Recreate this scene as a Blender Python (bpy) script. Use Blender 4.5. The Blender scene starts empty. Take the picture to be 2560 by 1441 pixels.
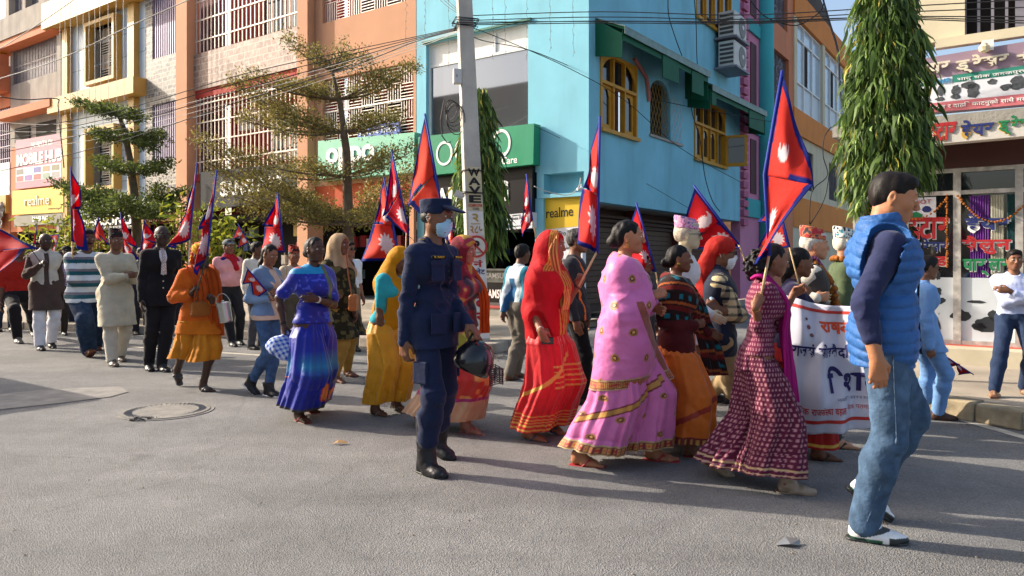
import bpy, bmesh, math, random
import numpy as np
import openvdb as vdb
from mathutils import Vector, Matrix
PI = math.pi
SC = bpy.context.scene
COL = SC.collection
# ---------------------------------------------------------------- camera, sky, sun, exposure
F, CX, HY, HC = 1850.0, 1280.0, 655.0, 1.33      # focal length, image centre, eye-level row, eye height
cam = bpy.data.cameras.new('camera'); camo = bpy.data.objects.new('camera', cam); COL.objects.link(camo)
camo.location = (0, 0, HC); camo.rotation_euler = (PI/2, 0, 0)
cam.sensor_width = 36; cam.lens = F/2560*36; cam.shift_y = -(720.5-HY)/2560
cam.clip_end = 600; cam.clip_start = .05
SC.camera = camo
SUN_EL, SUN_AZ = math.radians(27), math.atan2(-.951, .309)   # direction to the sun, azimuth from +Y towards +X
w = bpy.data.worlds.new('World'); SC.world = w; w.use_nodes = True
nt = w.node_tree; bg = nt.nodes['Background']
sky = nt.nodes.new('ShaderNodeTexSky'); sky.sky_type = 'NISHITA'; sky.sun_disc = False
sky.sun_elevation = SUN_EL; sky.sun_rotation = SUN_AZ; sky.dust_density = 4.5; sky.air_density = 1.0; sky.ozone_density = 1
nt.links.new(sky.outputs[0], bg.inputs[0]); bg.inputs[1].default_value = .15
sl = bpy.data.lights.new('sun', 'SUN'); so = bpy.data.objects.new('sun', sl); COL.objects.link(so)
sl.energy = 3.9; sl.angle = math.radians(.6); sl.color = (1, .90, .77)
sd = Vector((math.sin(SUN_AZ)*math.cos(SUN_EL), math.cos(SUN_AZ)*math.cos(SUN_EL), math.sin(SUN_EL)))
so.rotation_euler = sd.to_track_quat('Z', 'Y').to_euler(); so.location = (0, 0, 30)
SC.view_settings.view_transform = 'Standard'; SC.view_settings.look = 'None'; SC.view_settings.exposure = 1.0
SC.cycles.max_bounces = 6; SC.cycles.diffuse_bounces = 3; SC.cycles.glossy_bounces = 3; SC.cycles.transmission_bounces = 4; SC.cycles.transparent_max_bounces = 8
SC.cycles.use_denoising = True

# ---------------------------------------------------------------- helpers
rng = np.random.default_rng(7); random.seed(7)
def at(px, py, Y): return Vector(((px-CX)/F*Y, Y, HC+(HY-py)/F*Y))
def gnd(px, py, z=0.0):
    Y = (HC-z)*F/(py-HY); return Vector(((px-CX)/F*Y, Y, z))
def lin(c):
    if isinstance(c, str): c = tuple(int(c[i:i+2], 16)/255 for i in (0, 2, 4))
    return tuple((x/12.92 if x <= .04045 else ((x+.055)/1.055)**2.4) for x in c)
def L(c): return np.array(lin(c), np.float32)
def meta(o, label=None, cat=None, group=None, kind=None):
    if label: o['label'] = label
    if cat: o['category'] = cat
    if group: o['group'] = group
    if kind: o['kind'] = kind
    return o
def thing(name, label, cat, loc=(0, 0, 0), group=None, rot=None):
    o = bpy.data.objects.new(name, None); COL.objects.link(o); o.location = loc
    if rot: o.rotation_euler = rot
    o.empty_display_size = .1
    return meta(o, label, cat, group)
def link(name, me, mat, parent=None, smooth=False):
    """world-space mesh -> object; with a parent the vertices are moved into the parent's frame"""
    o = bpy.data.objects.new(name, me); COL.objects.link(o)
    if mat is not None:
        for m in (mat if isinstance(mat, (list, tuple)) else [mat]): me.materials.append(m)
    if smooth: me.shade_smooth()
    if parent is not None: o.parent = parent
    return o
def wroot(o):
    M = Matrix.Identity(4); c = []
    while o is not None: c.append(o); o = o.parent
    for x in reversed(c): M = M @ Matrix.LocRotScale(x.location, x.rotation_euler, x.scale)
    return M
class MB:
    """collects shapes in world space, then becomes one mesh object"""
    def __init__(s): s.v = []; s.f = []; s.m = []; s.st = []
    def add(s, v, f, mi=0):
        b = len(s.v); s.st.append((b, len(s.f))); s.v += [tuple(x) for x in v]; s.f += [tuple(b+i for i in q) for q in f]; s.m += [mi]*len(f); return s
    def hexa(s, p, mi=0):      # 8 points: bottom 4 then top 4
        return s.add(p, [(3, 2, 1, 0), (4, 5, 6, 7), (0, 1, 5, 4), (1, 2, 6, 5), (2, 3, 7, 6), (3, 0, 4, 7)], mi)
    def box(s, x0, x1, y0, y1, z0, z1, fr=None, mi=0):
        p = [(x0, y0, z0), (x1, y0, z0), (x1, y1, z0), (x0, y1, z0), (x0, y0, z1), (x1, y0, z1), (x1, y1, z1), (x0, y1, z1)]
        if fr: p = [fr(*q) for q in p]
        return s.hexa(p, mi)
    def tube(s, pts, r, n=6, mi=0, cap=True):
        pts = [Vector(p) for p in pts]; rs = r if isinstance(r, (list, tuple)) else [r]*len(pts)
        rings = []; up = Vector((0, 0, 1))
        prev = None
        for i, p in enumerate(pts):
            d = (pts[min(i+1, len(pts)-1)]-pts[max(i-1, 0)]);
            if d.length < 1e-9: d = Vector((0, 0, 1))
            d.normalize()
            if prev is None: a = d.cross(up if abs(d.z) < .9 else Vector((1, 0, 0)))
            else: a = prev-d*prev.dot(d)
            if a.length < 1e-6: a = d.orthogonal()
            a.normalize(); prev = a; b = d.cross(a)
            rings.append([p+(a*math.cos(t)+b*math.sin(t))*rs[i] for t in [2*PI*k/n for k in range(n)]])
        v = [q for rg in rings for q in rg]; f = []
        for i in range(len(pts)-1):
            for k in range(n): f.append((i*n+k, i*n+(k+1) % n, (i+1)*n+(k+1) % n, (i+1)*n+k))
        if cap: f.append(tuple(range(n))[::-1]); f.append(tuple((len(pts)-1)*n+k for k in range(n)))
        return s.add(v, f, mi)
    def poly(s, pts, mi=0): return s.add(pts, [tuple(range(len(pts)))], mi)
    def prism(s, pts, d, mi=0):      # polygon pushed along d
        d = Vector(d); n = len(pts); a = [Vector(p) for p in pts]; b = [p+d for p in a]
        f = [tuple(range(n))[::-1], tuple(range(n, 2*n))]+[(i, (i+1) % n, n+(i+1) % n, n+i) for i in range(n)]
        return s.add(a+b, f, mi)
    def lathe(s, prof, M=None, n=16, mi=0):    # prof: (r, z)
        v = []; f = []
        for r, z in prof:
            for k in range(n): v.append(Vector((r*math.cos(2*PI*k/n), r*math.sin(2*PI*k/n), z)))
        if M is not None: v = [M @ q for q in v]
        for i in range(len(prof)-1):
            for k in range(n): f.append((i*n+k, i*n+(k+1) % n, (i+1)*n+(k+1) % n, (i+1)*n+k))
        f.append(tuple(range(n))[::-1]); f.append(tuple((len(prof)-1)*n+k for k in range(n)))
        return s.add(v, f, mi)
    def build(s, name, mat, parent=None, smooth=False, bevel=0, split=False):
        if split and len(s.st) > 1:          # one object for every piece
            out = []
            for i, (b, f0) in enumerate(s.st):
                b1, f1 = s.st[i+1] if i+1 < len(s.st) else (len(s.v), len(s.f)); q = MB(); q.add(s.v[b:b1], [tuple(k-b for k in g) for g in s.f[f0:f1]]); q.m = s.m[f0:f1]; out.append(q.build(name, mat, parent, smooth, bevel))
            return out[0]
        me = bpy.data.meshes.new(name)
        v = s.v
        if parent is not None:
            Mi = wroot(parent).inverted(); v = [Mi @ Vector(q) for q in v]
        me.from_pydata([tuple(q) for q in v], [], s.f)
        bm = bmesh.new(); bm.from_mesh(me); bmesh.ops.recalc_face_normals(bm, faces=bm.faces)
        bm.to_mesh(me); bm.free()
        for p, k in zip(me.polygons, s.m): p.material_index = k
        o = link(name, me, mat, parent, smooth)
        if bevel:
            b = o.modifiers.new('b', 'BEVEL'); b.width = bevel; b.segments = 2; b.limit_method = 'ANGLE'
        return o
def npmesh(name, V, Q, mat, parent=None, col=None, uv=None, smooth=True):
    me = bpy.data.meshes.new(name); V = np.ascontiguousarray(V, np.float32); Q = np.ascontiguousarray(Q, np.int32); k = Q.shape[1]
    me.vertices.add(len(V)); me.vertices.foreach_set('co', V.ravel())
    me.loops.add(Q.size); me.loops.foreach_set('vertex_index', Q.ravel())
    me.polygons.add(len(Q)); me.polygons.foreach_set('loop_start', np.arange(0, Q.size, k, dtype=np.int32))
    if uv is not None:
        u = me.uv_layers.new(name='UVMap'); u.data.foreach_set('uv', np.ascontiguousarray(uv[Q.ravel()], np.float32).ravel())
    if col is not None:
        a = me.attributes.new('Col', 'FLOAT_COLOR', 'POINT')
        c = np.ones((len(V), 4), np.float32); c[:, :3] = col; a.data.foreach_set('color', c.ravel())
    me.update(calc_edges=True)
    if smooth: me.polygons.foreach_set('use_smooth', np.ones(len(Q), bool))
    return link(name, me, mat, parent)
# ---------------------------------------------------------------- materials
MATS = {}
def mat(key, c=None, rough=.7, metal=0, bump=0, bscale=40, var=.12, vscale=6, spec=.4, attr=False, stain=0, stain_c=(.05, .045, .04), trans=0, sheen=0, coat=0, alpha=None):
    """procedural Principled: base colour varied by two noises, optional dirt streaks and bump"""
    if key in MATS: return MATS[key]
    m = bpy.data.materials.new(key); m.use_nodes = True; n = m.node_tree; N = n.nodes; K = n.links
    p = N['Principled BSDF']; p.inputs['Roughness'].default_value = rough; p.inputs['Metallic'].default_value = metal
    p.inputs['Specular IOR Level'].default_value = spec
    tc = N.new('ShaderNodeTexCoord')
    if attr:
        src = N.new('ShaderNodeAttribute'); src.attribute_name = 'Col'; base = src.outputs['Color']
    else:
        src = N.new('ShaderNodeRGB'); src.outputs[0].default_value = (*lin(c), 1); base = src.outputs[0]
    def noise(scale, detail=4, xyz=None):
        t = N.new('ShaderNodeTexNoise'); t.inputs['Scale'].default_value = scale; t.inputs['Detail'].default_value = detail
        if xyz:
            mp = N.new('ShaderNodeMapping'); mp.inputs['Scale'].default_value = xyz; K.new(tc.outputs['Object'], mp.inputs[0]); K.new(mp.outputs[0], t.inputs['Vector'])
        else: K.new(tc.outputs['Object'], t.inputs['Vector'])
        return t
    if var:
        t = noise(vscale, 6); r = N.new('ShaderNodeMapRange'); r.inputs[1].default_value = .3; r.inputs[2].default_value = .7
        r.inputs[3].default_value = 1-var; r.inputs[4].default_value = 1+var; K.new(t.outputs[0], r.inputs[0])
        mx = N.new('ShaderNodeVectorMath'); mx.operation = 'SCALE'; K.new(base, mx.inputs[0]); K.new(r.outputs[0], mx.inputs['Scale']); base = mx.outputs[0]
    if stain:
        t = noise(1.0, 8, (2.2, 2.2, .35)); r = N.new('ShaderNodeMapRange'); r.inputs[1].default_value = .5; r.inputs[2].default_value = .78
        r.inputs[4].default_value = stain; K.new(t.outputs[0], r.inputs[0])
        mx = N.new('ShaderNodeMix'); mx.data_type = 'RGBA'; K.new(r.outputs[0], mx.inputs[0]); K.new(base, mx.inputs[6]); mx.inputs[7].default_value = (*stain_c, 1); base = mx.outputs[2]
    K.new(base, p.inputs['Base Color'])
    if bump:
        t = noise(bscale, 5); b = N.new('ShaderNodeBump'); b.inputs['Strength'].default_value = bump; b.inputs['Distance'].default_value = .01
        K.new(t.outputs[0], b.inputs['Height']); K.new(b.outputs[0], p.inputs['Normal'])
    if sheen: p.inputs['Sheen Weight'].default_value = sheen; p.inputs['Sheen Roughness'].default_value = .4
    if coat: p.inputs['Coat Weight'].default_value = coat
    if trans:
        tr = N.new('ShaderNodeBsdfTranslucent'); K.new(base, tr.inputs[0]); ms = N.new('ShaderNodeMixShader'); ms.inputs[0].default_value = trans
        K.new(p.outputs[0], ms.inputs[1]); K.new(tr.outputs[0], ms.inputs[2]); K.new(ms.outputs[0], N['Material Output'].inputs[0])
    MATS[key] = m; return m
def nodes(m): return m.node_tree, m.node_tree.nodes, m.node_tree.links, m.node_tree.nodes['Principled BSDF']
# ---------------------------------------------------------------- writing
def glyphs(body, bold=0.0, cut=None):
    c = bpy.data.curves.new('letters', 'FONT'); c.body = body; c.size = 1; c.offset = bold; c.resolution_u = 4
    o = bpy.data.objects.new('letters', c); COL.objects.link(o); bpy.context.view_layer.update()
    me = bpy.data.meshes.new_from_object(o.evaluated_get(bpy.context.evaluated_depsgraph_get()))
    bm = bmesh.new(); bm.from_mesh(me); bpy.data.meshes.remove(me); bpy.data.objects.remove(o); bpy.data.curves.remove(c)
    if not bm.verts: bm.free(); return [], [], 0, 0
    x0 = min(v.co.x for v in bm.verts); x1 = max(v.co.x for v in bm.verts)
    if cut:
        xc = x0+(x1-x0)*cut
        bmesh.ops.bisect_plane(bm, geom=bm.verts[:]+bm.edges[:]+bm.faces[:], plane_co=(xc, 0, 0), plane_no=(1, 0, 0), clear_outer=True); x1 = xc
    bm.verts.index_update(); v = [tuple(q.co) for q in bm.verts]; f = [tuple(q.index for q in g.verts) for g in bm.faces]; bm.free()
    return v, f, x0, x1
def text_mesh(body, bold=0.0):
    """body: a string, or a list of pieces (a piece ending in ~ is a half letter)"""
    if isinstance(body, str): v, f, a, b = glyphs(body, bold); return v, f
    V = []; Fc = []; cx = 0
    for piece in body:
        if piece == ' ': cx += .3; continue
        half = piece.endswith('~'); v, f, x0, x1 = glyphs(piece.rstrip('~'), bold, .68 if half else None)
        b = len(V); V += [(q[0]-x0+cx, q[1], 0) for q in v]; Fc += [tuple(i+b for i in g) for g in f]; cx += x1-x0-.02
    return V, Fc
def write(name, body, o, r, u, wd, ht, m, parent, bold=0.0, depth=.004, n=None, slant=0):
    """letters fitted in a box wd x ht whose lower-left corner is o, along r (right) and u (up), standing out by depth"""
    o = Vector(o); r = Vector(r).normalized(); u = Vector(u).normalized(); n = Vector(n) if n is not None else r.cross(u)
    v, f = text_mesh(body, bold)
    if not v: return None
    xs = [q[0] for q in v]; ys = [q[1] for q in v]; x0, x1, y0, y1 = min(xs), max(xs), min(ys), max(ys)
    P = [o+r*((q[0]-x0)/(x1-x0)*wd+slant*(q[1]-y0)/(y1-y0)*ht)+u*((q[1]-y0)/(y1-y0)*ht)+n*depth for q in v]
    mb = MB(); mb.add(P, f)
    # side walls so the letters have body
    me = mb.build(name, m, parent)
    s = me.modifiers.new('s', 'SOLIDIFY'); s.thickness = max(depth*.8, .002); s.offset = 0
    return me
# ================================================================ frames of the two street fronts
C0 = Vector(((1472-CX)/F*15.5, 15.5, 0)); U = Vector((-.819152, .573576, 0)); NF = Vector((-.573576, -.819152, 0)); VS = Vector((.573576, .819152, 0)); ZU = Vector((0, 0, 1))
class Front:
    """a vertical plane: r runs along it, n points to the street; built from a ground point"""
    def __init__(s, p, r, n): s.p = p; s.r = r; s.n = n
    def __call__(s, a, o, z): return s.p+s.r*a+s.n*o+ZU*z
    def hit(s, px, py, o=0):
        k = (px-CX)/F; c = s.p+s.n*o; a = (k*c.y-c.x)/(s.r.x-k*s.r.y); Y = c.y+s.r.y*a; return a, HC+(HY-py)/F*Y
FF = Front(C0, U, NF); FS = Front(C0, VS, -U)
P11 = Vector(((2400-CX)/F*8.91, 8.91, 0)); FB = Front(P11, U, NF)
def fbox(mb, fr, a0, a1, o0, o1, z0, z1, mi=0): return mb.box(a0, a1, o0, o1, z0, z1, lambda a, o, z: fr(a, o, z), mi)
def slabpx(mb, fr, TL, TR, BR, BL, o0, o1, mi=0):
    """board whose outer face has these photo corners"""
    q = [fr.hit(*p, o1) for p in (BL, BR, TR, TL)]
    fr4 = [fr(a, o1, z) for a, z in q]; bk = [fr(a, o0, z) for a, z in q]
    return mb.hexa(bk+fr4, mi) if False else mb.add(bk+fr4, [(0, 1, 2, 3), (7, 6, 5, 4), (0, 4, 5, 1), (1, 5, 6, 2), (2, 6, 7, 3), (3, 7, 4, 0)], mi)
def corners(fr, TL, TR, BR, BL, o): return [fr(a, o, z) for a, z in (fr.hit(*p, o) for p in (TL, TR, BR, BL))]
def on_board(Q, name, body, fu0, fu1, fv0, fv1, m, parent, **k):
    """letters on a board with corners Q (TL,TR,BR,BL); fu, fv are fractions from left and from bottom"""
    TL, TR, BR, BL = Q; r = (BR-BL); u = (TL-BL); o = BL+r*fu0+u*fv0
    r2 = r*(1-(fv0+fv1)/2)+(TR-TL)*(fv0+fv1)/2
    return write(name, body, o, r2, u, r2.length*(fu1-fu0), u.length*(fv1-fv0), m, parent, n=r2.normalized().cross(u.normalized()), **k)
def wall(mb, fr, a0, a1, z0, z1, o0, o1, holes=(), mi=0):
    As = sorted({a0, a1, *[h[0] for h in holes], *[h[1] for h in holes]}); As = [a for a in As if a0 <= a <= a1]
    for i in range(len(As)-1):
        m = (As[i]+As[i+1])/2; zs = [z0]
        for h in sorted([h for h in holes if h[0] < m < h[1]], key=lambda h: h[2]): zs += [h[2], h[3]]
        zs.append(z1)
        for k in range(0, len(zs), 2):
            if zs[k+1]-zs[k] > 1e-4: fbox(mb, fr, As[i], As[i+1], o0, o1, zs[k], zs[k+1], mi)
# ---------------------------------------------------------------- materials of the place
M_orange = mat('orange_plaster', 'C4906E', .85, bump=.15, bscale=30, var=.07, vscale=1.2, stain=.2, stain_c=(.3, .2, .13))
M_orange2 = mat('salmon_plaster', 'CE7F58', .85, bump=.15, bscale=30, var=.08, vscale=1.2, stain=.3, stain_c=(.2, .13, .1))
M_red = mat('red_wall', 'A8362B', .8, var=.12, vscale=2)
M_blue = mat('sky_blue_plaster', '7FC0D2', .8, bump=.2, bscale=18, var=.10, vscale=.9, stain=.5, stain_c=(.13, .27, .33))
M_paleblue = mat('pale_blue_cladding', 'B9CCDD', .45, var=.04, vscale=2)
M_yellow = mat('ochre_cladding', 'B5914A', .5, var=.07, vscale=2)
M_grey = mat('grey_plaster', 'A39A90', .9, bump=.3, bscale=25, var=.15, vscale=1.5, stain=.5, stain_c=(.1, .09, .08))
M_conc = mat('concrete', '9C978D', .9, bump=.5, bscale=35, var=.2, vscale=3, stain=.45, stain_c=(.09, .085, .08))
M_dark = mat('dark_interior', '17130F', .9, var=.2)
M_cream = mat('cream_plaster', 'CFC4A6', .88, bump=.2, bscale=20, var=.08, vscale=1, stain=.3, stain_c=(.28, .26, .2))
M_org3 = mat('bright_orange_plaster', 'D98436', .8, var=.07, vscale=1.2, stain=.2, stain_c=(.3, .14, .06))
M_pink = mat('pink_plaster', 'C77F9B', .85, var=.08, vscale=1)
M_teal = mat('teal_plaster', '3FA3A6', .8, var=.08, vscale=1)
M_white = mat('white_paint', 'E4E2DC', .5, var=.05)
M_steel = mat('painted_steel', 'CFC8C0', .45, metal=.3, var=.1, vscale=15)
M_purple = mat('violet_grey_steel', '77708A', .5, metal=.3, var=.15, vscale=10)
M_bars = mat('grey_steel_bars', '7D7980', .5, metal=.3, var=.2, vscale=8)
M_glass = mat('dark_glass', '20242A', .04, var=0, spec=.9)
M_mirror = mat('reflecting_window_glass', '8A8C90', .03, var=0, metal=.75)
M_glass2 = mat('pale_reflecting_glass', 'A9BDCB', .15, var=.15, vscale=.7, spec=.7)
M_black = mat('black_board', '16161A', .35, var=.15, vscale=3)
M_dgrey = mat('dark_grey_board', '2A2C2E', .85, var=.15, vscale=2)
M_green = mat('green_board', '1F8A63', .4, var=.08, vscale=2, stain=.3, stain_c=(.1, .35, .25))
M_pgreen = mat('pale_green_board', '78BFA0', .5, var=.08, vscale=2, stain=.25, stain_c=(.25, .45, .36))
M_ybd = mat('yellow_board', 'D9B52E', .45, var=.05, vscale=2)
M_wbd = mat('white_board', 'D9DBE0', .5, var=.04)
M_pinkbd = mat('faded_pink_board', 'B07488', .6, var=.06, vscale=2)
M_lw = mat('white_letters', 'F0F0EC', .5, var=0)
M_lk = mat('black_letters', '1A1718', .6, var=.1)
M_lred = mat('red_letters', 'B3262B', .6, var=.1)
M_lblue = mat('navy_letters', '23306E', .6, var=.1)
M_lgreen = mat('green_letters', '1E7A4A', .6, var=.1)
M_awn = mat('green_canvas', '0F6E4E', .6, var=.12, vscale=3, trans=.35)
M_tin = mat('dull_tin', '70857E', .5, metal=.4, var=.2, vscale=5)
M_wood = mat('mustard_painted_wood', 'C08A20', .55, var=.12, vscale=5)
M_brown = mat('brown_shutter', '4A352B', .7, var=.15, vscale=3)
M_cable = mat('black_cable', '15151A', .6, var=0)
M_cablew = mat('pale_cable', 'B9B4AC', .6, var=0)
M_steelb = mat('stainless', 'B9B9B6', .25, metal=1, var=.05)
def tile_mat(key, c1, c2, mortar, sx, sz):
    m = mat(key, c1, .6, var=.1, vscale=4); T, N, K, p = nodes(m)
    tc = N.new('ShaderNodeTexCoord'); mp = N.new('ShaderNodeMapping'); mp.vector_type = 'POINT'; mp.inputs['Rotation'].default_value = (0, 0, math.radians(35))
    sp = N.new('ShaderNodeSeparateXYZ'); cb = N.new('ShaderNodeCombineXYZ'); br = N.new('ShaderNodeTexBrick')
    K.new(tc.outputs['Object'], mp.inputs[0]); K.new(mp.outputs[0], sp.inputs[0]); K.new(sp.outputs[0], cb.inputs[0]); K.new(sp.outputs[2], cb.inputs[1]); K.new(cb.outputs[0], br.inputs['Vector'])
    br.inputs['Color1'].default_value = (*lin(c1), 1); br.inputs['Color2'].default_value = (*lin(c2), 1); br.inputs['Mortar'].default_value = (*lin(mortar), 1)
    br.inputs['Scale'].default_value = 1; br.inputs['Brick Width'].default_value = sx; br.inputs['Row Height'].default_value = sz; br.inputs['Mortar Size'].default_value = .012
    nz = N.new('ShaderNodeTexNoise'); nz.inputs['Scale'].default_value = 9; mx = N.new('ShaderNodeMix'); mx.data_type = 'RGBA'; mx.inputs[0].default_value = .4
    K.new(tc.outputs['Object'], nz.inputs['Vector']); K.new(br.outputs[0], mx.inputs[6]); mx.inputs[7].default_value = (*lin(mortar), 1)
    r = N.new('ShaderNodeMapRange'); r.inputs[1].default_value = .48; r.inputs[2].default_value = .75; K.new(nz.outputs[0], r.inputs[0]); K.new(r.outputs[0], mx.inputs[0])
    K.new(mx.outputs[2], p.inputs['Base Color']); return m
M_tileg = tile_mat('grey_mosaic_tile', '8C877F', '4E4F56', 'B0AA9E', .30, .15)
M_tileb = tile_mat('beige_brick_tile', 'A08070', '7A5E52', 'B5A698', .36, .2)
# ================================================================ ground
def road_material():
    m = mat('asphalt', '8B8880', .92, var=0, spec=.25); T, N, K, p = nodes(m); tc = N.new('ShaderNodeTexCoord')
    def nz(sc, det, rough=.5):
        t = N.new('ShaderNodeTexNoise'); t.inputs['Scale'].default_value = sc; t.inputs['Detail'].default_value = det; t.inputs['Roughness'].default_value = rough; K.new(tc.outputs['Object'], t.inputs['Vector']); return t
    vo = N.new('ShaderNodeTexVoronoi'); vo.inputs['Scale'].default_value = 130; K.new(tc.outputs['Object'], vo.inputs['Vector'])
    big = nz(.55, 6); mid = nz(3.5, 6, .6); fine = nz(120, 3)
    rb = N.new('ShaderNodeValToRGB'); rb.color_ramp.elements[0].position = .3; rb.color_ramp.elements[1].position = .75
    rb.color_ramp.elements[0].color = (.155, .151, .145, 1); rb.color_ramp.elements[1].color = (.238, .231, .220, 1); K.new(big.outputs[0], rb.inputs[0])
    st = N.new('ShaderNodeMapRange'); st.inputs[1].default_value = .0; st.inputs[2].default_value = 1; st.inputs[3].default_value = .72; st.inputs[4].default_value = 1.32; K.new(vo.outputs['Color'], st.inputs[0])
    a = N.new('ShaderNodeVectorMath'); a.operation = 'SCALE'; K.new(rb.outputs[0], a.inputs[0]); K.new(st.outputs[0], a.inputs['Scale'])
    m2 = N.new('ShaderNodeMapRange'); m2.inputs[1].default_value = .35; m2.inputs[2].default_value = .68; m2.inputs[3].default_value = .9; m2.inputs[4].default_value = 1.08; K.new(mid.outputs[0], m2.inputs[0])
    b = N.new('ShaderNodeVectorMath'); b.operation = 'SCALE'; K.new(a.outputs[0], b.inputs[0]); K.new(m2.outputs[0], b.inputs['Scale']); 
    # fine cracks
    cv = N.new('ShaderNodeTexVoronoi'); cv.feature = 'DISTANCE_TO_EDGE'; cv.inputs['Scale'].default_value = .45
    wn = nz(2.2, 6); wm = N.new('ShaderNodeMix'); wm.data_type = 'VECTOR'; wm.inputs[0].default_value = .3; K.new(tc.outputs['Object'], wm.inputs[4]); K.new(wn.outputs['Color'], wm.inputs[5]); K.new(wm.outputs[1], cv.inputs['Vector'])
    cr = N.new('ShaderNodeMapRange'); cr.inputs[1].default_value = 0; cr.inputs[2].default_value = .007; cr.inputs[3].default_value = .88; cr.inputs[4].default_value = 1; K.new(cv.outputs['Distance'], cr.inputs[0])
    c2 = N.new('ShaderNodeVectorMath'); c2.operation = 'SCALE'; K.new(b.outputs[0], c2.inputs[0]); K.new(cr.outputs[0], c2.inputs['Scale']); 
    # wheel worn streaks along the street and dark oily stains
    mp = N.new('ShaderNodeMapping'); mp.inputs['Rotation'].default_value = (0, 0, math.radians(35)); mp.inputs['Scale'].default_value = (.12, 1.6, 1); K.new(tc.outputs['Object'], mp.inputs[0])
    sn = nz(1, 5); K.new(mp.outputs[0], sn.inputs['Vector']); sr = N.new('ShaderNodeMapRange'); sr.inputs[1].default_value = .35; sr.inputs[2].default_value = .65; sr.inputs[3].default_value = .86; sr.inputs[4].default_value = 1.08; K.new(sn.outputs[0], sr.inputs[0])
    on = nz(1.7, 3); orr = N.new('ShaderNodeMapRange'); orr.inputs[1].default_value = .66; orr.inputs[2].default_value = .74; orr.inputs[3].default_value = 1; orr.inputs[4].default_value = .72; K.new(on.outputs[0], orr.inputs[0])
    mm = N.new('ShaderNodeMath'); mm.operation = 'MULTIPLY'; K.new(sr.outputs[0], mm.inputs[0]); K.new(orr.outputs[0], mm.inputs[1])
    c3 = N.new('ShaderNodeVectorMath'); c3.operation = 'SCALE'; K.new(c2.outputs[0], c3.inputs[0]); K.new(mm.outputs[0], c3.inputs['Scale']); K.new(c3.outputs[0], p.inputs['Base Color'])
    bp = N.new('ShaderNodeBump'); bp.inputs['Strength'].default_value = .5; bp.inputs['Distance'].default_value = .012; K.new(vo.outputs['Distance'], bp.inputs['Height'])
    b2 = N.new('ShaderNodeBump'); b2.inputs['Strength'].default_value = .3; b2.inputs['Distance'].default_value = .03; K.new(mid.outputs[0], b2.inputs['Height']); K.new(bp.outputs[0], b2.inputs['Normal']); K.new(b2.outputs[0], p.inputs['Normal'])
    return m
M_road = road_material()
g = MB(); g.poly([(-300, -60, -.03), (300, -60, -.03), (300, 400, -.03), (-300, 400, -.03)]); meta(g.build('ground', mat('dusty_ground', '8C8072', .95, bump=.3, bscale=8, vscale=.5)), kind='structure')
g = MB(); g.poly([(-80, -15, 0), (60, -15, 0), (60, 70, 0), (-80, 70, 0)]); meta(g.build('road', M_road), kind='structure')
# pavements: outer edge from kerb pixels
M_pave = mat('pavement', '9A8F80', .95, bump=.4, bscale=25, var=.2, vscale=1.5, stain=.2, stain_c=(.1, .09, .08))
KL = [(-900, 800), (0, 822), (400, 838), (640, 850), (900, 868), (1120, 884), (1235, 886), (1300, 868), (1345, 838)]
kl = [gnd(x, y) for x, y in KL]; KH = .15
kl.append(kl[-1]+VS*30)
def pavement(name, edge, back, h):
    mb = MB(); top = [Vector((p.x, p.y, h)) for p in edge+back]; mb.prism([Vector((p.x, p.y, .0)) for p in edge+back], (0, 0, h)); return meta(mb.build(name, M_pave), kind='structure')
pavement('pavement', kl, [C0+VS*30-U*0.4, C0-U*.4, C0+U*60], KH)
KR = [(2150, 1012), (2345, 1040), (2440, 1056), (2560, 1078), (2900, 1140)]
kr = [gnd(x, y) for x, y in KR]; kr = [kr[0]+VS*14+U*2.0]+[kr[0]+Vector((.0, .25, 0))+U*.1]+kr
kr.append(kr[-1]-U*6)
pavement('pavement', kr, [FB(-12, -3, 0), FB(1.6, -3, 0), FB(1.6, -14, 0)], KH)
# kerb stones
M_kerb = mat('kerb_stone', 'A09586', .9, bump=.6, bscale=14, var=.2, vscale=5, stain=.4, stain_c=(.09, .08, .07))
M_kerby = mat('yellowish_kerb_stone', '9A8B70', .95, bump=1.0, bscale=12, var=.4, vscale=7, stain=.8, stain_c=(.1, .09, .075))
def kerbs(pts, w_, h, length, m, skip, grp, lab, cat='kerb'):
    for i in range(len(pts)-1):
        a, b = pts[i], pts[i+1]; d = b-a; ln = d.length; n = max(1, round(ln/length)); d.normalize(); nn = Vector((d.y, -d.x, 0))
        if i in skip: continue
        for k in range(n):
            p = a+d*(ln*k/n+.008); q = a+d*(ln*(k+1)/n-.008); j = random.uniform(-.012, .012); hh = h+.006+random.uniform(-.012, .01); o0 = nn*(.04+j); o1 = -nn*(w_-.04)
            mb = MB(); mb.hexa([p+o0, q+o0, q+o1, p+o1, p+o0*.6+ZU*hh, q+o0*.6+ZU*(hh+random.uniform(-.008, .008)), q+o1+ZU*hh, p+o1+ZU*hh])
            o = mb.build('kerb_stone', m, None, bevel=.018); meta(o, lab, cat, grp)
kerbs(kl[1:9], .2, KH, .62, M_kerb, (), 'kerb stones along the left pavement', 'worn grey concrete kerb stone edging the far pavement behind the marchers')
kerbs(kr[2:6], .22, KH, .5, M_kerby, (), 'kerb stones along the right pavement', 'chipped yellowish kerb stone edging the pavement before the hair dresser shop')
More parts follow.
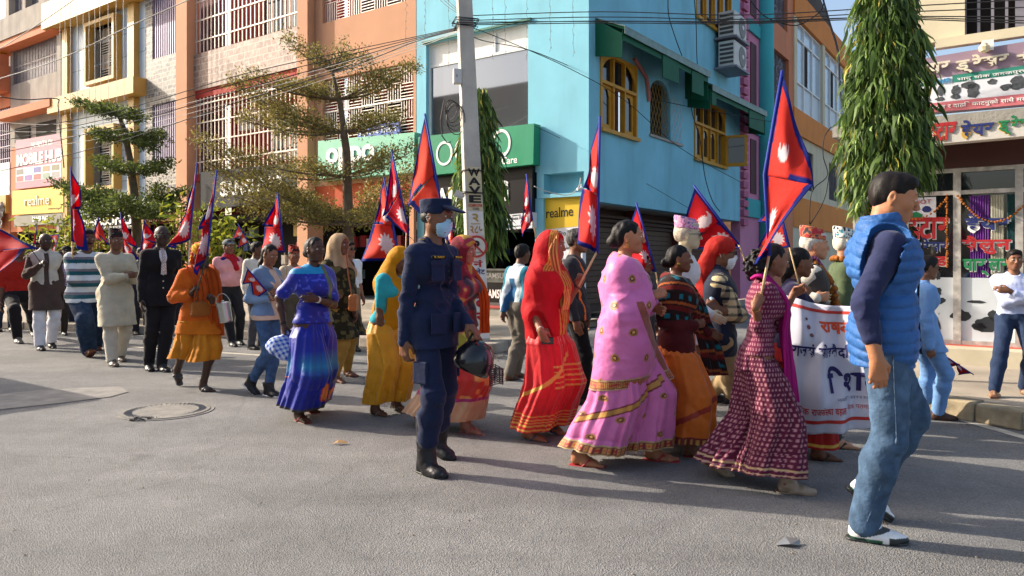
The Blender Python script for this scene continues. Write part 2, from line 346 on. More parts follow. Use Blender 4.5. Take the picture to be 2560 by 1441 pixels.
# lane line, worn patches, concrete strip, manhole
mb = MB(); a = gnd(330, 868); b = gnd(1200, 925); d = (b-a).normalized(); nn = Vector((-d.y, d.x, 0))*.05
mb.poly([a-nn+ZU*.004, b-nn+ZU*.004, b+nn+ZU*.004, a+nn+ZU*.004])
c1 = gnd(2180, 985); c2 = gnd(2700, 1135); d = (c2-c1).normalized(); nn = Vector((-d.y, d.x, 0))*.05
mb.poly([c1-nn+ZU*.004, c2-nn+ZU*.004, c2+nn+ZU*.004, c1+nn+ZU*.004])
meta(mb.build('road_marking', mat('worn_road_paint', 'B9B0A0', .9, var=.25, vscale=9)), kind='structure')
mb = MB(); strip = [(-60, 1031), (0, 1024), (150, 1008), (275, 992), (320, 980), (300, 966), (200, 970), (100, 976), (0, 986), (-60, 992)]
mb.poly([gnd(x, y, .006) for x, y in strip]); meta(mb.build('road_patch', mat('pale_concrete_patch', '827E78', .95, var=.25, vscale=5, bump=.4, bscale=50)), kind='structure')
mc = gnd(415, 1029)
def ring(r0, r1, z0, z1, c, n=40):
    mb = MB(); pr = [(r0, z0), (r1, z0), (r1, z1), (r0, z1)]; v = []; f = []
    for k in range(n):
        t = 2*PI*k/n; 
        for r, z in pr: v.append(c+Vector((r*math.cos(t), r*math.sin(t), z)))
    for k in range(n):
        for j in range(4): f.append((k*4+j, k*4+(j+1) % 4, ((k+1) % n)*4+(j+1) % 4, ((k+1) % n)*4+j))
    mb.add(v, f); return mb
mh = thing('manhole_cover', 'round concrete manhole cover with ribbed rim set in the asphalt', 'manhole', mc)
M_mh = mat('manhole_concrete', '7E7A73', .95, var=.2, vscale=9, bump=.7, bscale=40)
ring(.335, .365, 0, .012, mc).build('rim', M_mh, mh); ring(.366, .40, 0, .006, mc).build('frame', M_mh, mh)
mb = MB(); mb.lathe([(.0, .009), (.33, .009), (.33, 0)], Matrix.Translation(mc), 40); mb.build('lid', M_mh, mh)
for k in range(20):
    t = 2*PI*k/20; mb = None
mb = MB()
for k in range(44):
    t = 2*PI*k/44; a = mc+Vector((math.cos(t), math.sin(t), 0))*.27+ZU*.009; b = mc+Vector((math.cos(t+.06), math.sin(t+.06), 0))*.33+ZU*.009; mb.tube([a, b], .006, 4)
mb.build('rib', M_mh, mh)
# litter
lc = thing('paper_scrap', 'torn brown and white paper scrap on the road before the officer', 'litter', gnd(848, 1112))
p = gnd(848, 1112); mb = MB(); mb.add([p+Vector(q) for q in ((-.05, 0, .006), (-.01, -.02, .02), (.06, -.01, .01), (.05, .02, .02), (-.01, .03, .03))], [(0, 1, 4), (1, 2, 3, 4)]); mb.build('scrap', mat('brown_paper', '9C7A50', .9), lc)
p = gnd(1970, 1365); lw = thing('foil_wrapper', 'crumpled silvery wrapper on the road in front of the maroon dress', 'litter', p)
mb = MB(); mb.add([p+Vector(q) for q in ((-.06, 0, .004), (0, -.03, .02), (.05, -.01, .006), (.07, .03, .02), (0, .035, .03), (-.04, .03, .012))], [(0, 1, 4, 5), (1, 2, 3, 4)]); mb.build('foil', mat('foil', 'BDB9B4', .3, metal=.8), lw)
p = gnd(352, 1051); rg = thing('wire_coil', 'tangle of dark wire lying on the road beside the manhole cover', 'wire', p)
mb = MB(); mb.tube([p+Vector((.07*math.cos(t*.9)*(1+.2*math.sin(3*t)), .05*math.sin(t*1.1), .01+.008*math.sin(5*t))) for t in np.linspace(0, 19, 70)], .004, 5); mb.build('wire', M_cable, rg)
# loose grit and leaves swept along the kerb: far too many to count
gv = []; gf = []
for k in range(900):
    i = rng.integers(1, len(kl)-2); a = rng.uniform(); p = kl[i].lerp(kl[i+1], a); p = Vector((p.x, p.y, .004))-Vector((0, 1, 0))*abs(rng.normal(0, .35)); r = rng.uniform(.006, .02); t = rng.uniform(0, 6); b = len(gv)
    gv += [tuple(p+Vector((r*math.cos(t+q*2*PI/5), r*math.sin(t+q*2*PI/5), 0))) for q in range(5)]+[tuple(p+Vector((0, 0, r*.7)))]; gf += [(b+q, b+(q+1) % 5, b+5) for q in range(5)]
for k in range(500):
    p = Vector((rng.uniform(-6, 5), rng.uniform(2.2, 9), .003)); r = rng.uniform(.003, .008); t = rng.uniform(0, 6); b = len(gv)
    gv += [tuple(p+Vector((r*math.cos(t+q*2*PI/5), r*math.sin(t+q*2*PI/5), 0))) for q in range(5)]+[tuple(p+Vector((0, 0, r*.7)))]; gf += [(b+q, b+(q+1) % 5, b+5) for q in range(5)]
q = MB(); q.add(gv, gf); meta(q.build('road_grit', mat('grit', '8A7E6C', .95, var=.4, vscale=20)), 'loose grit and crumbs scattered along the kerb and over the road', 'grit', kind='stuff')
# ================================================================ buildings on the long front, right to left
def vbars(mb, fr, a0, a1, z0, z1, o, pitch, wd=.022, mi=0):
    n = max(2, round((a1-a0)/pitch))
    for k in range(n+1):
        a = a0+(a1-a0)*k/n; fbox(mb, fr, a-wd/2, a+wd/2, o, o+wd, z0, z1, mi)
def hbars(mb, fr, a0, a1, z0, z1, o, pitch, wd=.022, mi=0):
    n = max(1, round((z1-z0)/pitch))
    for k in range(n+1):
        z = z0+(z1-z0)*k/n; fbox(mb, fr, a0, a1, o+.001, o+wd-.001, z-wd/2, z+wd/2, mi)
def weave(mb, fr, a0, a1, z0, z1, o, cell, wd=.02, nb=5, ph=0):
    """grille of square cells whose bars run up in one and across in the next"""
    nx = max(1, round((a1-a0)/cell)); nz = max(1, round((z1-z0)/cell)); ca = (a1-a0)/nx; cz = (z1-z0)/nz
    for i in range(nx):
        for j in range(nz):
            A, Z = a0+i*ca, z0+j*cz
            if (i+j+ph) % 2: vbars(mb, fr, A+.02, A+ca-.02, Z, Z+cz, o, ca/nb, wd)
            else: hbars(mb, fr, A, A+ca, Z+.02, Z+cz-.02, o+.004, cz/nb, wd)
def shop_room(fr, a0, a1, z0, z1, parent, depth=4, m=None):
    """a dark room behind an opening: floor, back, sides and ceiling"""
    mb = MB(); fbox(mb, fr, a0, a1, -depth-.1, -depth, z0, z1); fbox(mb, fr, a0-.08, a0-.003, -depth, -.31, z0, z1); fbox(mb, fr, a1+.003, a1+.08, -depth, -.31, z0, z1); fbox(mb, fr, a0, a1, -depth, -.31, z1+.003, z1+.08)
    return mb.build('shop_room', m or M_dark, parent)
# ---------------------------------------------------------------- the sky blue corner building
blue = thing('corner_building', 'sky blue plastered corner building with mustard windows and green awnings', 'building', C0)
W0, W1, WZ0, WZ1 = 1.53, 4.53, 4.36, 6.66
mb = MB()
wall(mb, FF, 0.0, 4.84, 3.3, 12, -.3, 0, [(W0, W1, WZ0, WZ1)])
wall(mb, FF, 0.0, 1.3, 2.72, 3.3, -.3, 0, [(.12, 1.12, 2.80, 3.24)])
fbox(mb, FF, .1, 1.15, -.5, -.301, 2.75, 3.3)
# piers of the ground floor front
fbox(mb, FF, 1.14, 1.36, -.3, -.02, .15, 2.72); fbox(mb, FF, 4.6, 4.84, -.3, -.02, .15, 3.3)
mb.build('front_wall', M_blue, blue)
SW = [(.49, 2.37, 4.17, 5.86), (3.16, 4.66, 4.46, 5.83), (5.92, 8.9, 4.12, 5.84), (6.07, 9.3, 8.08, 10.2)]
SW = [(.49, 2.30, 4.17, 5.90), (3.05, 4.30, 4.44, 5.86), (5.92, 8.45, 4.15, 5.90), (6.07, 9.0, 8.1, 10.2)]
mb = MB(); wall(mb, FS, 0.302, 9.86, 2.62, 12, -.3, 0, SW)
mb.build('side_wall', M_blue, blue)
mb = MB(); fbox(mb, FS, .302, 9.86, -4.5, -.302, 11.7, 11.9); fbox(mb, FS, .3, 9.86, -4.5, -.31, 2.62, 2.75); mb.build('slab', M_grey, blue, split=True)
mb = MB(); fbox(mb, FS, .302, 9.86, -4.6, -4.3, 2.8, 11.7); mb.build('inner_wall', M_dark, blue)
# recessed ground floor along the side street: brown shutters between piers
mb = MB(); fbox(mb, FS, .31, 9.8, -1.1, -.9, 0.15, 2.6); mb.build('recess_wall', M_brown, blue)
for i in range(3):
    t0 = .6+i*3.1; sh = MB()
    for k in range(16): fbox(sh, FS, t0, t0+2.6, -.9, -.86, .35+k*.13, .35+k*.13+.115)
    sh.build('roller_shutter', mat('shutter_slats', '5A4538', .6, metal=.3, var=.15, vscale=4), blue)
mb = MB()
for i in range(4): fbox(mb, FS, .32+i*3.1, .55+i*3.1, -.9, -.55, .15, 2.6)
mb.build('pier', mat('maroon_pier', '5B2A22', .8), blue, split=True)
mb = MB()
for k in range(3): fbox(mb, FS, .35, 9.7, -.85+.06*k, -.8+.06*k, 2.18+.1*k, 2.25+.1*k)
mb.build('beam', M_brown, blue, split=True)
# big front window: white head frame and dark glass
wf = MB(); fw = .06
for a0, a1, z0, z1 in ((W0, W1, 6.08, 6.14), (W0, W1, 6.6, WZ1), (W0, W1, WZ0, WZ0+.04), (W0, W0+.03, WZ0, WZ1), (W1-fw, W1, WZ0, WZ1), (2.5, 2.55, 6.14, 6.6), (3.5, 3.55, 6.14, 6.6)): fbox(wf, FF, a0, a1, -.16, -.1+random.uniform(-.002, .002), z0, z1)
win = wf.build('window', M_white, blue)
mb = MB(); fbox(mb, FF, W0+.03, W1-.06, -.15, -.135, WZ0+.04, 6.08); mb.build('pane', M_mirror, win)
mb = MB(); fbox(mb, FF, W0+.03, W1-.06, -.152, -.13, 6.14, 6.6); mb.build('upper_panel', M_white, win)
mb = MB(); fbox(mb, FF, W0-.1, W1+.1, .0, .05, WZ1+.002, WZ1+.05); mb.build('drip_edge', mat('green_trim', '2F6E5E', .6), win)
# mustard side windows
def arch(t0, t1, z0, z1, n=14):
    c = (t0+t1)/2; r = (t1-t0)/2; return [(c+r*math.cos(PI*k/n), z0+(z1-z0)*math.sin(PI*k/n)) for k in range(n+1)]
def leaf(mb, gl, t0, t1, z0, z1, fr, o0=-.1, o1=-.04):
    s = .075
    for a, b, c, d in ((t0, t0+s, z0, z1), (t1-s, t1, z0, z1), (t0+s, t1-s, z0, z0+s*1.4), (t0+s, t1-s, z1-s, z1)): fbox(mb, fr, a, b, o0, o1, c, d)
    # arched corners of the glazing
    for sx in (0, 1):
        xa = t0+s if sx == 0 else t1-s; d = 1 if sx == 0 else -1; w2 = (t1-t0-2*s)*.3
        pts = [(xa, z1-s), (xa+d*w2, z1-s), (xa+d*w2*.6, z1-s-.07), (xa+d*w2*.45, z1-s-.13), (xa, z1-s-.16)]
        mb.prism([fr(a, o1-.012, z) for a, z in pts], fr.n*.01)
    fbox(gl, fr, t0+s, t1-s, o0+.02, o0+.03, z0+s, z1-s)
def mustard(t0, t1, z0, z1, cols, zt, name_open=None, arched=True):
    mb = MB(); gl = MB(); fr = FS; w_ = .07
    for a, b, c, d in ((t0, t0+w_, z0, z1), (t1-w_, t1, z0, z1), (t0+w_, t1-w_, z0, z0+w_), (t0+w_, t1-w_, zt, zt+w_), (t0+w_, t1-w_, z1-w_, z1)): fbox(mb, fr, a, b, -.12, .03, c, d)
    fbox(mb, fr, t0-.03, t1+.03, .031, .09, z0-.03, z0+.05)
    n = cols; cw = (t1-t0-2*w_)/n
    for i in range(1, n): fbox(mb, fr, t0+w_+i*cw-.025, t0+w_+i*cw+.025, -.11, .02, z0+w_, z1-w_)
    for i in range(n):
        a0 = t0+w_+i*cw+.028; a1 = t0+w_+(i+1)*cw-.028
        if name_open != i: leaf(mb, gl, a0, a1, z0+w_+.004, zt-.004, fr)
        # fanlight: scalloped head
        fbox(gl, fr, a0, a1, -.08, -.07, zt+w_, z1-w_)
    if arched:
        hd = z1-w_
        for sx in (0, 1):
            x = t0+w_ if sx == 0 else t1-w_; d = 1 if sx == 0 else -1
            pts = [(x, hd)]+[(x+d*(.62*(1-math.cos(k*PI/12))), hd-.5+.5*math.sin(k*PI/12)) for k in range(7)]
            mb.prism([fr(a, -.03, z) for a, z in pts], fr.n*.035)
    wo = mb.build('window', M_wood, blue); gl.build('pane', M_glass, wo); return wo
mustard(*SW[0], 3, 5.2, 1)
w3 = mustard(*SW[2], 4, 5.15, 3)
mustard(*SW[3], 4, 9.6, None, False)
# shutter standing open
OP = Front(FS(8.42, .03, 0), (VS*.25-U*.95).normalized(), (VS*.95+U*.25).normalized())
mb = MB(); gl = MB(); leaf(mb, gl, 0, .62, 4.2, 5.14, OP, -.03, .03); lf = mb.build('open_shutter', M_wood, blue); gl.build('pane', M_glass, lf)
# middle opening with diamond lattice and arched head
mb = MB(); t0, t1, z0, z1 = SW[1]
for k in range(-6, 12):
    for s in (1, -1):
        pts = []
        for z in np.linspace(z0, z1, 12):
            t = t0+k*.18+s*(z-z0)*.55
            if t0 <= t <= t1: pts.append(FS(t, -.05, z))
        if len(pts) > 1: mb.tube(pts, .008, 4)
pm = MB(); fbox(pm, FS, t0-.02, t1+.02, -.3, -.25, z0, z1); pm.build('shade_panel', M_dark, blue)  # near-black sheet closes the opening, painting in the shade of the room behind
mb.build('lattice', mat('brass_lattice', '9B7A3A', .5, metal=.3), blue)
mb = MB()
for sx in (0, 1):
    x = t0 if sx == 0 else t1; d = 1 if sx == 0 else -1
    mb.prism([FS(a, -.12, z) for a, z in [(x, z1)]+[(x+d*.62*(1-math.cos(k*PI/12)), z1-.45+.45*math.sin(k*PI/12)) for k in range(7)]], FS.n*.115)
mb.build('arch_head', M_blue, blue, split=True)
mb = MB(); fbox(mb, FS, t0-.06, t1+.75, .002, .05, z0-.06, z0-.003); mb.build('sill', M_grey, blue)
lat = MB()
for k in range(-5, 8):
    for s in (1, -1):
        pts = [FS(t1+.1+k*.2+s*(z-z0)*.6, .03, z) for z in np.linspace(z0, z1-.3, 12) if 0 <= .1+k*.2+s*(z-z0)*.6 <= .75]
        if len(pts) > 1: lat.tube(pts, .006, 4)
lat.build('wall_lattice', M_steel, blue)
# pink mouldings over the first window
mb = MB()
for pts in ([(2.1, 6.05), (2.75, 5.75), (2.85, 5.55), (2.9, 5.2)], [(.35, 6.0), (.35, 5.75)]): mb.tube([FS(t, .04, z) for t, z in pts], .05, 6)
mb.build('moulding', mat('dusty_pink', 'B9736E', .8), blue, split=True)
# awnings: tin edge, canvas roof and hanging green panels
def awning(t0, t1, ztop, out, drop, panels, lab):
    a = thing('awning', lab, 'awning', FS(t0, 0, ztop-drop), 'green awnings of the corner building')
    mb = MB(); mb.hexa([FS(t0, .0, ztop-.02), FS(t1, .0, ztop+.1), FS(t1, out, ztop-drop+.1), FS(t0, out, ztop-drop), FS(t0, 0, ztop), FS(t1, 0, ztop+.12), FS(t1, out, ztop-drop+.13), FS(t0, out, ztop-drop+.03)])
    mb.build('roof_sheet', M_tin, a); mb = MB(); mb.hexa([FS(t0+.03, .01, ztop-.06), FS(t1-.03, .01, ztop+.06), FS(t1-.03, out-.03, ztop-drop+.06), FS(t0+.03, out-.03, ztop-drop-.04), FS(t0+.03, .01, ztop-.024), FS(t1-.03, .01, ztop+.095), FS(t1-.03, out-.03, ztop-drop+.095), FS(t0+.03, out-.03, ztop-drop-.004)]); mb.build('canvas_lining', M_awn, a)
    mb = MB(); mb.hexa([FS(t0, out-.02, ztop-drop-.14), FS(t1, out-.02, ztop-drop-.04), FS(t1, out, ztop-drop-.04), FS(t0, out, ztop-drop-.14), FS(t0, out-.02, ztop-drop-.003), FS(t1, out-.02, ztop-drop+.097), FS(t1, out, ztop-drop+.097), FS(t0, out, ztop-drop-.003)])
    mb.build('tin_edge', M_tin, a)
    mb = MB(); mb.hexa([FS(t0+.02, out-.075, ztop-drop-.26), FS(t1-.02, out-.075, ztop-drop-.16), FS(t1-.02, out-.062, ztop-drop-.16), FS(t0+.02, out-.062, ztop-drop-.26), FS(t0+.02, out-.075, ztop-drop-.05), FS(t1-.02, out-.075, ztop-drop+.05), FS(t1-.02, out-.062, ztop-drop+.05), FS(t0+.02, out-.062, ztop-drop-.05)]); mb.build('valance', M_awn, a)
    for (t, wd, dz) in panels:
        mb = MB(); mb.hexa([FS(t, out-.06, ztop-drop-dz), FS(t+wd, out-.06, ztop-drop-dz+.03), FS(t+wd, out-.04, ztop-drop-dz+.03), FS(t, out-.04, ztop-drop-dz), FS(t, out-.06, ztop-drop-.1), FS(t+wd, out-.06, ztop-drop-.02), FS(t+wd, out-.04, ztop-drop-.02), FS(t, out-.04, ztop-drop-.1)])
        mb.build('canvas_panel', M_awn, a)
    for t in (t0, t1-.02):
        mb = MB(); mb.prism([FS(t, .0, ztop-.03), FS(t, out-.07, ztop-drop-.12), FS(t, out-.07, ztop-drop-.62), FS(t, .0, ztop-drop-.5)], VS*.02); mb.build('end_panel', M_awn, a)
    return a
awning(.28, 5.3, 6.52, .7, .32, [(2.3, .95, .62), (4.1, .8, .62)], 'long green canvas awning with dull tin edge over the mustard corner window')
awning(5.45, 10.4, 6.32, .7, .32, [(8.7, 1.5, .62), (5.5, .35, .5)], 'green canvas awning over the far mustard window with open shutter')
# air conditioner boxes on the side wall
def ac(t, z, lab):
    a = thing('air_conditioner', lab, 'air conditioner', FS(t, .2, z), 'air conditioner boxes on the blue wall')
    mb = MB(); fbox(mb, FS, t, t+1.12, .12, .6, z, z+.74); b = mb.build('casing', mat('ac_white', 'C9C6BC', .5, var=.1, vscale=4), a, bevel=.03)
    c = FS(t+.70, .602, z+.37); mb = MB()
    mb.lathe([(.0, .02), (.28, .02), (.31, .0)], Matrix.Translation(c) @ FS.n.to_track_quat('Z', 'Y').to_matrix().to_4x4(), 24); mb.build('fan_grille', mat('ac_grille', '7E7C78', .6), a)
    mb = MB(); mb.lathe([(.0, .04), (.06, .04), (.07, .021)], Matrix.Translation(c) @ FS.n.to_track_quat('Z', 'Y').to_matrix().to_4x4(), 12); mb.build('hub', M_white, a)
    mb = MB(); FE = Front(FS(t, .12, 0), -U, -VS)
    for i in range(5): fbox(mb, FE, .05, .45, .0, .015, z+.08+i*.125, z+.15+i*.125)
    mb.build('side_louvre', mat('ac_louvre', '4A4A48', .6), a)
    mb = MB(); fbox(mb, FS, t-.05, t+1.17, .02, .68, z-.06, z-.003); mb.build('bracket', M_bars, a)
    return a
ac(7.5, 7.86, 'upper of two dusty white air conditioner boxes on the shaded blue wall')
ac(7.5, 7.0, 'lower of two dusty white air conditioner boxes just above the far green awning')
# ---------------------------------------------------------------- boards of the corner building
def board(name, lab, cat, fr, TL, TR, BR, BL, o0, o1, m, fm=None):
    Q = corners(fr, TL, TR, BR, BL, o1); t = thing(name, lab, cat, (Q[2]+Q[3])/2)
    mb = MB(); slabpx(mb, fr, TL, TR, BR, BL, o0, o1); mb.build('panel', m, t)
    return t, Q
t, Q = board('signboard', 'green shop board with white rings and the words New It Care', 'shop sign', FF, (1045, 343), (1335, 309), (1333, 411), (1045, 442), .02, .28, M_green)
def rings(t, Q, cu, cv, ru, rv, m, n=32, th=.2, name='ring'):
    TL, TR, BR, BL = Q; r = BR-BL; u = TL-BL; nn = r.normalized().cross(u.normalized()); mb = MB(); v = []; f = []
    for k in range(n):
        a = 2*PI*k/n
        for s in (1, 1-th): v.append(BL+r*(cu+ru*s*math.cos(a))+u*(cv+rv*s*math.sin(a))+nn*.012)
    for k in range(n): f.append((2*k, 2*k+1, 2*((k+1) % n)+1, 2*((k+1) % n)))
    mb.add(v, f); o = mb.build(name, m, t); s = o.modifiers.new('s', 'SOLIDIFY'); s.thickness = .02; return o
rings(t, Q, .745, .56, .078, .33, M_lw); rings(t, Q, .25, .5, .075, .3, M_lw); rings(t, Q, .42, .52, .075, .3, M_lw); rings(t, Q, .57, .54, .075, .3, M_lw)
on_board(Q, 'lettering', 'New', .695, .79, .24, .40, M_lw, t, bold=.015); on_board(Q, 'lettering', 'It Care', .695, .875, .07, .24, M_lw, t, bold=.015)
t, Q = board('signboard', 'big black board with heavy white letters hung under the green board', 'shop sign', FF, (1060, 445), (1331, 414), (1329, 560), (1060, 588), -.06, .12, M_black)
on_board(Q, 'lettering', 'SAMSUNG', .06, .80, .44, .78, M_lw, t, bold=.03, depth=.012)
t, Q = board('finance_sign', 'small white notice board with round dark logo under the black board', 'sign', FF, (1259, 538), (1331, 531), (1330, 570), (1259, 575), -.04, .17, M_wbd)
on_board(Q, 'lettering', 'Insta Finance', .3, .92, .62, .82, M_lk, t); on_board(Q, 'lettering', 'SAMSUNG', .3, .6, .86, .95, M_lk, t); on_board(Q, 'lettering', ['च', 'र्', 'ई', ' ', 'आ', 'उ'], .66, .95, .12, .34, M_lk, t)
on_board(Q, 'lettering', 'A trusted partner', .3, .6, .14, .24, M_lk, t); rings(t, Q, .15, .35, .1, .26, M_lblue, th=.45, name='logo')
t, Q = board('lightbox_sign', 'yellow and white upright advertising panel beside the corner recess', 'shop sign', FF, (1352, 494), (1456, 484), (1456, 790), (1352, 800), -.25, -.1, M_wbd)
TLc, TRc, BRc, BLc = Q; mb = MB(); e = NF*.004
lo = lambda f_: (BLc+(TLc-BLc)*f_+e, BRc+(TRc-BRc)*f_+e)
a, b = lo(.735); c, d = lo(1); mb.poly([a, b, d, c]); mb.build('yellow_panel', M_ybd, t)
on_board(Q, 'lettering', 'realme', .14, .78, .82, .90, M_lk, t, bold=.004, depth=.008)
on_board(Q, 'lettering', '0 Pro Series', .36, .92, .66, .70, M_lk, t); on_board(Q, 'lettering', 'play, New V', .36, .85, .54, .57, M_lk, t); on_board(Q, 'lettering', '108MP', .52, .72, .435, .47, M_lk, t); on_board(Q, 'lettering', 'Night Photo', .76, .92, .44, .46, M_lk, t)
# shop under the black board: dark room, glass counters, step with red mat
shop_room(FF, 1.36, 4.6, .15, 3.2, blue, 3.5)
mb = MB(); fbox(mb, FF, 1.3, 8.6, -3, .7, .15, .32); mb.build('step', M_conc, blue)
mb = MB(); fbox(mb, FF, 1.4, 4.5, .1, .72, .322, .34); mb.build('red_mat', mat('red_mat', '9C3A33', .9), blue)
def counter(a0, a1, lab, word):
    t = thing('glass_counter', lab, 'counter', FF((a0+a1)/2, -.1, .32), 'glass counters in front of the phone shop')
    mb = MB(); fbox(mb, FF, a0, a1, -.45, .05, .34, .4); fbox(mb, FF, a0, a1, -.45, .05, 1.13, 1.17)
    for a in (a0, a1-.04): fbox(mb, FF, a, a+.04, -.44, .04, .4, 1.13)
    fbox(mb, FF, a0+.04, a1-.04, -.44, .03, .86, .89); mb.build('frame', mat('counter_grey', '5A5A58', .5), t)
    mb = MB(); fbox(mb, FF, a0+.04, a1-.04, .0, .02, .4, .86); q = mb.build('front_panel', M_black, t)
    mb = MB(); fbox(mb, FF, a0+.04, a1-.04, .0, .02, .89, 1.13); mb.build('glass', mat('counter_glass', '6A6E66', .1, spec=.8, var=.3, vscale=5), t)
    write('lettering', word, FF(a1-.16, .022, .5), -U, ZU, (a1-a0)*.7, .2, M_lw, t, bold=.02)
    write('lettering', word, FF(a1-.16, .022, .95), -U, ZU, (a1-a0)*.7, .12, mat('grey_letters', '8A8A86', .6), t, bold=.02)
    return t
counter(1.75, 2.85, 'grey glass shop counter with white letters on black, right of the pole', 'SAMSUNG')
counter(2.95, 4.05, 'grey glass shop counter partly hidden behind the pole', 'SAMSUNG')
# ---------------------------------------------------------------- orange building with weave grilles
org = thing('orange_building', 'orange plastered building with white weave grilles left of the blue corner', 'building', FF(6.8, 0, 0))
a0, a1 = 4.86, 8.6
mb = MB(); wall(mb, FF, a0, a1, 3.4, 12, -.25, .0, [(4.95, 8.3, 4.5, 6.3), (5.2, 8.3, 7.85, 9.9)]); fbox(mb, FF, 8.303, 9.07, -1.2, .28, .15, 12) if False else None
mb.build('front_wall', M_orange, org)
mb = MB(); fbox(mb, FF, 8.62, 9.05, -.3, .25, .15, 12); fbox(mb, FF, 4.845, 4.99, .003, .1, .15, 3.5); mb.build('pier', M_orange, org, split=True)
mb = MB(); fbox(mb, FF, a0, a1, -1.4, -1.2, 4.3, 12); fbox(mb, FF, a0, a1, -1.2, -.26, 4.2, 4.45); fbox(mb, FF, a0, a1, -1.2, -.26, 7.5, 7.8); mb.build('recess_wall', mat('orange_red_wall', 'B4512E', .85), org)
for (z0, z1, ph) in ((4.5, 6.3, 0), (7.85, 9.9, 1)):
    mb = MB(); weave(mb, FF, 4.97, 8.28, z0+.02, z1-.02, -.1, .5, .02, 6, ph); fbox(mb, FF, 4.97, 8.28, -.1, -.06, z0+.9, z0+.94); mb.build('window_grille', M_steel, org)
    mb = MB()
    for k in range(3): fbox(mb, FF, 5.3+k*1.0, 6.0+k*1.0, -1.19, -1.15, z0+.1, z1-.3)
    mb.build('window', M_dark, org, split=True)
mb = MB(); fbox(mb, FF, 5.4, 6.9, -.02, .02, 4.52, 4.86); sb = mb.build('banner_strip', mat('blue_banner', '3D5AA8', .5), org)
write('lettering', 'Supreme Tailors', FF(6.85, .022, 4.58), -U, ZU, 1.35, .22, M_lw, org)
t, Q = board('signboard', 'pale green shop board with big white rounded letters behind the feathery tree', 'shop sign', FF, (795, 353), (1036, 331), (1034, 431), (795, 452), .02, .3, M_pgreen)
on_board(Q, 'lettering', 'oppo', .1, .62, .22, .78, M_lw, t, bold=.03, depth=.02)
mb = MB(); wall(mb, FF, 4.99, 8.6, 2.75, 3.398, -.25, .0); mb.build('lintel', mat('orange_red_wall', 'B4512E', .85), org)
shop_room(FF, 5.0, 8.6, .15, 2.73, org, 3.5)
M_goods = [mat('goods_%d' % i, c, .5, var=.3, vscale=12) for i, c in enumerate(['8E2A2A', 'C9C6BE', '35507E', '2C2C30', 'A88A3E', '6E7C7A'])]
def goods(a0, a1, z0, z1, o, n, parent, name='boxed_goods'):
    mb = MB()
    for k in range(n):
        a = random.uniform(a0, a1-.3); z = random.choice(np.linspace(z0, z1, 5)); h = random.uniform(.15, .34); fbox(mb, FF, a, a+random.uniform(.12, .3), o+random.uniform(0, .1), o+.2+random.uniform(.0, .1), z, z+h, random.randrange(6))
    mb.build(name, M_goods, parent, split=True)
goods(5.1, 8.5, .4, 2.2, -1.3, 26, org); goods(1.5, 4.5, 1.2, 2.4, -2.5, 20, blue)
# ---------------------------------------------------------------- red walled building with tall white grilles
red = thing('grille_building', 'red walled building with orange pillars, tall white grilles and beige tiled parapet', 'building', FF(11.7, 0, 0))
A0, A1 = 9.07, 14.35
mb = MB(); fbox(mb, FF, 14.36, 14.98, -.2, .3, .15, 12); mb.build('pillar', M_orange, red)
mb = MB(); fbox(mb, FF, A0, A1, -1.5, -1.3, .15, 12); fbox(mb, FF, A0, A1, -1.3, -.0, 3.9, 4.12); fbox(mb, FF, A0, A1, -1.3, .0, 6.55, 6.8); fbox(mb, FF, A0, A0+.1, -1.3, -.1, 4.13, 6.5); mb.build('recess_wall', M_red, red)
Q = [FF.hit(*p, .06) for p in ((490, 227), (760, 167), (760, 58), (490, 137))]
mb = MB(); fbox(mb, FF, A0, A1, -.1, .06, 6.8, 7.95); mb.build('parapet', M_tileb, red)
for z0, z1 in ((4.13, 6.6), (8.0, 11)):
    mb = MB(); vbars(mb, FF, A0+.02, A1-.02, z0, z1, -.04, .2, .032)
    for z in (z0+.35, z0+1.0, z0+1.6, z0+2.2): fbox(mb, FF, A0, A1, -.009, .01, z, z+.04)
    mb.build('window_grille', mat('cream_steel', 'D8CDBE', .5, metal=.1, var=.1, vscale=9), red)
mb = MB()
for (p, z0, z1) in (((10.3, 12.2), 4.5, 6.1), ((9.4, 10.2), 8.3, 10.6), ((10.5, 12.6), 8.3, 10.8)): fbox(mb, FF, p[0], p[1], -1.29, -1.24, z0, z1)
wn = mb.build('window', M_white, red)
mb = MB()
for (p, z0, z1) in (((10.36, 11.2), 4.56, 6.0), ((11.26, 12.14), 4.56, 6.0), ((9.46, 10.1), 8.36, 10.5), ((10.56, 11.5), 8.36, 10.7), ((11.6, 12.54), 8.36, 10.7)): fbox(mb, FF, p[0], p[1], -1.238, -1.22, z0, z1)
mb.build('pane', M_glass, wn, split=True)
mb = MB(); fbox(mb, FF, 9.6, 10.15, -1.215, -1.2, 8.4, 10.5); mb.build('curtain', mat('blue_curtain', '3C78C8', .7), wn)
mb = MB(); fbox(mb, FF, 12.6, 13.4, -1.2, -.9, 5.55, 6.2); mb.build('air_conditioner_box', M_white, red)
t, Q = board('signboard', 'long dark grey board with white letters between the orange pillars', 'shop sign', FF, (500, 431), (763, 404), (763, 497), (500, 526), -.05, .14, M_dgrey)
on_board(Q, 'lettering', 'SAMSUNG', .22, .80, .28, .66, M_lw, t, bold=.03, depth=.02)
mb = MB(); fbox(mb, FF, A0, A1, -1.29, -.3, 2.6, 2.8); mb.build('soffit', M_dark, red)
shop_room(FF, A0, A1, .15, 2.58, red, 1.29, M_dark); goods(A0+.2, A1-.5, .4, 2.1, -1.1, 26, red)
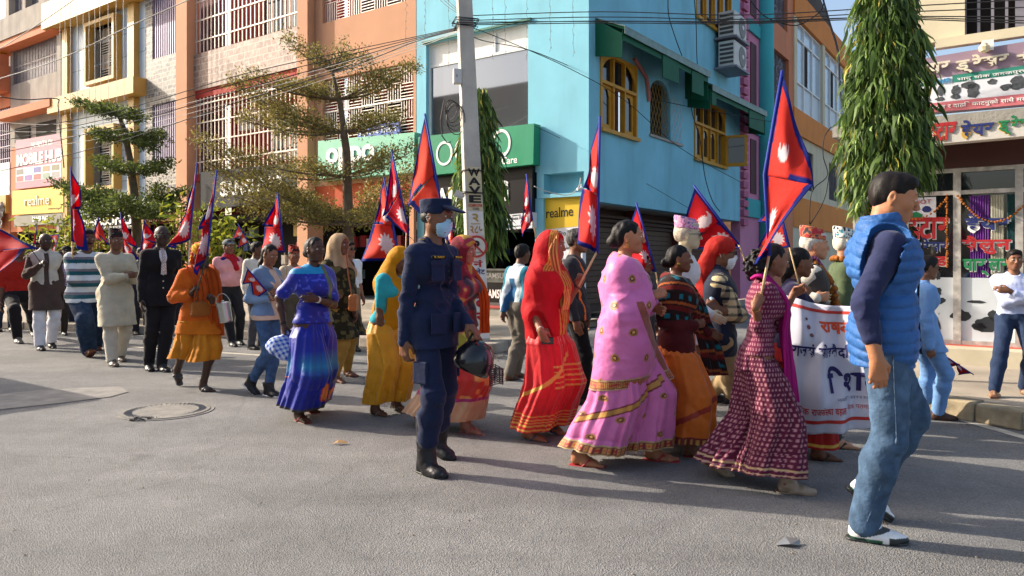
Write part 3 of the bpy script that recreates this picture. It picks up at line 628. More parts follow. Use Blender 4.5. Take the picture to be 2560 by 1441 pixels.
# ---------------------------------------------------------------- mosaic tiled bay with violet folding grilles
til = thing('tiled_building', 'narrow building with grey mosaic tiles and violet folding grilles', 'building', FF(16.2, 0, 0))
mb = MB(); fbox(mb, FF, 15.0, 17.3, -.2, .04, 6.65, 8.2); fbox(mb, FF, 15.0, 17.3, -.2, .04, 3.2, 4.75); fbox(mb, FF, 16.85, 17.3, -.2, .04, 4.752, 6.648); fbox(mb, FF, 16.85, 17.3, -.2, .04, 8.202, 12); mb.build('tiled_wall', M_tileg, til, split=True)
mb = MB(); fbox(mb, FF, 15.0, 17.3, -1.5, -1.3, .15, 12); fbox(mb, FF, 15.0, 17.3, -1.3, -.21, 6.3, 6.6); mb.build('recess_wall', mat('maroon_wall', '6E2A2C', .85), til)
for z0, z1 in ((4.76, 6.64), (8.21, 11.5)):
    mb = MB(); vbars(mb, FF, 15.02, 16.83, z0, z1, -.05, .13, .06)
    n = 14
    for k in range(n):
        a = 15.02+1.8*k/n
        for zz in (z0+.5, z0+1.2): mb.tube([FF(a, -.04, zz), FF(a+1.8/n, -.04, zz+.35)], .012, 4); mb.tube([FF(a, -.035, zz+.35), FF(a+1.8/n, -.035, zz)], .012, 4)
    mb.build('folding_grille', M_purple, til)
mb = MB(); fbox(mb, FF, 15.0, 17.3, -.2, .03, 2.7, 3.19); mb.build('shop_front', mat('dull_red_panel', '7A2C25', .7), til)
shop_room(FF, 15.0, 17.3, .15, 2.65, til, 1.28, mat('maroon_wall', '6E2A2C', .85))
# ---------------------------------------------------------------- pale blue clad building with ochre frames
pal = thing('clad_building', 'pale blue clad building with ochre bands and boxed windows', 'building', FF(20.2, 0, 0))
B0, B1 = 17.32, 23.2
WN = [(19.05, 20.95, 7.95, 10.0), (19.05, 20.95, 4.05, 6.1)]
mb = MB(); wall(mb, FF, B0, B1, 2.9, 12, -.25, 0, WN); mb.build('cladding', M_paleblue, pal)
mb = MB()
for a in np.arange(B0+.45, B1, .62):
    for (z0, z1) in ((3.0, 7.0), (7.8, 10.3)): fbox(mb, FF, a-.008, a+.008, .001, .006, z0, z1)
for z in (4.2, 5.3, 6.4, 8.6, 9.4): fbox(mb, FF, B0, B1, .0015, .0065, z-.01, z+.01)
# grooves are cut by the window boxes, which stand in front of them
mb.build('joint', mat('cladding_joint', '7C8A96', .7), pal)
mb = MB()
for a in (17.75, 22.6): fbox(mb, FF, a, a+.42, .007, .2, 3.0, 7.02); fbox(mb, FF, a, a+.42, .007, .2, 7.62, 10.3)
mb.build('ochre_column', M_yellow, pal, split=True)
mb = MB(); fbox(mb, FF, B0-.1, B1+.35, -.1, .5, 7.04, 7.6); fbox(mb, FF, B0-.1, B1+.6, -.1, .6, 10.32, 11.3); mb.build('ochre_band', M_yellow, pal, split=True)
for (a, b, z0, z1) in WN:
    mb = MB(); w_ = .13
    for (p, q, r, s) in ((a-w_, a, z0-w_, z1+w_), (b, b+w_, z0-w_, z1+w_), (a, b, z0-w_, z0), (a, b, z1, z1+w_)): fbox(mb, FF, p, q, -.24, .3, r, s)
    wo = mb.build('window', M_yellow, pal)
    mb = MB(); weave(mb, FF, a+.02, b-.25, z0+.03, z1-.03, -.2, .55, .03, 5); mb.build('window_grille', mat('cream_steel', 'D8CDBE', .5), wo)
    mb = MB(); fbox(mb, FF, a, b, -.26, -.23, z0, z1); mb.build('pane', M_glass, wo)
t, Q = board('signboard', 'dark board with big white letters behind the left tree trunk', 'shop sign', FF, (205, 541), (332, 534), (332, 572), (205, 577), -.05, .12, M_dgrey)
on_board(Q, 'lettering', 'SAMSUNG', .04, .98, .3, .95, M_lw, t, bold=.03, depth=.02); on_board(Q, 'lettering', 'JANKI ENTERPRISES', .45, .98, .06, .22, M_lw, t)
shop_room(FF, B0, B1, .15, 2.9, pal, 3)
mb = MB()
for a in (17.4, 19.2, 21.2, 23.0): fbox(mb, FF, a, a+.15, -.2, .06, .15, 2.88)
mb.build('shop_pier', M_yellow, pal, split=True)
goods(17.5, 23, .3, 2.3, -.8, 26, pal)
# ---------------------------------------------------------------- grey rendered house
gry = thing('grey_house', 'weathered grey rendered house with steel grilles and salmon slab edges', 'building', FF(25.7, 0, 0))
G0, G1 = 23.24, 28.15
mb = MB(); fbox(mb, FF, G0, G1, -.25, 0, 7.62, 8.85); fbox(mb, FF, G0, G0+.5, -.25, 0, 8.86, 10.6); fbox(mb, FF, G1-.25, G1, -.25, 0, 8.86, 10.6)
mw = MB(); fbox(mw, FF, G0, G1, -.25, 0, 6.2, 7.3); mw.build('band_wall', M_grey, gry)
fbox(mb, FF, G0-.02, G1+.9, -.3, .5, 10.6, 11.5); wall(mb, FF, G0, G1, 11.5, 15, -.25, .2, [(25.0, 26.2, 11.7, 13.5), (26.5, 27.8, 11.7, 13.5)]); mb.build('front_wall', M_grey, gry)
mb = MB(); fbox(mb, FF, G0-.01, G1+.4, -.3, .55, 7.3, 7.61); fbox(mb, FF, G0-.01, G1+.8, -.3, .45, 10.3, 10.59); mb.build('slab_edge', M_orange2, gry, split=True)
for q in ((G0+.5, G1-.25, 8.86, 10.28), (25.0, 26.2, 11.7, 13.5), (26.5, 27.8, 11.7, 13.5)): mb = MB(); vbars(mb, FF, *q, -.1, .14, .05); fbox(mb, FF, q[0], q[1], -.099, -.06, (q[2]+q[3])/2, (q[2]+q[3])/2+.05); mb.build('folding_grille', M_bars, gry)
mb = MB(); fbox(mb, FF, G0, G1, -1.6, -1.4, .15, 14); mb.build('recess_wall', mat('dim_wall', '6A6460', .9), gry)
mb = MB(); fbox(mb, FF, 23.3, 25.6, .01, .05, 6.35, 6.95); fbox(mb, FF, 26.2, 27.6, .01, .05, 6.35, 6.95); mb.build('window', M_dark, gry, split=True)
mb = MB(); fbox(mb, FF, 23.22, 23.6, .02, .14, 2.5, 10.2); mb.build('downpipe', M_grey, gry)
mb = MB(); fbox(mb, FF, G0, G1, -.25, -.01, 2.6, 6.19); mb.build('lower_wall', M_orange2, gry)
shop_room(FF, G0, G1, .15, 2.55, gry, 2); goods(G0+.2, G1-.5, .3, 2.0, -1.0, 16, gry)
t, Q = board('hoarding', 'faded pink hoarding with big white letters above the yellow board', 'shop sign', FF, (39, 352), (155, 333), (156, 461), (38, 474), .02, .15, M_pinkbd)
on_board(Q, 'lettering', 'JAI MATA DI', .34, .80, .76, .9, M_lw, t, bold=.02); on_board(Q, 'lettering', 'MOBILE HUB', .04, 1.0, .46, .7, M_lw, t, bold=.04, depth=.01)
TLc, TRc, BRc, BLc = Q
def patch(t, Q, u0, u1, v0, v1, m, name, lift=.006):
    TL, TR, BR, BL = Q; P = lambda u, v: (BL+(BR-BL)*u)*(1-v)+(TL+(TR-TL)*u)*v
    nn = (BR-BL).cross(TL-BL).normalized()*lift; mb = MB(); mb.poly([P(u0, v0)+nn, P(u1, v0)+nn, P(u1, v1)+nn, P(u0, v1)+nn]); return mb.build(name, m, t)
patch(t, Q, .02, .98, .14, .42, M_wbd, 'white_strip')
for i, c in enumerate(['6A6A6A', 'D5D0D0', '5B5AA0', 'C77E62', '707058', 'B04A55', '7A5AA0', 'B94A50', '7C9080', '8A8A8A']):
    patch(t, Q, .03+.19*(i % 5), .19+.19*(i % 5), .29-.14*(i//5), .40-.14*(i//5), mat('logo_'+c, c, .6), 'logo_panel', .009)
t, Q = board('signboard', 'plain yellow board with thin pale letters on the left', 'shop sign', FF, (31, 478), (158, 466), (158, 531), (30, 538), .02, .22, M_ybd)
on_board(Q, 'lettering', 'realme', .27, .76, .34, .72, mat('pale_letters', 'E0D9C4', .5), t, bold=.0, depth=.03)
on_board(Q, 'lettering', 'SMARTPHONES', .72, .97, .13, .19, M_lk, t)
t, Q = board('signboard', 'dull grey board with small white letters under the yellow board', 'shop sign', FF, (35, 541), (158, 533), (158, 558), (35, 567), .02, .2, mat('dull_grey_board', '63645F', .5, var=.2, vscale=3))
on_board(Q, 'lettering', 'SAMSUNG', .4, .72, .3, .8, M_lw, t, bold=.03, depth=.02)
# ---------------------------------------------------------------- salmon house at the left edge
sal = thing('salmon_house', 'salmon plastered house cut off by the left edge', 'building', FF(31, 0, 0))
mb = MB(); fbox(mb, FF, 28.2, 36, -.3, 0, .15, 4.2); fbox(mb, FF, 28.2, 36, -.3, .6, 8.6, 9.7); fbox(mb, FF, 28.2, 36, -.3, 0, 8.0, 8.58); mb.build('front_wall', M_orange2, sal)
mb = MB(); fbox(mb, FF, 28.2, 36, -.3, .02, 4.21, 5.6); mb.build('parapet', M_white, sal)
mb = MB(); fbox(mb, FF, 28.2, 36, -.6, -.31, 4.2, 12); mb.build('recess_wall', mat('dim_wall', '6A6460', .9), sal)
mb = MB(); vbars(mb, FF, 28.3, 36, 5.6, 7.98, -.1, .2, .04); hbars(mb, FF, 28.3, 36, 5.8, 7.9, -.09, .5, .04); mb.build('balcony_grille', M_purple, sal)
mb = MB(); fbox(mb, FF, 28.3, 36, .0, .12, 3.4, 4.19); mb.build('yellow_band', M_yellow, sal)
mb = MB(); mb.lathe([(.0, 0), (.25, .05), (.33, .3), (.3, .55), (.15, .7), (0, .72)], Matrix.Translation(FF(28.6, .2, 10.2)), 16); mb.build('finial_ball', mat('yellow_ball', 'D9A21F', .5), sal)
mb = MB(); fbox(mb, FF, 28.3, 28.9, .0, .5, 9.71, 10.2); mb.build('finial_post', M_orange2, sal)
cb = thing('cloth_banner', 'wrinkled grey printed cloth banner at the left edge below the balcony', 'banner', FF(29.2, .2, 2.8))
V = []; 
for j in range(14):
    for i in range(30):
        s = 28.4+i*.11; z = 2.8+j*.085; V.append(FF(s, .2+.05*math.sin(i*1.3+j*.5)+.03*math.sin(j*1.9), z-.06*math.sin(i*.4)))
Qd = [(j*30+i, j*30+i+1, (j+1)*30+i+1, (j+1)*30+i) for j in range(13) for i in range(29)]
Vn = np.array(V)-np.array(FF(29.2, .2, 2.8)); npmesh('cloth', Vn, np.array(Qd), mat('grey_cloth', '8E8480', .9, var=.4, vscale=5), cb)
# ================================================================ side street fronts
st = thing('pink_house', 'narrow pink and teal house with a round teal corner shaft in the side street', 'building', FS(11.4, 0, 0))
mb = MB(); fbox(mb, FS, 9.87, 12.9, -.3, .0, .15, 13); mb.build('front_wall', M_pink, st)
mb = MB(); mb.tube([FS(12.15, .12, .15), FS(12.15, .12, 13)], .3, 18); mb.build('shaft', M_teal, st, smooth=True)
mb = MB()
for z in np.arange(2.5, 12, .3): fbox(mb, FS, 9.9, 10.35, .002, .12, z, z+.2); fbox(mb, FS, 12.5, 12.88, .002, .22, z, z+.2)
mb.build('tooth_moulding', mat('rose_moulding', 'B4607E', .8), st, split=True)
mb = MB()
for z0, z1 in ((6.5, 8.6), (3.6, 5.4), (9.5, 11.5)): fbox(mb, FS, 10.9, 11.5, .003, .03, z0, z1)
mb.build('slit_window', mat('dark_maroon', '4A1522', .6), st, split=True)
mb = MB()
for z0, z1 in ((5.6, 6.2), (8.9, 9.3), (2.8, 3.4)): fbox(mb, FS, 10.4, 11.8, .002, .08, z0, z1)
mb.build('teal_panel', M_teal, st, split=True)
og = thing('iron_window_house', 'tall narrow orange house with curly iron window grilles in the side street', 'building', FS(14.5, 0, 0))
WH = [(13.5, 15.5, 6.3, 9.0), (13.5, 15.3, 10.0, 12.5), (13.6, 15.4, 3.6, 5.2)]
mb = MB(); wall(mb, FS, 12.91, 16.1, .15, 13.5, -.3, .05, WH); mb.build('front_wall', M_orange2, og)
for (a, b, z0, z1) in WH:
    mb = MB(); vbars(mb, FS, a, b, z0, z1, -.1, .18, .03)
    for k in range(16):
        c = (random.uniform(a+.15, b-.15), random.uniform(z0+.15, z1-.15)); r = random.uniform(.08, .22)
        mb.tube([FS(c[0]+r*(1-t*.04)*math.cos(t), -.08, c[1]+r*(1-t*.04)*math.sin(t)) for t in np.linspace(0, 8, 16)], .014, 4)
    wo = mb.build('window', M_bars, og); mb = MB(); fbox(mb, FS, a, b, -.29, -.25, z0, z1); mb.build('pane', M_glass, wo)
bz = thing('white_window_house', 'orange and cream house with long bands of white framed windows', 'building', FS(22, 0, 0))
mb = MB(); fbox(mb, FS, 16.11, 29, -.3, .12, 10.9, 12.0); fbox(mb, FS, 16.11, 29, -.3, .1, 6.35, 7.35); fbox(mb, FS, 16.11, 29, -.3, .06, 2.7, 3.9); mb.build('orange_band', M_org3, bz, split=True)
mb = MB(); wall(mb, FS, 16.11, 29, 3.9, 6.35, -.3, 0, [(18.2, 19.6, 4.3, 5.9), (22.6, 24.4, 4.2, 5.9)]); fbox(mb, FS, 16.11, 29, -.3, 0, .15, 2.7)
for t in (16.11, 20.9, 25.9): fbox(mb, FS, t, t+.45, -.2, .1, 7.35, 10.9)
fbox(mb, FS, 16.11, 29, -4, -3.8, .15, 10.9); mb.build('cream_wall', M_cream, bz)
mb = MB(); gl = MB(); pn = MB()
for (a, b) in ((16.56, 20.9), (21.35, 25.9), (26.35, 29)):
    n = 3; cw = (b-a)/n
    for i in range(n+1): fbox(mb, FS, a+i*cw-.03, a+i*cw+.03, -.1, .0, 7.36, 10.88)
    for z in (7.36, 8.45, 10.2, 10.82): fbox(mb, FS, a+.031, b-.031, -.098, -.004, z, z+.06)
    fbox(gl, FS, a, b, -.08, -.06, 8.5, 10.2); fbox(pn, FS, a, b, -.085, -.065, 7.4, 8.45); fbox(gl, FS, a, b, -.085, -.066, 10.27, 10.8)
    fbox(gl, FS, a+cw*1.1, a+cw*1.55, -.055, -.05, 8.52, 10.18, 1)
wo = mb.build('window_band', M_white, bz); gl.build('pane', [M_glass2, M_dark], wo); pn.build('lower_panel', mat('pale_panel', 'C3CDD3', .4, var=.05), wo)
for a, b, z0, z1 in ((18.2, 19.6, 4.3, 5.9), (22.6, 24.4, 4.2, 5.9)): mb = MB(); vbars(mb, FS, a, b, z0, z1, -.1, .25, .03); fbox(mb, FS, a, b, -.15, -.101, z0, z1, 1); mb.build('window', [M_bars, M_dark], bz)
mb = MB(); mb.hexa([FS(16.2, -3, 12.01), FS(26, -3, 12.01), FS(26, -.2, 12.01), FS(16.2, -.2, 12.01), FS(16.2, -3, 15.5), FS(24.5, -3, 15), FS(24.5, -.8, 14.2), FS(16.2, -.8, 15)]); mb.build('roof_stack', mat('dark_brick', '4A4038', .95, var=.4, vscale=8, bump=1, bscale=6), bz)
# ================================================================ hair dresser shop
hs = thing('salon_building', 'cream building of the hair dresser shop with canopy slab and glass shop front', 'building', FB(0, 0, 0))
la, _ = FB.hit(2165, 500)
ra = -4.0
winA = [FB.hit(*p) for p in ((2412, 0), (2412, 92), (2600, 60))]
mb = MB(); wall(mb, FB, ra, la, 4.02, 8, -.25, 0, [(ra+.2, winA[0][0], winA[1][1], 6.5)]); mb.build('front_wall', M_cream, hs)
mb = MB(); vbars(mb, FB, ra+.2, winA[0][0], winA[1][1], 6.5, -.08, .14, .03); fbox(mb, FB, winA[0][0]-.62, winA[0][0]-.5, -.1, .0, winA[1][1], 6.5); fbox(mb, FB, ra+.2, winA[0][0], -.2, -.15, winA[1][1], 6.5, 1); mb.build('window', [M_bars, M_dark], hs)
mb = MB(); fbox(mb, FB, ra, winA[0][0]+.3, .002, .12, winA[1][1]-.12, winA[1][1]-.01); mb.build('window_sill', M_cream, hs)
zc0 = FB.hit(2400, 322, .7)[1]; 
mb = MB(); fbox(mb, FB, ra, la+.25, -.25, .75, zc0+.02, zc0+.16); mb.build('canopy', M_conc, hs)
ztr = FB.hit(2400, 420)[1]; zlt = FB.hit(2400, 365)[1]; zpl = FB.hit(2400, 862)[1]; ztb = FB.hit(2400, 480)[1]
mb = MB(); fbox(mb, FB, ra, la, -.2, -.0, ztr, zc0+.019); mb.build('lintel', mat('dark_red_brown', '4A2A26', .6, var=.15, vscale=2), hs)
mb = MB(); fbox(mb, FB, ra, la, -.25, .12, .15, zpl-.03); fbox(mb, FB, ra, la, .121, .5, .15, .33); mb.build('plinth', mat('cream_plinth', 'BDB39A', .9, bump=.2, bscale=10, var=.12, vscale=2), hs)
mb = MB(); fbox(mb, FB, ra, la, -.25, .14, zpl-.029, zpl); mb.build('threshold', mat('brick_red_paint', 'B5523F', .7), hs)
# aluminium shop front
xs = [FB.hit(x, 600)[0] for x in (2140, 2262, 2392, 2548)]+[ra]
mb = MB()
for k, a in enumerate(xs): fbox(mb, FB, a-.04, a+.04, -.12, -.02, zpl, ztr)
for z in (ztb-.03, zpl+.0, ztr-.05): fbox(mb, FB, ra, la, -.115, -.025, z, z+.05)
fr_ = mb.build('door_frame', mat('worn_aluminium', 'B9B4AC', .5, metal=.3, var=.3, vscale=12), hs)
zmid = FB.hit(2470, 695)[1]
mb = MB(); fbox(mb, FB, ra, la, -.08, -.07, zmid, ztr); mb.build('pane', M_glass, fr_)
shop_room(FB, ra, la, zpl, ztr, hs, 3)
def curt(a, wd, m):
    mb = MB(); n = 24; v = []; f = []
    for k in range(n+1):
        x = a-wd*k/n; o = -.06+.012*math.sin(k*2.1)
        v += [FB(x, o, zmid), FB(x, o, ztb-.05)]
    for k in range(n): f.append((2*k, 2*k+2, 2*k+3, 2*k+1))
    mb.add(v, f); mb.build('curtain', m, hs)
cx1 = FB.hit(2405, 600)[0]; curt(cx1-.08, .2, mat('violet_curtain', '6B2E8C', .8)); curt(cx1-.29, .13, mat('pale_curtain', 'C9C6B4', .8)); curt(cx1-.45, .0+.1, mat('teal_curtain', '2C5B60', .8))
# printed lower panels: abstract black and white shapes
mb = MB(); fbox(mb, FB, ra, la, -.068, -.055, zpl+.05, zmid-.002); pp = mb.build('printed_panel', mat('printed_film', 'C9D0D4', .5, var=.04), hs)
mb = MB()
def blob(c, rx, rz, j=.2, n=18, o=-.052):
    mb.poly([FB(c[0]+rx*math.cos(t)*(1+random.uniform(-j, j)), o, c[1]+rz*math.sin(t)*(1+random.uniform(-j, j))) for t in [2*PI*k/n for k in range(n)]])
for (px, py, r, q) in ((2468, 812, .13, .09), (2448, 818, .07, .05), (2485, 790, .06, .06), (2335, 730, .08, .07), (2350, 752, .06, .04), (2400, 790, .1, .07), (2345, 690, .03, .05), (2500, 720, .05, .02), (2340, 815, .05, .1), (2440, 755, .09, .02)):
    blob(FB.hit(px, py, -.052), r, q)
mb.build('print', mat('print_black', '2C3034', .5), pp, split=True)
# window lettering
def wl(pieces, px0, px1, py0, py1, m):
    a0, z1 = FB.hit(px0, py0, -.05); a1, z0 = FB.hit(px1, py1, -.05); zb = FB.hit(px0, py1, -.05)[1]; r = FB(a1, -.05, z0)-FB(a0, -.05, zb)
    w_ = r.length
    write('lettering', pieces, FB(a0-.012, -.045, zb-.012), r, ZU, w_, z1-zb, M_lw, hs, bold=.05, depth=.004)
    write('lettering', pieces, FB(a0, -.04, zb), r, ZU, w_, z1-zb, m, hs, bold=.03, depth=.008)
wl(['स~', 'टा', 'र'], 2270, 2372, 545, 600, M_lred); wl(['ड्', 'रे', 'स', 'र'], 2278, 2370, 596, 640, M_lblue); wl(['ए', 'ण~', 'ड'], 2290, 2368, 642, 672, M_lred)
wl(['हे', 'य', 'र'], 2412, 2525, 535, 582, M_lblue); wl(['सै', 'लु', 'न'], 2402, 2528, 590, 636, M_lred); wl(['पा', 'र्', 'ल', 'र'], 2406, 2524, 648, 690, M_lgreen)
mb = MB(); a, z = FB.hit(2310, 520, -.05); fbox(mb, FB, a-.13, a+.13, -.05, -.046, z-.13, z+.13); np_ = mb.build('notice', M_wbd, hs)
mb = MB(); blob((a-.03, z-.02), .05, .04, .1, 14, -.043); mb.build('blue_logo', M_lblue, np_); mb = MB(); blob((a+.1, z-.1), .08, .05, .2, 14, -.042); mb.build('green_logo', M_lgreen, np_)
write('lettering', 'HOT', FB(a+.1, -.044, z+.05), -U, ZU, .18, .05, M_lred, np_)
# marigold strings
M_mari = mat('marigold', '9A5A1E', .9, var=.3, vscale=40)
def garland(name, lab, pts, r, step, parent=None, m=None, seed=1):
    g_ = thing(name, lab, 'garland', pts[0]); rr = random.Random(seed); mb = MB(); P = [Vector(p) for p in pts]; d = 0
    for i in range(len(P)-1):
        n = max(1, int((P[i+1]-P[i]).length/step))
        for k in range(n):
            c = P[i].lerp(P[i+1], k/n)+Vector((rr.uniform(-1, 1), rr.uniform(-1, 1), rr.uniform(-1, 1)))*r*.3; q = r*rr.uniform(.7, 1.15)
            mb.lathe([(0, -q*.8), (q*.7, -q*.6), (q, 0), (q*.75, q*.55), (0, q*.75)], Matrix.Translation(c) @ Matrix.Rotation(rr.uniform(0, 6), 4, (rr.random(), rr.random(), 1)), 7)
    mb.build('blossoms', m or M_mari, g_); return g_
def sag(p, q, dz, n=12): return [p.lerp(q, k/n)-ZU*dz*4*(k/n)*(1-k/n) for k in range(n+1)]
pA, pB, pC, pD = (FB(*((lambda h: (h[0], .0, h[1]))(FB.hit(*q)))) for q in ((2265, 545), (2372, 488), (2395, 490), (2585, 480)))
garland('marigold_string', 'marigold string drooping across the left glass door of the salon', sag(pA, pB, .12), .017, .028, seed=2)
garland('marigold_string', 'marigold string sagging across the right glass door of the salon', sag(pC, pD, .33), .017, .028, seed=3)
garland('marigold_string', 'marigold string hanging straight down the middle door post', [pB+U*.02, pB+U*.02-ZU*.9], .017, .028, seed=4)
# shop boards
t, Q = board('salon_signboard', 'large upper salon board with raised pale Hindi letters on mauve and photo strip below', 'shop sign', FB, (2240, 158), (2600, 98), (2600, 258), (2240, 290), -.0, .16, mat('mauve_board', '97808F', .6, var=.08, vscale=2))
M_bone = mat('bone_letters', 'D8CFB8', .5)
patch(t, Q, 0, 1, 0, .17, mat('faded_red_strip', 'C06A70', .6), 'red_strip', .005); patch(t, Q, 0, 1, .17, .60, M_wbd, 'photo_strip', .005); patch(t, Q, 0, .30, .49, .62, mat('green_strip', '2F7F6E', .6), 'green_strip', .008); patch(t, Q, .415, 1, .49, .62, mat('green_strip', '2F7F6E', .6), 'green_strip', .008)
on_board(Q, 'lettering', ['हे', 'य', 'र'], .165, .40, .66, .97, M_bone, t, bold=.03, depth=.03); on_board(Q, 'lettering', ['ड्', 'रे', 'स', 'र'], .44, .80, .64, .95, M_bone, t, bold=.03, depth=.03); on_board(Q, 'lettering', ['सै'], .85, .99, .64, .95, M_bone, t, bold=.03, depth=.03)
on_board(Q, 'lettering', 'WiFi', .31, .40, .51, .6, mat('wifi_blue', '4FA0D0', .5), t, bold=.02, depth=.012); on_board(Q, 'lettering', ['भा', 'नु', ' ', 'चो', 'क', ' ', 'ज', 'न', 'क', 'पु', 'र', 'धा', 'म'], .45, .98, .51, .6, M_lw, t, depth=.012); on_board(Q, 'lettering', ['ठा', 'कु', 'र'], .16, .26, .51, .6, M_lw, t, depth=.012)
on_board(Q, 'lettering', ['को', ' ', 'क', 'पा', 'ल', ' ', 'र', ' ', 'दा', 'हि', ' ', 'का', 'ट', 'नु', 'को', ' ', 'सा', 'थै', ' ', 'म', 'सा', 'ज'], .16, .98, .03, .14, M_lw, t, depth=.01)
TLc, TRc, BRc, BLc = Q; nn = (BRc-BLc).cross(TLc-BLc).normalized()*.008; mb = MB()
for (u, v, ru, rv) in ((.22, .4, .03, .09), (.33, .38, .03, .09), (.44, .37, .03, .1), (.44, .25, .035, .05), (.56, .33, .045, .14), (.53, .43, .06, .06), (.22, .24, .04, .05), (.33, .23, .035, .04), (.69, .45, .03, .05), (.86, .38, .05, .12), (.78, .33, .04, .06)):
    mb.poly([BLc+(BRc-BLc)*(u+ru*math.cos(k)*(1+random.uniform(-.25, .25)))+(TLc-BLc)*(v+rv*math.sin(k)*(1+random.uniform(-.2, .2)))+nn for k in np.linspace(0, 2*PI, 16, endpoint=False)])
mb.build('photo_print', mat('print_grey', '4A4D50', .5, var=.4, vscale=30), t, split=True)
t, Q = board('salon_signboard', 'lower white salon strip with red and navy Hindi letters under the canopy', 'shop sign', FB, (2230, 316), (2600, 283), (2600, 337), (2230, 370), .55, .74, mat('cream_board', 'CFC9BE', .6, var=.06, vscale=2))
M_ly = mat('yellow_outline', 'C9A24A', .6)
for pc, u0, u1, m in ((['न्', 'यू'], .17, .23, M_lgreen), (['स~', 'टा', 'र'], .265, .46, M_lred), (['हे', 'य', 'र'], .49, .71, M_lblue), (['ड्', 'रे', 'स', 'र'], .74, .99, M_lgreen)):
    on_board(Q, 'lettering', pc, u0-.004, u1+.002, .08, .9, M_ly, t, bold=.05, depth=.005); on_board(Q, 'lettering', pc, u0, u1, .1, .92, m, t, bold=.03, depth=.01)
mb = MB(); a, z = FB.hit(2470, 118, .1); fbox(mb, FB, a-.06, a+.06, .16, .2, z-.06, z+.06); t = thing('bulb_holder', 'white bulb holder with lamp fixed on top of the upper salon board', 'lamp', FB(a, .16, z)); mb.build('base', M_white, t); mb = MB(); mb.lathe([(0, 0), (.05, .02), (.06, .07), (.03, .11), (0, .12)], Matrix.Translation(FB(a+.03, .25, z-.1)), 10); mb.build('bulb', mat('cream_bulb', 'D8CBA8', .3), t)
# ================================================================ concrete pole
PB = at(1197, 850, 11.1); PB.z = KH; PT = at(1158, -60, 11.1); 
def pole_pt(z): k = (z-PB.z)/(PT.z-PB.z); return PB.lerp(PT, k)
yaw = math.radians(14); PX = Vector((math.cos(yaw), math.sin(yaw), 0)); PN = Vector((math.sin(yaw), -math.cos(yaw), 0))
pole = thing('utility_pole', 'square tapering concrete utility pole painted with letters beside the pavement', 'pole', PB)
def half(z): k = (z-PB.z)/(PT.z-PB.z); return .15-.045*k, .12-.03*k
mb = MB(); zs = np.linspace(PB.z, PT.z, 8); v = []; f = []
for z in zs:
    c = pole_pt(z); hx, hn = half(z); v += [c-PX*hx-PN*hn, c+PX*hx-PN*hn, c+PX*hx+PN*hn, c-PX*hx+PN*hn]
for i in range(7):
    for k in range(4): f.append((i*4+k, i*4+(k+1) % 4, (i+1)*4+(k+1) % 4, (i+1)*4+k))
f.append((28, 29, 30, 31)); mb.add(v, f); mb.build('shaft', mat('pole_concrete', 'B9B4AA', .9, bump=.5, bscale=22, var=.18, vscale=2.5, stain=.4, stain_c=(.12, .115, .1)), pole, bevel=.02)
def on_pole(body, y0, y1, x0, x1, m, bold=.02, lift=.006):
    z0 = HC+(HY-y1)/F*11.1; z1 = HC+(HY-y0)/F*11.1; zc = (z0+z1)/2; c = pole_pt(z0); hx, hn = half(zc)
    up = (PT-PB).normalized()
    return write('lettering', body, c+PN*(hn+lift)+PX*((x0-.5)*2*hx), PX, up, (x1-x0)*2*hx, z1-z0, m, pole, bold=bold, depth=.003, n=PN)
def pole_patch(y0, y1, x0, x1, m, name, lift=.003):
    z0 = HC+(HY-y1)/F*11.1; z1 = HC+(HY-y0)/F*11.1; P = lambda z, x: pole_pt(z)+PN*(half(z)[1]+lift)+PX*((x-.5)*2*half(z)[0]); mb = MB(); mb.poly([P(z0, x0), P(z0, x1), P(z1, x1), P(z1, x0)]); mb.build(name, m, pole)
pole_patch(420, 527, .12, .96, mat('cream_patch', 'C9BC98', .8, var=.1, vscale=6), 'painted_patch'); pole_patch(600, 845, .02, .98, mat('whitewash', 'DAD6D0', .85, var=.12, vscale=5), 'whitewash'); pole_patch(530, 590, .12, .96, mat('whitewash', 'DAD6D0', .85), 'whitewash')
for i, ch in enumerate('WAVE'): on_pole(ch, 424+i*22, 443+i*22, .2, .9, M_lk, .04)
on_pole('COMPUTER', 512, 519, .16, .95, M_lred, .02); on_pole('COD', 521, 526, .4, .75, M_lk, .02)
M_mus = mat('mustard_paint', 'B08A30', .7)
on_pole('२', 536, 556, .35, .7, M_mus, .02); on_pole('२८५', 566, 586, .2, .92, M_mus, .02); pole_patch(560, 562, .25, .8, M_mus, 'stroke', .007)
on_pole(['नं'], 650, 668, .3, .8, M_lred, .03); on_pole(['प्', 'ले', 'ट'], 670, 690, .1, .9, M_lblue, .02); on_pole(['पे'], 698, 728, .15, .85, M_lred, .04); on_pole(['ट'], 740, 768, .3, .95, M_lred, .04); on_pole(['र'], 780, 806, .3, .95, M_lred, .04)
sgn = thing('no_parking_sign', 'round red and white no parking sign on the pole', 'sign', at(1191, 617, 10.9))
cs = at(1191, 617, 10.93); Mr = Matrix.Translation(cs) @ PN.to_track_quat('Z', 'Y').to_matrix().to_4x4()
def disc(r, z0, z1, m, nm): mb = MB(); mb.lathe([(0, z1), (r, z1), (r, z0), (0, z0)], Mr, 32); mb.build(nm, m, sgn)
disc(.165, 0, .012, mat('sign_red', 'B8352C', .5), 'rim'); disc(.13, .012, .016, mat('sign_white', 'D8D2C4', .5, stain=.5, stain_c=(.3, .2, .1)), 'face')
write('letter', 'P', cs-PX*.055-ZU*.06+PN*.018, PX, ZU, .1, .15, M_lk, sgn, bold=.05, n=PN)
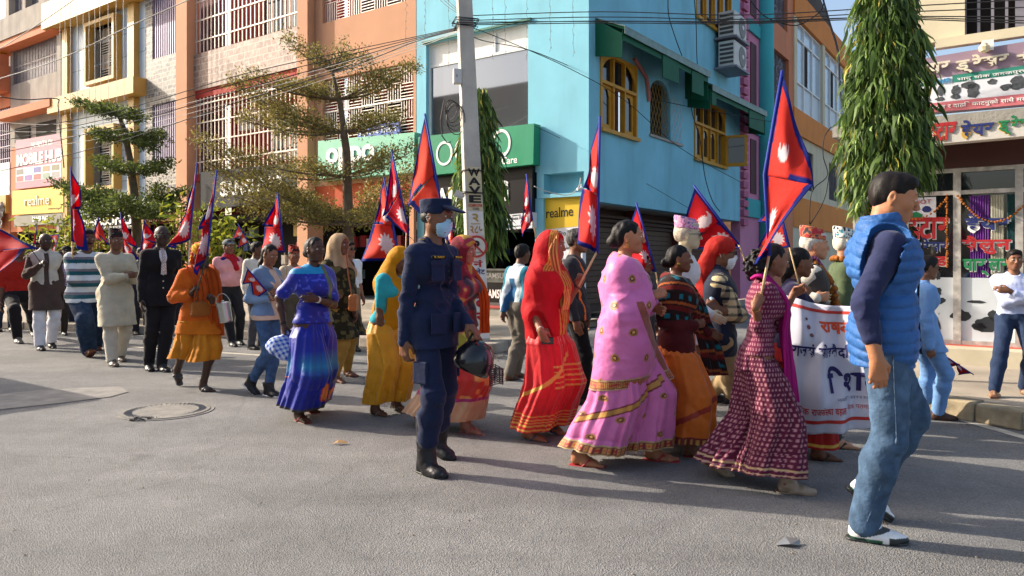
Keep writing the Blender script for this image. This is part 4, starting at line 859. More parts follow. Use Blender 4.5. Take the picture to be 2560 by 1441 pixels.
mb = MB(); d1 = (PX*.7-ZU*.7)*.13; e1 = (PX*.7+ZU*.7)*.014; mb.prism([cs-d1-e1+PN*.024, cs+d1-e1+PN*.024, cs+d1+e1+PN*.024, cs-d1+e1+PN*.024], PN*.003); mb.build('slash', mat('sign_red', 'B8352C', .5), sgn)
write('lettering', ['नो', ' ', 'पा', 'र्', 'कि', 'ङ'], cs-PX*.06-ZU*.105+PN*.018, PX, ZU, .12, .03, M_lk, sgn, n=PN)
mbx = thing('meter_box', 'pale grey metal box strapped on the side of the pole', 'box', at(1143, 190, 10.95))
c = at(1143, 192, 10.98); mb = MB(); mb.hexa([c+PX*x+PN*n_+ZU*z for z in (-.11, .11) for x, n_ in ((-.06, -.05), (.06, -.05), (.06, .05), (-.06, .05))]); mb.build('casing', mat('box_grey', 'C3C3C0', .4), mbx, bevel=.01)
mb = MB(); mb.hexa([c+PX*x+PN*n_+ZU*z for z in (-.02, .02) for x, n_ in ((-.02, .05), (-.005, .05), (-.005, .06), (-.02, .06))]); mb.build('latch', M_bars, mbx)
# tie wires, torn tape and coils on the pole
for k, (yy, lab) in enumerate(((430, 'wire band round the pole just above the painted letters'), (484, 'wire band with torn tape round the pole at the letter V'), (62, 'thick bundle of wires tied round the top of the pole'))):
    z = HC+(HY-yy)/F*11.1; c = pole_pt(z); hx, hn = half(z); t = thing('tie_wire', lab, 'wire', c); mb = MB()
    for j in range(3 if k < 2 else 8):
        e = .012+random.uniform(0, .012 if k < 2 else .06); zz = random.uniform(-.015, .015)*(1 if k < 2 else 4)
        mb.tube([c+PX*sx*(hx+e)+PN*sn*(hn+e)+ZU*(zz+random.uniform(-.01, .01)) for sx, sn in ((-1, -1), (1, -1), (1, 1), (-1, 1), (-1, -1))], .006, 5)
    mb.build('wire', M_cable, t)
    if k == 1: mb = MB(); mb.add([c-PX*(hx+.02)+PN*(hn*.5)+Vector(q) for q in ((0, 0, 0), (-.1, 0, .05), (-.14, -.02, -.04), (-.02, -.02, -.1), (.03, -.03, -.05))], [(0, 1, 2, 3, 4)]); mb.build('tape', M_cablew, t)
cl = thing('cable_coil', 'loops of black cable hanging on the left side of the pole', 'cable', at(1130, 270, 11)); mb = MB()
for j in range(5):
    cx_, cy_ = 1128+j*3, 275+j*6; r = .11+.015*j
    mb.tube([at(cx_, cy_, 11)+Vector((r*.8*math.cos(t), .05*math.sin(t*2+j), r*1.3*math.sin(t))) for t in np.linspace(0, 2*PI, 22)], .006, 5)
mb.tube([at(x, y, 10.95) for x, y in ((1110, 250), (1101, 300), (1105, 340), (1118, 358), (1128, 355))], .009, 5); mb.build('cable', M_cable, cl)
# ================================================================ overhead cables
def cable(lab, pts, Y0, Y1, r=.012, m=None, grp='overhead cables', sagpx=0):
    n = len(pts); Y = [Y0+(Y1-Y0)*i/(n-1) for i in range(n)] if not isinstance(Y0, list) else Y0
    P = [at(x, y, Y[i]) for i, (x, y) in enumerate(pts)]
    # smooth through the points (Catmull-Rom)
    Q = []
    for i in range(n-1):
        p0 = P[max(i-1, 0)]; p1 = P[i]; p2 = P[i+1]; p3 = P[min(i+2, n-1)]
        for k in range(6):
            t = k/6; Q.append(.5*((2*p1)+(p2-p0)*t+(2*p0-5*p1+4*p2-p3)*t*t+(3*p1-p0-3*p2+p3)*t**3))
    Q.append(P[-1]); o = MB(); o.tube(Q, r, 5); q = o.build('cable', m or M_cable, None, smooth=True)
    return meta(q, lab, 'cable', grp)
XL = 1168
for k, (y0, ym, y1) in enumerate(((40, 44, 14), (52, 55, 24), (60, 63, 38), (63, 66, 45), (56, 60, 30))):
    cable('one of the taut dark cables running right from the pole top across the awnings', [(XL, y0), (1500, ym-14+k*2), (1850, ym-6), (2200, ym-24+2*k), (2560, y1-14+k*9), (2700, y1-20+k*8)], 11.1, 7.2, .007)
for k, (ym, ye) in enumerate(((118, 158), (128, 172), (140, 196), (160, 235))):
    cable('one of the dark cables slanting left from the pole past the orange building', [(XL, 64+2*k), (1040, 92+4*k), (870, ym+10), (600, ym+70+8*k), (300, ye+118), (0, ye+175+6*k), (-150, ye+190+8*k)], 11.1, 15, .0075)
cable('dark cable dropping from the pole across the front glass to the awning', [(XL, 70), (1200, 100), (1330, 128), (1480, 190), (1620, 245), (1900, 300), (1985, 310)], 11.1, 22, .009)
cable('second dark cable dropping from the pole to the blue side wall', [(XL, 66), (1250, 96), (1420, 170), (1560, 250), (1700, 370), (1850, 455)], 11.1, 20, .008)
cable('thin dark cable slanting down the blue wall to the brown shutters', [(1335, 315), (1430, 360), (1500, 396), (1600, 450), (1720, 520)], 15.4, 18.5, .006)
for k in range(3): cable('thin dark wire rising from the pole top to the upper left', [(XL, 45), (1120, 18-8*k), (1070, -30-10*k)], 11.1, 14, .005)
cable('pale cable crossing the clad building from lower left to upper right', [(-60, 215), (0, 197), (150, 148), (320, 68), (480, -4), (560, -40)], 16, 13, .010, M_cablew)
cable('pale cable crossing the grey house to the upper right corner', [(-60, 150), (0, 122), (90, 65), (190, -4), (240, -45)], 16, 14, .009, M_cablew)
for k in range(4): cable('thin pale wire crossing low in front of the left houses', [(-60, 300+k*24), (120, 312+k*18), (330, 290+k*14), (520, 246+k*13), (780, 180+k*10), (1050, 100+k*6), (XL, 70)], 17, 11.1, .005, M_cablew)
cable('grey cable with a hanging knot at the corner of the grey house', [(0, 242), (60, 250), (140, 247), (145, 265), (150, 320), (160, 420)], 25, 25, .02)
cable('drooping black cable loop before the orange side street house', [(1875, 0), (1910, 40), (1960, 60), (2000, 62), (2050, 30), (2060, 0)], 16, 16, .012)
cable('black cable bundle falling along the white windows', [(2055, -10), (2075, 60), (2095, 130), (2100, 230), (2112, 280)], 16, 12, .02)
cable('loose brown cable hanging before the cream wall', [(2078, 318), (2060, 345), (2058, 390), (2068, 440), (2030, 480), (2024, 560)], 14, 14, .010)
cable('second loose dark cable before the cream wall', [(2090, 330), (2098, 370), (2075, 430), (2060, 500), (2020, 570)], 14, 14, .010)
cable('dark cable running down the blue side wall from the awning', [(1735, -10), (1740, 60), (1742, 140), (1745, 200), (1728, 225), (1730, 280), (1750, 350), (1762, 440), (1780, 500), (1800, 530)], 19.5, 20, .012)
cable('dark cable swinging along the awning top', [(1670, -10), (1672, 40), (1690, 100), (1705, 140)], 18, 18.5, .012)
cable('white cable drooping in the recess above the yellow panel', [(1335, 466), (1370, 480), (1420, 488), (1445, 470), (1452, 445)], 15.5, 15.4, .010, M_cablew)
# hanging strings of small lamps
for k, (x, y1) in enumerate(((845, 0), (1015, 120), (1062, 100), (1120, 170), (1232, 150), (1262, 140), (1315, 152), (1376, 130), (1432, 142))[1:]):
    t = thing('lamp_string', 'thin dark string of tiny lamps hanging down the plastered wall', 'fairy lights', at(x, -20, 15.4), 'lamp strings on the corner building'); mb = MB()
    yy = np.linspace(-25, y1, 16); P = [at(x+random.uniform(-2, 2)+k % 3, y, 15.2) for y in yy]; mb.tube(P, .003, 4)
    mb.build('wire', M_cable, t); mb = MB()
    for p in P[::2]: mb.lathe([(0, -.02), (.009, -.01), (.006, .01), (0, .02)], Matrix.Translation(p+Vector((.012, 0, 0))), 5)
    mb.build('lamps', mat('clear_lamp', 'B9B9B0', .2), t)
for k, x in enumerate((150, 162, 176, 192, 208, 222, 237, 250, 270, 290, 308)):
    t = thing('lamp_string', 'pale string of tiny lamps hanging before the ochre and pale blue cladding', 'fairy lights', at(x, -20, 24), 'lamp strings on the clad building'); mb = MB()
    mb.tube([at(x+random.uniform(-1, 1)+k*.3*j/8, -20+(330-k*6)*j/8, 24.2) for j in range(9)], .008, 4); mb.build('wire', M_cablew, t)
cctv = thing('security_camera', 'small white security camera under the blue corner recess', 'camera', at(1452, 470, 15.4)); c = at(1452, 472, 15.35); mb = MB(); mb.tube([c+Vector((-.08, -.05, -.02)), c+Vector((.03, .0, .01))], .03, 10); mb.build('body', M_white, cctv); mb = MB(); mb.tube([c, c+Vector((.02, .1, .1))], .012, 6); mb.build('bracket', M_white, cctv)
# ================================================================ across the street, out of the picture: seen in the reflecting glass and by its shadow
op = thing('opposite_building', 'plain brown building on the near side of the street, mirrored in the large front glass', 'building', (-20, 3, 0)); FO = Front(Vector((-6.5, -7.5, 0)), U, -NF)
mb = MB(); wall(mb, FO, 4, 19.9, 0, 6, -6, 0, []); wall(mb, FO, 19.9, 42, 0, 12.2, -6, .3, [(22+4*i, 24+4*i, 8, 10) for i in range(4)]); mb.build('wall', mat('brown_render', '5A493E', .9, var=.15, vscale=1), op); mb = MB()
for i in range(4): fbox(mb, FO, 22+4*i, 24+4*i, -.3, -.2, 8, 10)
mb.build('window', M_dark, op, split=True)
van = thing('loudspeaker_van', 'white box van standing just outside the left edge of the picture', 'van', (-7.6, 8.4, 0)); FV = Front(Vector((-7.35, 8.28, 0)), U, -NF)
mb = MB(); fbox(mb, FV, 0, 3.6, -1.6, 0, .45, 1.9); mb.build('body', M_white, van, bevel=.12); mb = MB(); fbox(mb, FV, -.02, -.005, -1.45, -.15, 1.2, 1.75); fbox(mb, FV, .4, 3.2, .002, .02, 1.2, 1.7); mb.build('window', M_glass, van, split=True)
for a in (.7, 2.9):
    for o in (-1.5, -.1): mb = MB(); mb.tube([FV(a, o-.1, .33), FV(a, o+.1, .33)], .33, 18); mb.build('wheel', M_cable, van)
# ================================================================ trees and shrubs
def leaf_material(key, c1, c2, c3):
    m = mat(key, c1, .55, var=0, spec=.3); T, N, K, p = nodes(m); g = N.new('ShaderNodeAttribute'); g.attribute_name = 'Col'
    K.new(g.outputs['Color'], p.inputs['Base Color']); tr = N.new('ShaderNodeBsdfTranslucent'); K.new(g.outputs['Color'], tr.inputs[0])
    ms = N.new('ShaderNodeMixShader'); ms.inputs[0].default_value = .35; K.new(p.outputs[0], ms.inputs[1]); K.new(tr.outputs[0], ms.inputs[2]); K.new(ms.outputs[0], N['Material Output'].inputs[0]); return m
M_leaf = leaf_material('leaf', '4E5A28', '', '')
M_bark = mat('bark', '6A5A48', .95, var=.3, vscale=9, bump=.8, bscale=30)
def leaves(name, C, D, Ln, Wd, cols, parent, curl=.25, fold=0):
    """C centres, D directions (unit), each leaf a bent blade of 4 points x 2"""
    n = len(C); C = np.asarray(C, np.float32); D = np.asarray(D, np.float32); D /= np.linalg.norm(D, axis=1, keepdims=True)+1e-9
    R = rng.normal(size=(n, 3)).astype(np.float32); S = np.cross(D, R); S /= np.linalg.norm(S, axis=1, keepdims=True)+1e-9; Nn = np.cross(S, D)
    Ln = np.broadcast_to(Ln, n)[:, None]; Wd = np.broadcast_to(Wd, n)[:, None]
    P0 = C; P1 = C+D*Ln*.45+S*Wd*.5+Nn*Ln*curl*.1; P2 = C+D*Ln-Nn*Ln*curl; P3 = C+D*Ln*.45-S*Wd*.5+Nn*Ln*curl*.1
    V = np.stack([P0, P1, P2, P3], 1).reshape(-1, 3); Q = np.arange(4*n).reshape(-1, 4)
    o = wroot(parent).translation; V = V-np.array(o, np.float32)
    return npmesh(name, V, Q, M_leaf, parent, np.repeat(cols, 4, 0), smooth=False)
def pick(n, cs, ws):
    A = np.array([lin(c) for c in cs], np.float32); k = rng.choice(len(cs), n, p=np.array(ws)/sum(ws)); return A[k]*rng.uniform(.75, 1.25, (n, 1)).astype(np.float32)
def layered_tree(lab, base, trunk_px, Y, tiers, dens, cols, ws, lsize, sp=1.0, cat='tree'):
    """tiers: (trunk point index position t on trunk, list of branch tips px) -> flat sprays of small leaves along thin branches"""
    t = thing('layered_tree', lab, cat, base); TP = [Vector(base)]+[at(x, y, Y) for x, y in trunk_px]
    mb = MB(); mb.tube(TP, list(np.linspace(.13, .025, len(TP))), 9); 
    CC = []; DD = []; br = MB()
    for (o, tips) in tiers:
        O = at(*o, Y)
        for (x, y, dY) in tips:
            T_ = at(x, y, Y+dY); d = T_-O; n = 10; side = Vector((-d.y, d.x, 0)).normalized()
            P = [O+d*(k/n)+ZU*(-.12*d.length*math.sin(PI*k/n)*.4)+side*random.uniform(-.03, .03)*d.length*.3 for k in range(n+1)]
            br.tube(P, list(np.linspace(.03, .006, n+1)), 5)
            m = int(d.length*dens)
            for j in range(m):
                k = random.random()**.75; p = O+d*k; tw = (1.05-k)*.42*d.length*.75+.16
                ang = random.uniform(-1, 1); tl = random.uniform(.1, 1)*tw
                q = p+side*ang*tl+ZU*(random.gauss(0, .07)+.08*random.random())*sp+d.normalized()*tl*.5
                if random.random() < .06: br.tube([p, (p+q)/2+ZU*.02, q], .005, 3)
                for i in range(7):
                    CC.append(tuple(q+Vector((random.gauss(0, .085), random.gauss(0, .085), random.gauss(0, .05)*sp)))); v = (q-p).normalized() if (q-p).length > .01 else side
                    DD.append(tuple(v+Vector((random.gauss(0, .7), random.gauss(0, .7), random.gauss(0, .5)))))
    mb.build('trunk', M_bark, t, smooth=True); br.build('branches', M_bark, t)
    leaves('crown', CC, DD, rng.uniform(.7, 1.3, len(CC))*lsize, rng.uniform(.35, .55, len(CC))*lsize, pick(len(CC), cols, ws), t); return t
YT = 15.5
layered_tree('small tree with flat dark green tiers before the pale blue clad building', gnd(345, 813), [(344, 640), (342, 560), (335, 480), (325, 400), (312, 330), (298, 290), (262, 265)], YT,
    [((342, 530), [(140, 460, .4), (190, 520, -.8), (250, 480, 1.0), (460, 480, .3), (440, 520, -1), (400, 470, .9), (300, 500, -1.4), (230, 540, -1.2), (390, 540, -1.3), (180, 490, -.2), (430, 500, .2)]),
     ((330, 430), [(270, 420, -.7), (420, 410, .3), (400, 425, -.6), (320, 420, .8), (250, 400, .4)]),
     ((315, 345), [(240, 335, -.5), (400, 335, .5), (380, 375, -.4), (300, 340, .7), (260, 350, .3), (400, 350, .1)]),
     ((300, 290), [(205, 262, .2), (335, 290, -.4), (345, 300, .3), (270, 275, .4), (240, 275, -.3)])], 92, ['4E5C2C', '667236', '7C8442', '46542A'], [4, 4, 2, 3], .075, .6)
layered_tree('large feathery tree with sparse olive tiers before the orange building', gnd(872, 832), [(871, 640), (870, 560), (868, 460), (866, 380), (858, 320), (852, 270), (838, 210), (822, 150)], 14.2,
    [((870, 560), [(500, 350, -.6), (530, 420, .6), (560, 480, -1.0), (600, 520, .2), (1040, 480, .4), (1010, 520, -.8), (700, 540, -1.2), (950, 545, -1.2), (1030, 430, .6), (760, 500, 1.2), (930, 480, 1.2), (620, 440, -.9), (680, 470, .8), (640, 510, -.5)]),
     ((866, 440), [(620, 400, -.4), (980, 380, .5), (1030, 380, -.2), (700, 440, .7), (960, 420, -.8), (770, 420, -.8)]),
     ((856, 330), [(600, 300, .2), (580, 210, -.2), (1000, 290, .4), (990, 310, -.5), (700, 330, -.8), (930, 300, .8), (640, 260, .6), (680, 290, -.5)]),
     ((846, 250), [(620, 195, -.3), (980, 215, .2), (1035, 170, .3), (740, 210, -.6), (950, 190, -.4), (760, 230, .6), (700, 215, .3)]),
     ((832, 180), [(720, 105, .2), (920, 150, -.2), (790, 130, -.3), (880, 140, .4), (860, 120, 0)])], 72, ['7C7640', '938848', 'A39650', '68623A', '957648'], [4, 4, 2, 3, 1], .062)
def mast_tree(lab, base, axis_px, Y, prof, n, seed, ll=.2):
    """drooping mast tree: long wavy leaves hanging round a slim axis; prof gives (height row px, half width m)"""
    r = np.random.default_rng(seed); t = thing('mast_tree', lab, 'tree', base)
    mb = MB(); P = [Vector(base)]+[at(x, y, Y) for x, y in axis_px]; mb.tube(P, list(np.linspace(.06, .03, len(P))), 8); mb.build('trunk', M_bark, t, smooth=True)
    ys = np.array([p[0] for p in prof], float); hw = np.array([p[1] for p in prof]); cx = np.array([p[2] for p in prof], float); dn = np.maximum(hw, .05)
    cum = np.cumsum(dn); u = r.uniform(0, 1, n); y = np.interp(u, np.concatenate([[0], cum/cum[-1]])[:len(ys)], ys) if False else r.choice(np.linspace(ys[0], ys[-1], 400), n, p=(lambda w_: w_/w_.sum())(np.interp(np.linspace(ys[0], ys[-1], 400), ys, dn)))
    W = np.interp(y, ys, hw); X = np.interp(y, ys, cx); th = r.uniform(0, 2*PI, n); rad = W*(r.uniform(0, 1, n)**.45)*(1+.18*np.sin(y*.07+th*2)+.12*np.sin(y*.16+th*5))
    Cc = np.stack([(X-CX)/F*Y+rad*np.cos(th), Y+rad*np.sin(th), HC+(HY-y)/F*Y+.12], 1)
    D = np.stack([np.cos(th)*.38+r.normal(0, .22, n), np.sin(th)*.38+r.normal(0, .22, n), -1+r.normal(0, .22, n)], 1)
    # each leaf: a strip of 4 segments, wavy edge
    D /= np.linalg.norm(D, axis=1, keepdims=True); R = r.normal(size=(n, 3)); S = np.cross(D, R); S /= np.linalg.norm(S, axis=1, keepdims=True); Nn = np.cross(S, D)
    Ln = r.uniform(.5, 1.35, n)*ll; Wd = Ln*r.uniform(.10, .19, n); ks = np.array([0, .2, .45, .72, 1.0]); wk = np.array([.25, .9, 1, .75, .04])
    V = []
    ph = r.uniform(0, 6, n)
    for k, w_ in zip(ks, wk):
        c = Cc+D*(Ln*k)[:, None]+Nn*(Ln*.10*np.sin(ph+k*6))[:, None]-np.array([0, 0, 1])*(Ln*.25*k*k)[:, None]; V += [c+S*(Wd*w_)[:, None]*.5, c-S*(Wd*w_)[:, None]*.5]
    V = np.stack(V, 1).reshape(-1, 3); b = np.arange(n)[:, None]*10; Q = np.concatenate([b+np.array([2*k, 2*k+1, 2*k+3, 2*k+2]) for k in range(4)], 0)
    cols = pick(n, ['4A6230', '627C3E', '86A050', '34461F', 'A89C40'], [5, 4, 3, 2.5, .5]); V = V-np.array(base)
    npmesh('crown', V, Q, M_leaf, t, np.repeat(cols, 10, 0), smooth=True); return t
b = gnd(2150, 985, .15); b = at(2155, 900, 7.6); b.z = .15
mast_tree('tall mast tree with long drooping glossy leaves beside the salon signs', b, [(2160, 600), (2180, 400), (2195, 200), (2205, -60)], 7.6, [(-60, .16, 2208), (0, .22, 2210), (80, .29, 2212), (150, .33, 2214), (250, .36, 2216), (330, .38, 2218), (420, .42, 2220), (460, .38, 2220), (500, .25, 2190), (540, .10, 2160)], 6200, 5, .17)
b = at(1205, 860, 12.0); b.z = .15
mast_tree('slim drooping mast tree growing just behind the utility pole', b, [(1204, 600), (1203, 420), (1202, 260)], 12.0, [(236, .08, 1203), (300, .22, 1198), (380, .30, 1196), (450, .34, 1198), (520, .36, 1206), (580, .32, 1214), (640, .16, 1218)], 3200, 6, .24)
def shrub(lab, px, py0, py1, Y, wpx, n, seed):
    r = np.random.default_rng(seed); b = at(px, 800, Y); b.z = .12; t = thing('young_plant', lab, 'plant', b, 'young plants along the kerb'); mb = MB(); CC = []; DD = []
    for k in range(7):
        tip = at(px+r.uniform(-.5, .5)*wpx, r.uniform(py0, (py0+py1)/2), Y+r.uniform(-.4, .4)); mb.tube([b, (b+tip)/2+Vector((r.uniform(-.08, .08), 0, 0)), tip], [.018, .012, .005], 5)
        for j in range(n//7):
            a = r.uniform(.35, 1.02); p = b.lerp(tip, a); CC.append(tuple(p+Vector(tuple(r.normal(0, .11, 3))))); DD.append((r.normal(0, 1), r.normal(0, 1), r.normal(-.35, .5)))
    mb.build('stem', M_bark, t); leaves('foliage', CC, DD, r.uniform(.12, .2, len(CC)), r.uniform(.04, .06, len(CC)), pick(len(CC), ['8C9430', 'A3A83A', '6E8030', 'B0A83E'], [3, 3, 2, 1]), t, .4)
for a in (('young plant with yellow green leaves behind the bald man', 110, 545, 600, 15.5, 90, 320, 1), ('young plant with yellow green leaves beside the striped shirt man', 180, 530, 590, 15.2, 120, 420, 2), ('young plant with yellow green leaves under the left tree', 250, 510, 580, 15.3, 80, 260, 3), ('leafy young plant right of the suited man', 445, 505, 600, 14.0, 70, 420, 4), ('leafy young plant behind the monk', 520, 520, 610, 13.8, 120, 520, 5), ('leafy young plant behind the pink shirt man', 585, 525, 620, 13.6, 90, 380, 6)): shrub(*a)
# ================================================================ modelling by distance fields (clay-like solids turned into one mesh each)
_NL = rng.uniform(-1, 1, (32, 32, 32)).astype(np.float32)
def vnoise(P):
    i = np.floor(P).astype(np.int32); f = (P-i).astype(np.float32); f = f*f*(3-2*f); i &= 31; j = (i+1) & 31
    x0, y0, z0 = i[..., 0], i[..., 1], i[..., 2]; x1, y1, z1 = j[..., 0], j[..., 1], j[..., 2]; fx, fy, fz = f[..., 0], f[..., 1], f[..., 2]; N = _NL
    a = N[x0, y0, z0]*(1-fx)+N[x1, y0, z0]*fx; b = N[x0, y1, z0]*(1-fx)+N[x1, y1, z0]*fx
    c = N[x0, y0, z1]*(1-fx)+N[x1, y0, z1]*fx; d = N[x0, y1, z1]*(1-fx)+N[x1, y1, z1]*fx
    a = a*(1-fy)+b*fy; c = c*(1-fy)+d*fy; return a*(1-fz)+c*fz
A3 = lambda p: np.array(p, np.float32)
def smin(a, b, k):
    if k <= 0: return np.minimum(a, b)
    h = np.maximum(k-np.abs(a-b), 0)/k; return np.minimum(a, b)-h*h*k*.25
def unit(v): v = np.asarray(v, float); return v/(np.linalg.norm(v)+1e-12)
class Cone:
    """round limb from a to b; fl = (direction, factor) squashes the cross-section along a direction"""
    def __init__(s, a, b, ra, rb, k=.02, fl=None, op='+'): s.a = A3(a); s.b = A3(b); s.ra = ra; s.rb = rb; s.k = k; s.fl = fl; s.op = op
    def box(s): r = max(s.ra, s.rb); return np.minimum(s.a, s.b)-r, np.maximum(s.a, s.b)+r
    def ev(s, P, t=0):
        p = P-s.a; ba = s.b-s.a; sc = 1
        if s.fl is not None:
            w_ = A3(unit(s.fl[0])); f = 1/s.fl[1]-1; p = p+(p@w_)[..., None]*w_*f; ba = ba+(ba@w_)*w_*f; sc = (1+s.fl[1])/2
        l2 = float(ba@ba)+1e-9; h = np.clip((p@ba)/l2, 0, 1); d = np.sqrt(((p-h[..., None]*ba)**2).sum(-1))
        return (d-(s.ra+(s.rb-s.ra)*h))*sc-t
class Ell:
    def __init__(s, c, r, R=None, k=.02, op='+'): s.c = A3(c); s.r = A3(r); s.R = None if R is None else np.asarray(R, np.float32); s.k = k; s.op = op
    def box(s): m = float(max(s.r)); return s.c-m, s.c+m
    def ev(s, P, t=0):
        p = P-s.c
        if s.R is not None: p = p@s.R
        r = s.r+t; k0 = np.sqrt(((p/r)**2).sum(-1)); k1 = np.sqrt(((p/(r*r))**2).sum(-1))+1e-9; return k0*(k0-1)/k1
class Cut:
    """removes everything on the side n of the plane through p"""
    def __init__(s, p, n, k=.0, near=None): s.p = A3(p); s.n = A3(unit(n)); s.k = k; s.near = near
class Box3:
    def __init__(s, c, h, R=None, rd=.005, k=.004, op='+'): s.c = A3(c); s.h = A3(h); s.R = None if R is None else np.asarray(R, np.float32); s.rd = rd; s.k = k; s.op = op
    def box(s): m = float(np.linalg.norm(s.h)); return s.c-m, s.c+m
    def ev(s, P, t=0):
        p = P-s.c
        if s.R is not None: p = p@s.R
        q = np.abs(p)-(s.h-s.rd); return np.sqrt((np.maximum(q, 0)**2).sum(-1))+np.minimum(q.max(-1), 0)-s.rd-t
def solid(prims, vox, t=0, wr=None, cuts=(), pad=.03, rough=0):
    """prims in order -> (V, Q); t inflates; wr(P) adds a displacement near the surface"""
    lo = np.min([p.box()[0] for p in prims if p.op == '+'], 0)-pad-max(t, 0); hi = np.max([p.box()[1] for p in prims if p.op == '+'], 0)+pad+max(t, 0)
    n = np.ceil((hi-lo)/vox).astype(int)+1; D = np.full(tuple(n), .12, np.float32)
    ax = [lo[i]+vox*np.arange(n[i], dtype=np.float32) for i in range(3)]
    for p in prims:
        a, b = p.box(); m = max(.035, p.k)+max(t, 0)+vox*2
        i0 = np.maximum(((a-m-lo)/vox).astype(int), 0); i1 = np.minimum(((b+m-lo)/vox).astype(int)+2, n)
        if (i1 <= i0).any(): continue
        sl_ = tuple(slice(i0[q], i1[q]) for q in range(3)); G = np.stack(np.meshgrid(*[ax[q][sl_[q]] for q in range(3)], indexing='ij'), -1)
        d = p.ev(G, t)
        if p.op == '+': D[sl_] = smin(D[sl_], d, p.k)
        elif p.op == '-': D[sl_] = -smin(-D[sl_], d, p.k)
    mask = np.abs(D) < .03+vox*2
    idx = np.argwhere(mask)
    if wr is not None:
        P = (lo+idx*vox).astype(np.float32); D[mask] += wr(P).astype(np.float32)
    for c in cuts:
        if isinstance(c, Cut):
            g = np.zeros(tuple(n), np.float32)
            for q in range(3): g += ((ax[q]-c.p[q])*c.n[q]).reshape([-1 if z == q else 1 for z in range(3)])
            if c.near is not None:
                G = np.stack(np.meshgrid(*ax, indexing='ij'), -1); far = c.near.ev(G); g = np.maximum(g*1.0, -1); g = np.where(far > 0, -1, g)
            D = np.maximum(D, g)
        else:
            G = np.stack(np.meshgrid(*ax, indexing='ij'), -1); D = np.maximum(D, -c.ev(G)-(rough*vnoise(G*np.float32(75)) if rough else 0))
    np.clip(D, -vox*3, vox*3, out=D); D[0] = D[-1] = vox*3; D[:, 0] = D[:, -1] = vox*3; D[:, :, 0] = D[:, :, -1] = vox*3
    g = vdb.FloatGrid(vox*3); g.copyFromArray(D); v, q = g.convertToQuads(0.0)
    return (np.asarray(v, np.float32)*vox+lo.astype(np.float32)), np.asarray(q, np.int32)[:, ::-1]
def rotx(a): c, s = math.cos(a), math.sin(a); return np.array([[1, 0, 0], [0, c, -s], [0, s, c]])
def roty(a): c, s = math.cos(a), math.sin(a); return np.array([[c, 0, s], [0, 1, 0], [-s, 0, c]])
def rotz(a): c, s = math.cos(a), math.sin(a); return np.array([[c, -s, 0], [s, c, 0], [0, 0, 1]])
R_ = math.radians
# ================================================================ people
M_skin = mat('skin', None, .5, attr=True, var=.08, vscale=18, spec=.35, bump=.15, bscale=90)
M_cloth = mat('cloth', None, .85, attr=True, var=.12, vscale=9, spec=.15, bump=.55, bscale=24, sheen=.12)
M_denim = mat('denim', None, .85, attr=True, var=.3, vscale=16, spec=.12, bump=.8, bscale=30)
M_silk = mat('silk_cloth', None, .5, attr=True, var=.10, vscale=10, spec=.3, bump=.6, bscale=20, sheen=.3)
M_thin = mat('thin_cloth', None, .75, attr=True, var=.08, vscale=12, spec=.2, bump=.6, bscale=24, trans=.25)
M_leath = mat('leather', None, .45, attr=True, var=.15, vscale=20, spec=.4, bump=.2, bscale=60)
M_nylon = mat('quilted_nylon', None, .6, attr=True, var=.12, vscale=9, spec=.3, bump=.8, bscale=34)
M_hair = mat('hair', None, .55, attr=True, var=.35, vscale=60, spec=.22, bump=.25, bscale=120)
M_eye = mat('eye', None, .15, attr=True, var=0, spec=.6)
M_metal = mat('gold_metal', 'C99A3A', .3, metal=1, var=.1)
def jit(P, amp, f, seed=0): return amp*vnoise(P*np.float32(f)+np.float32(seed*7.3))
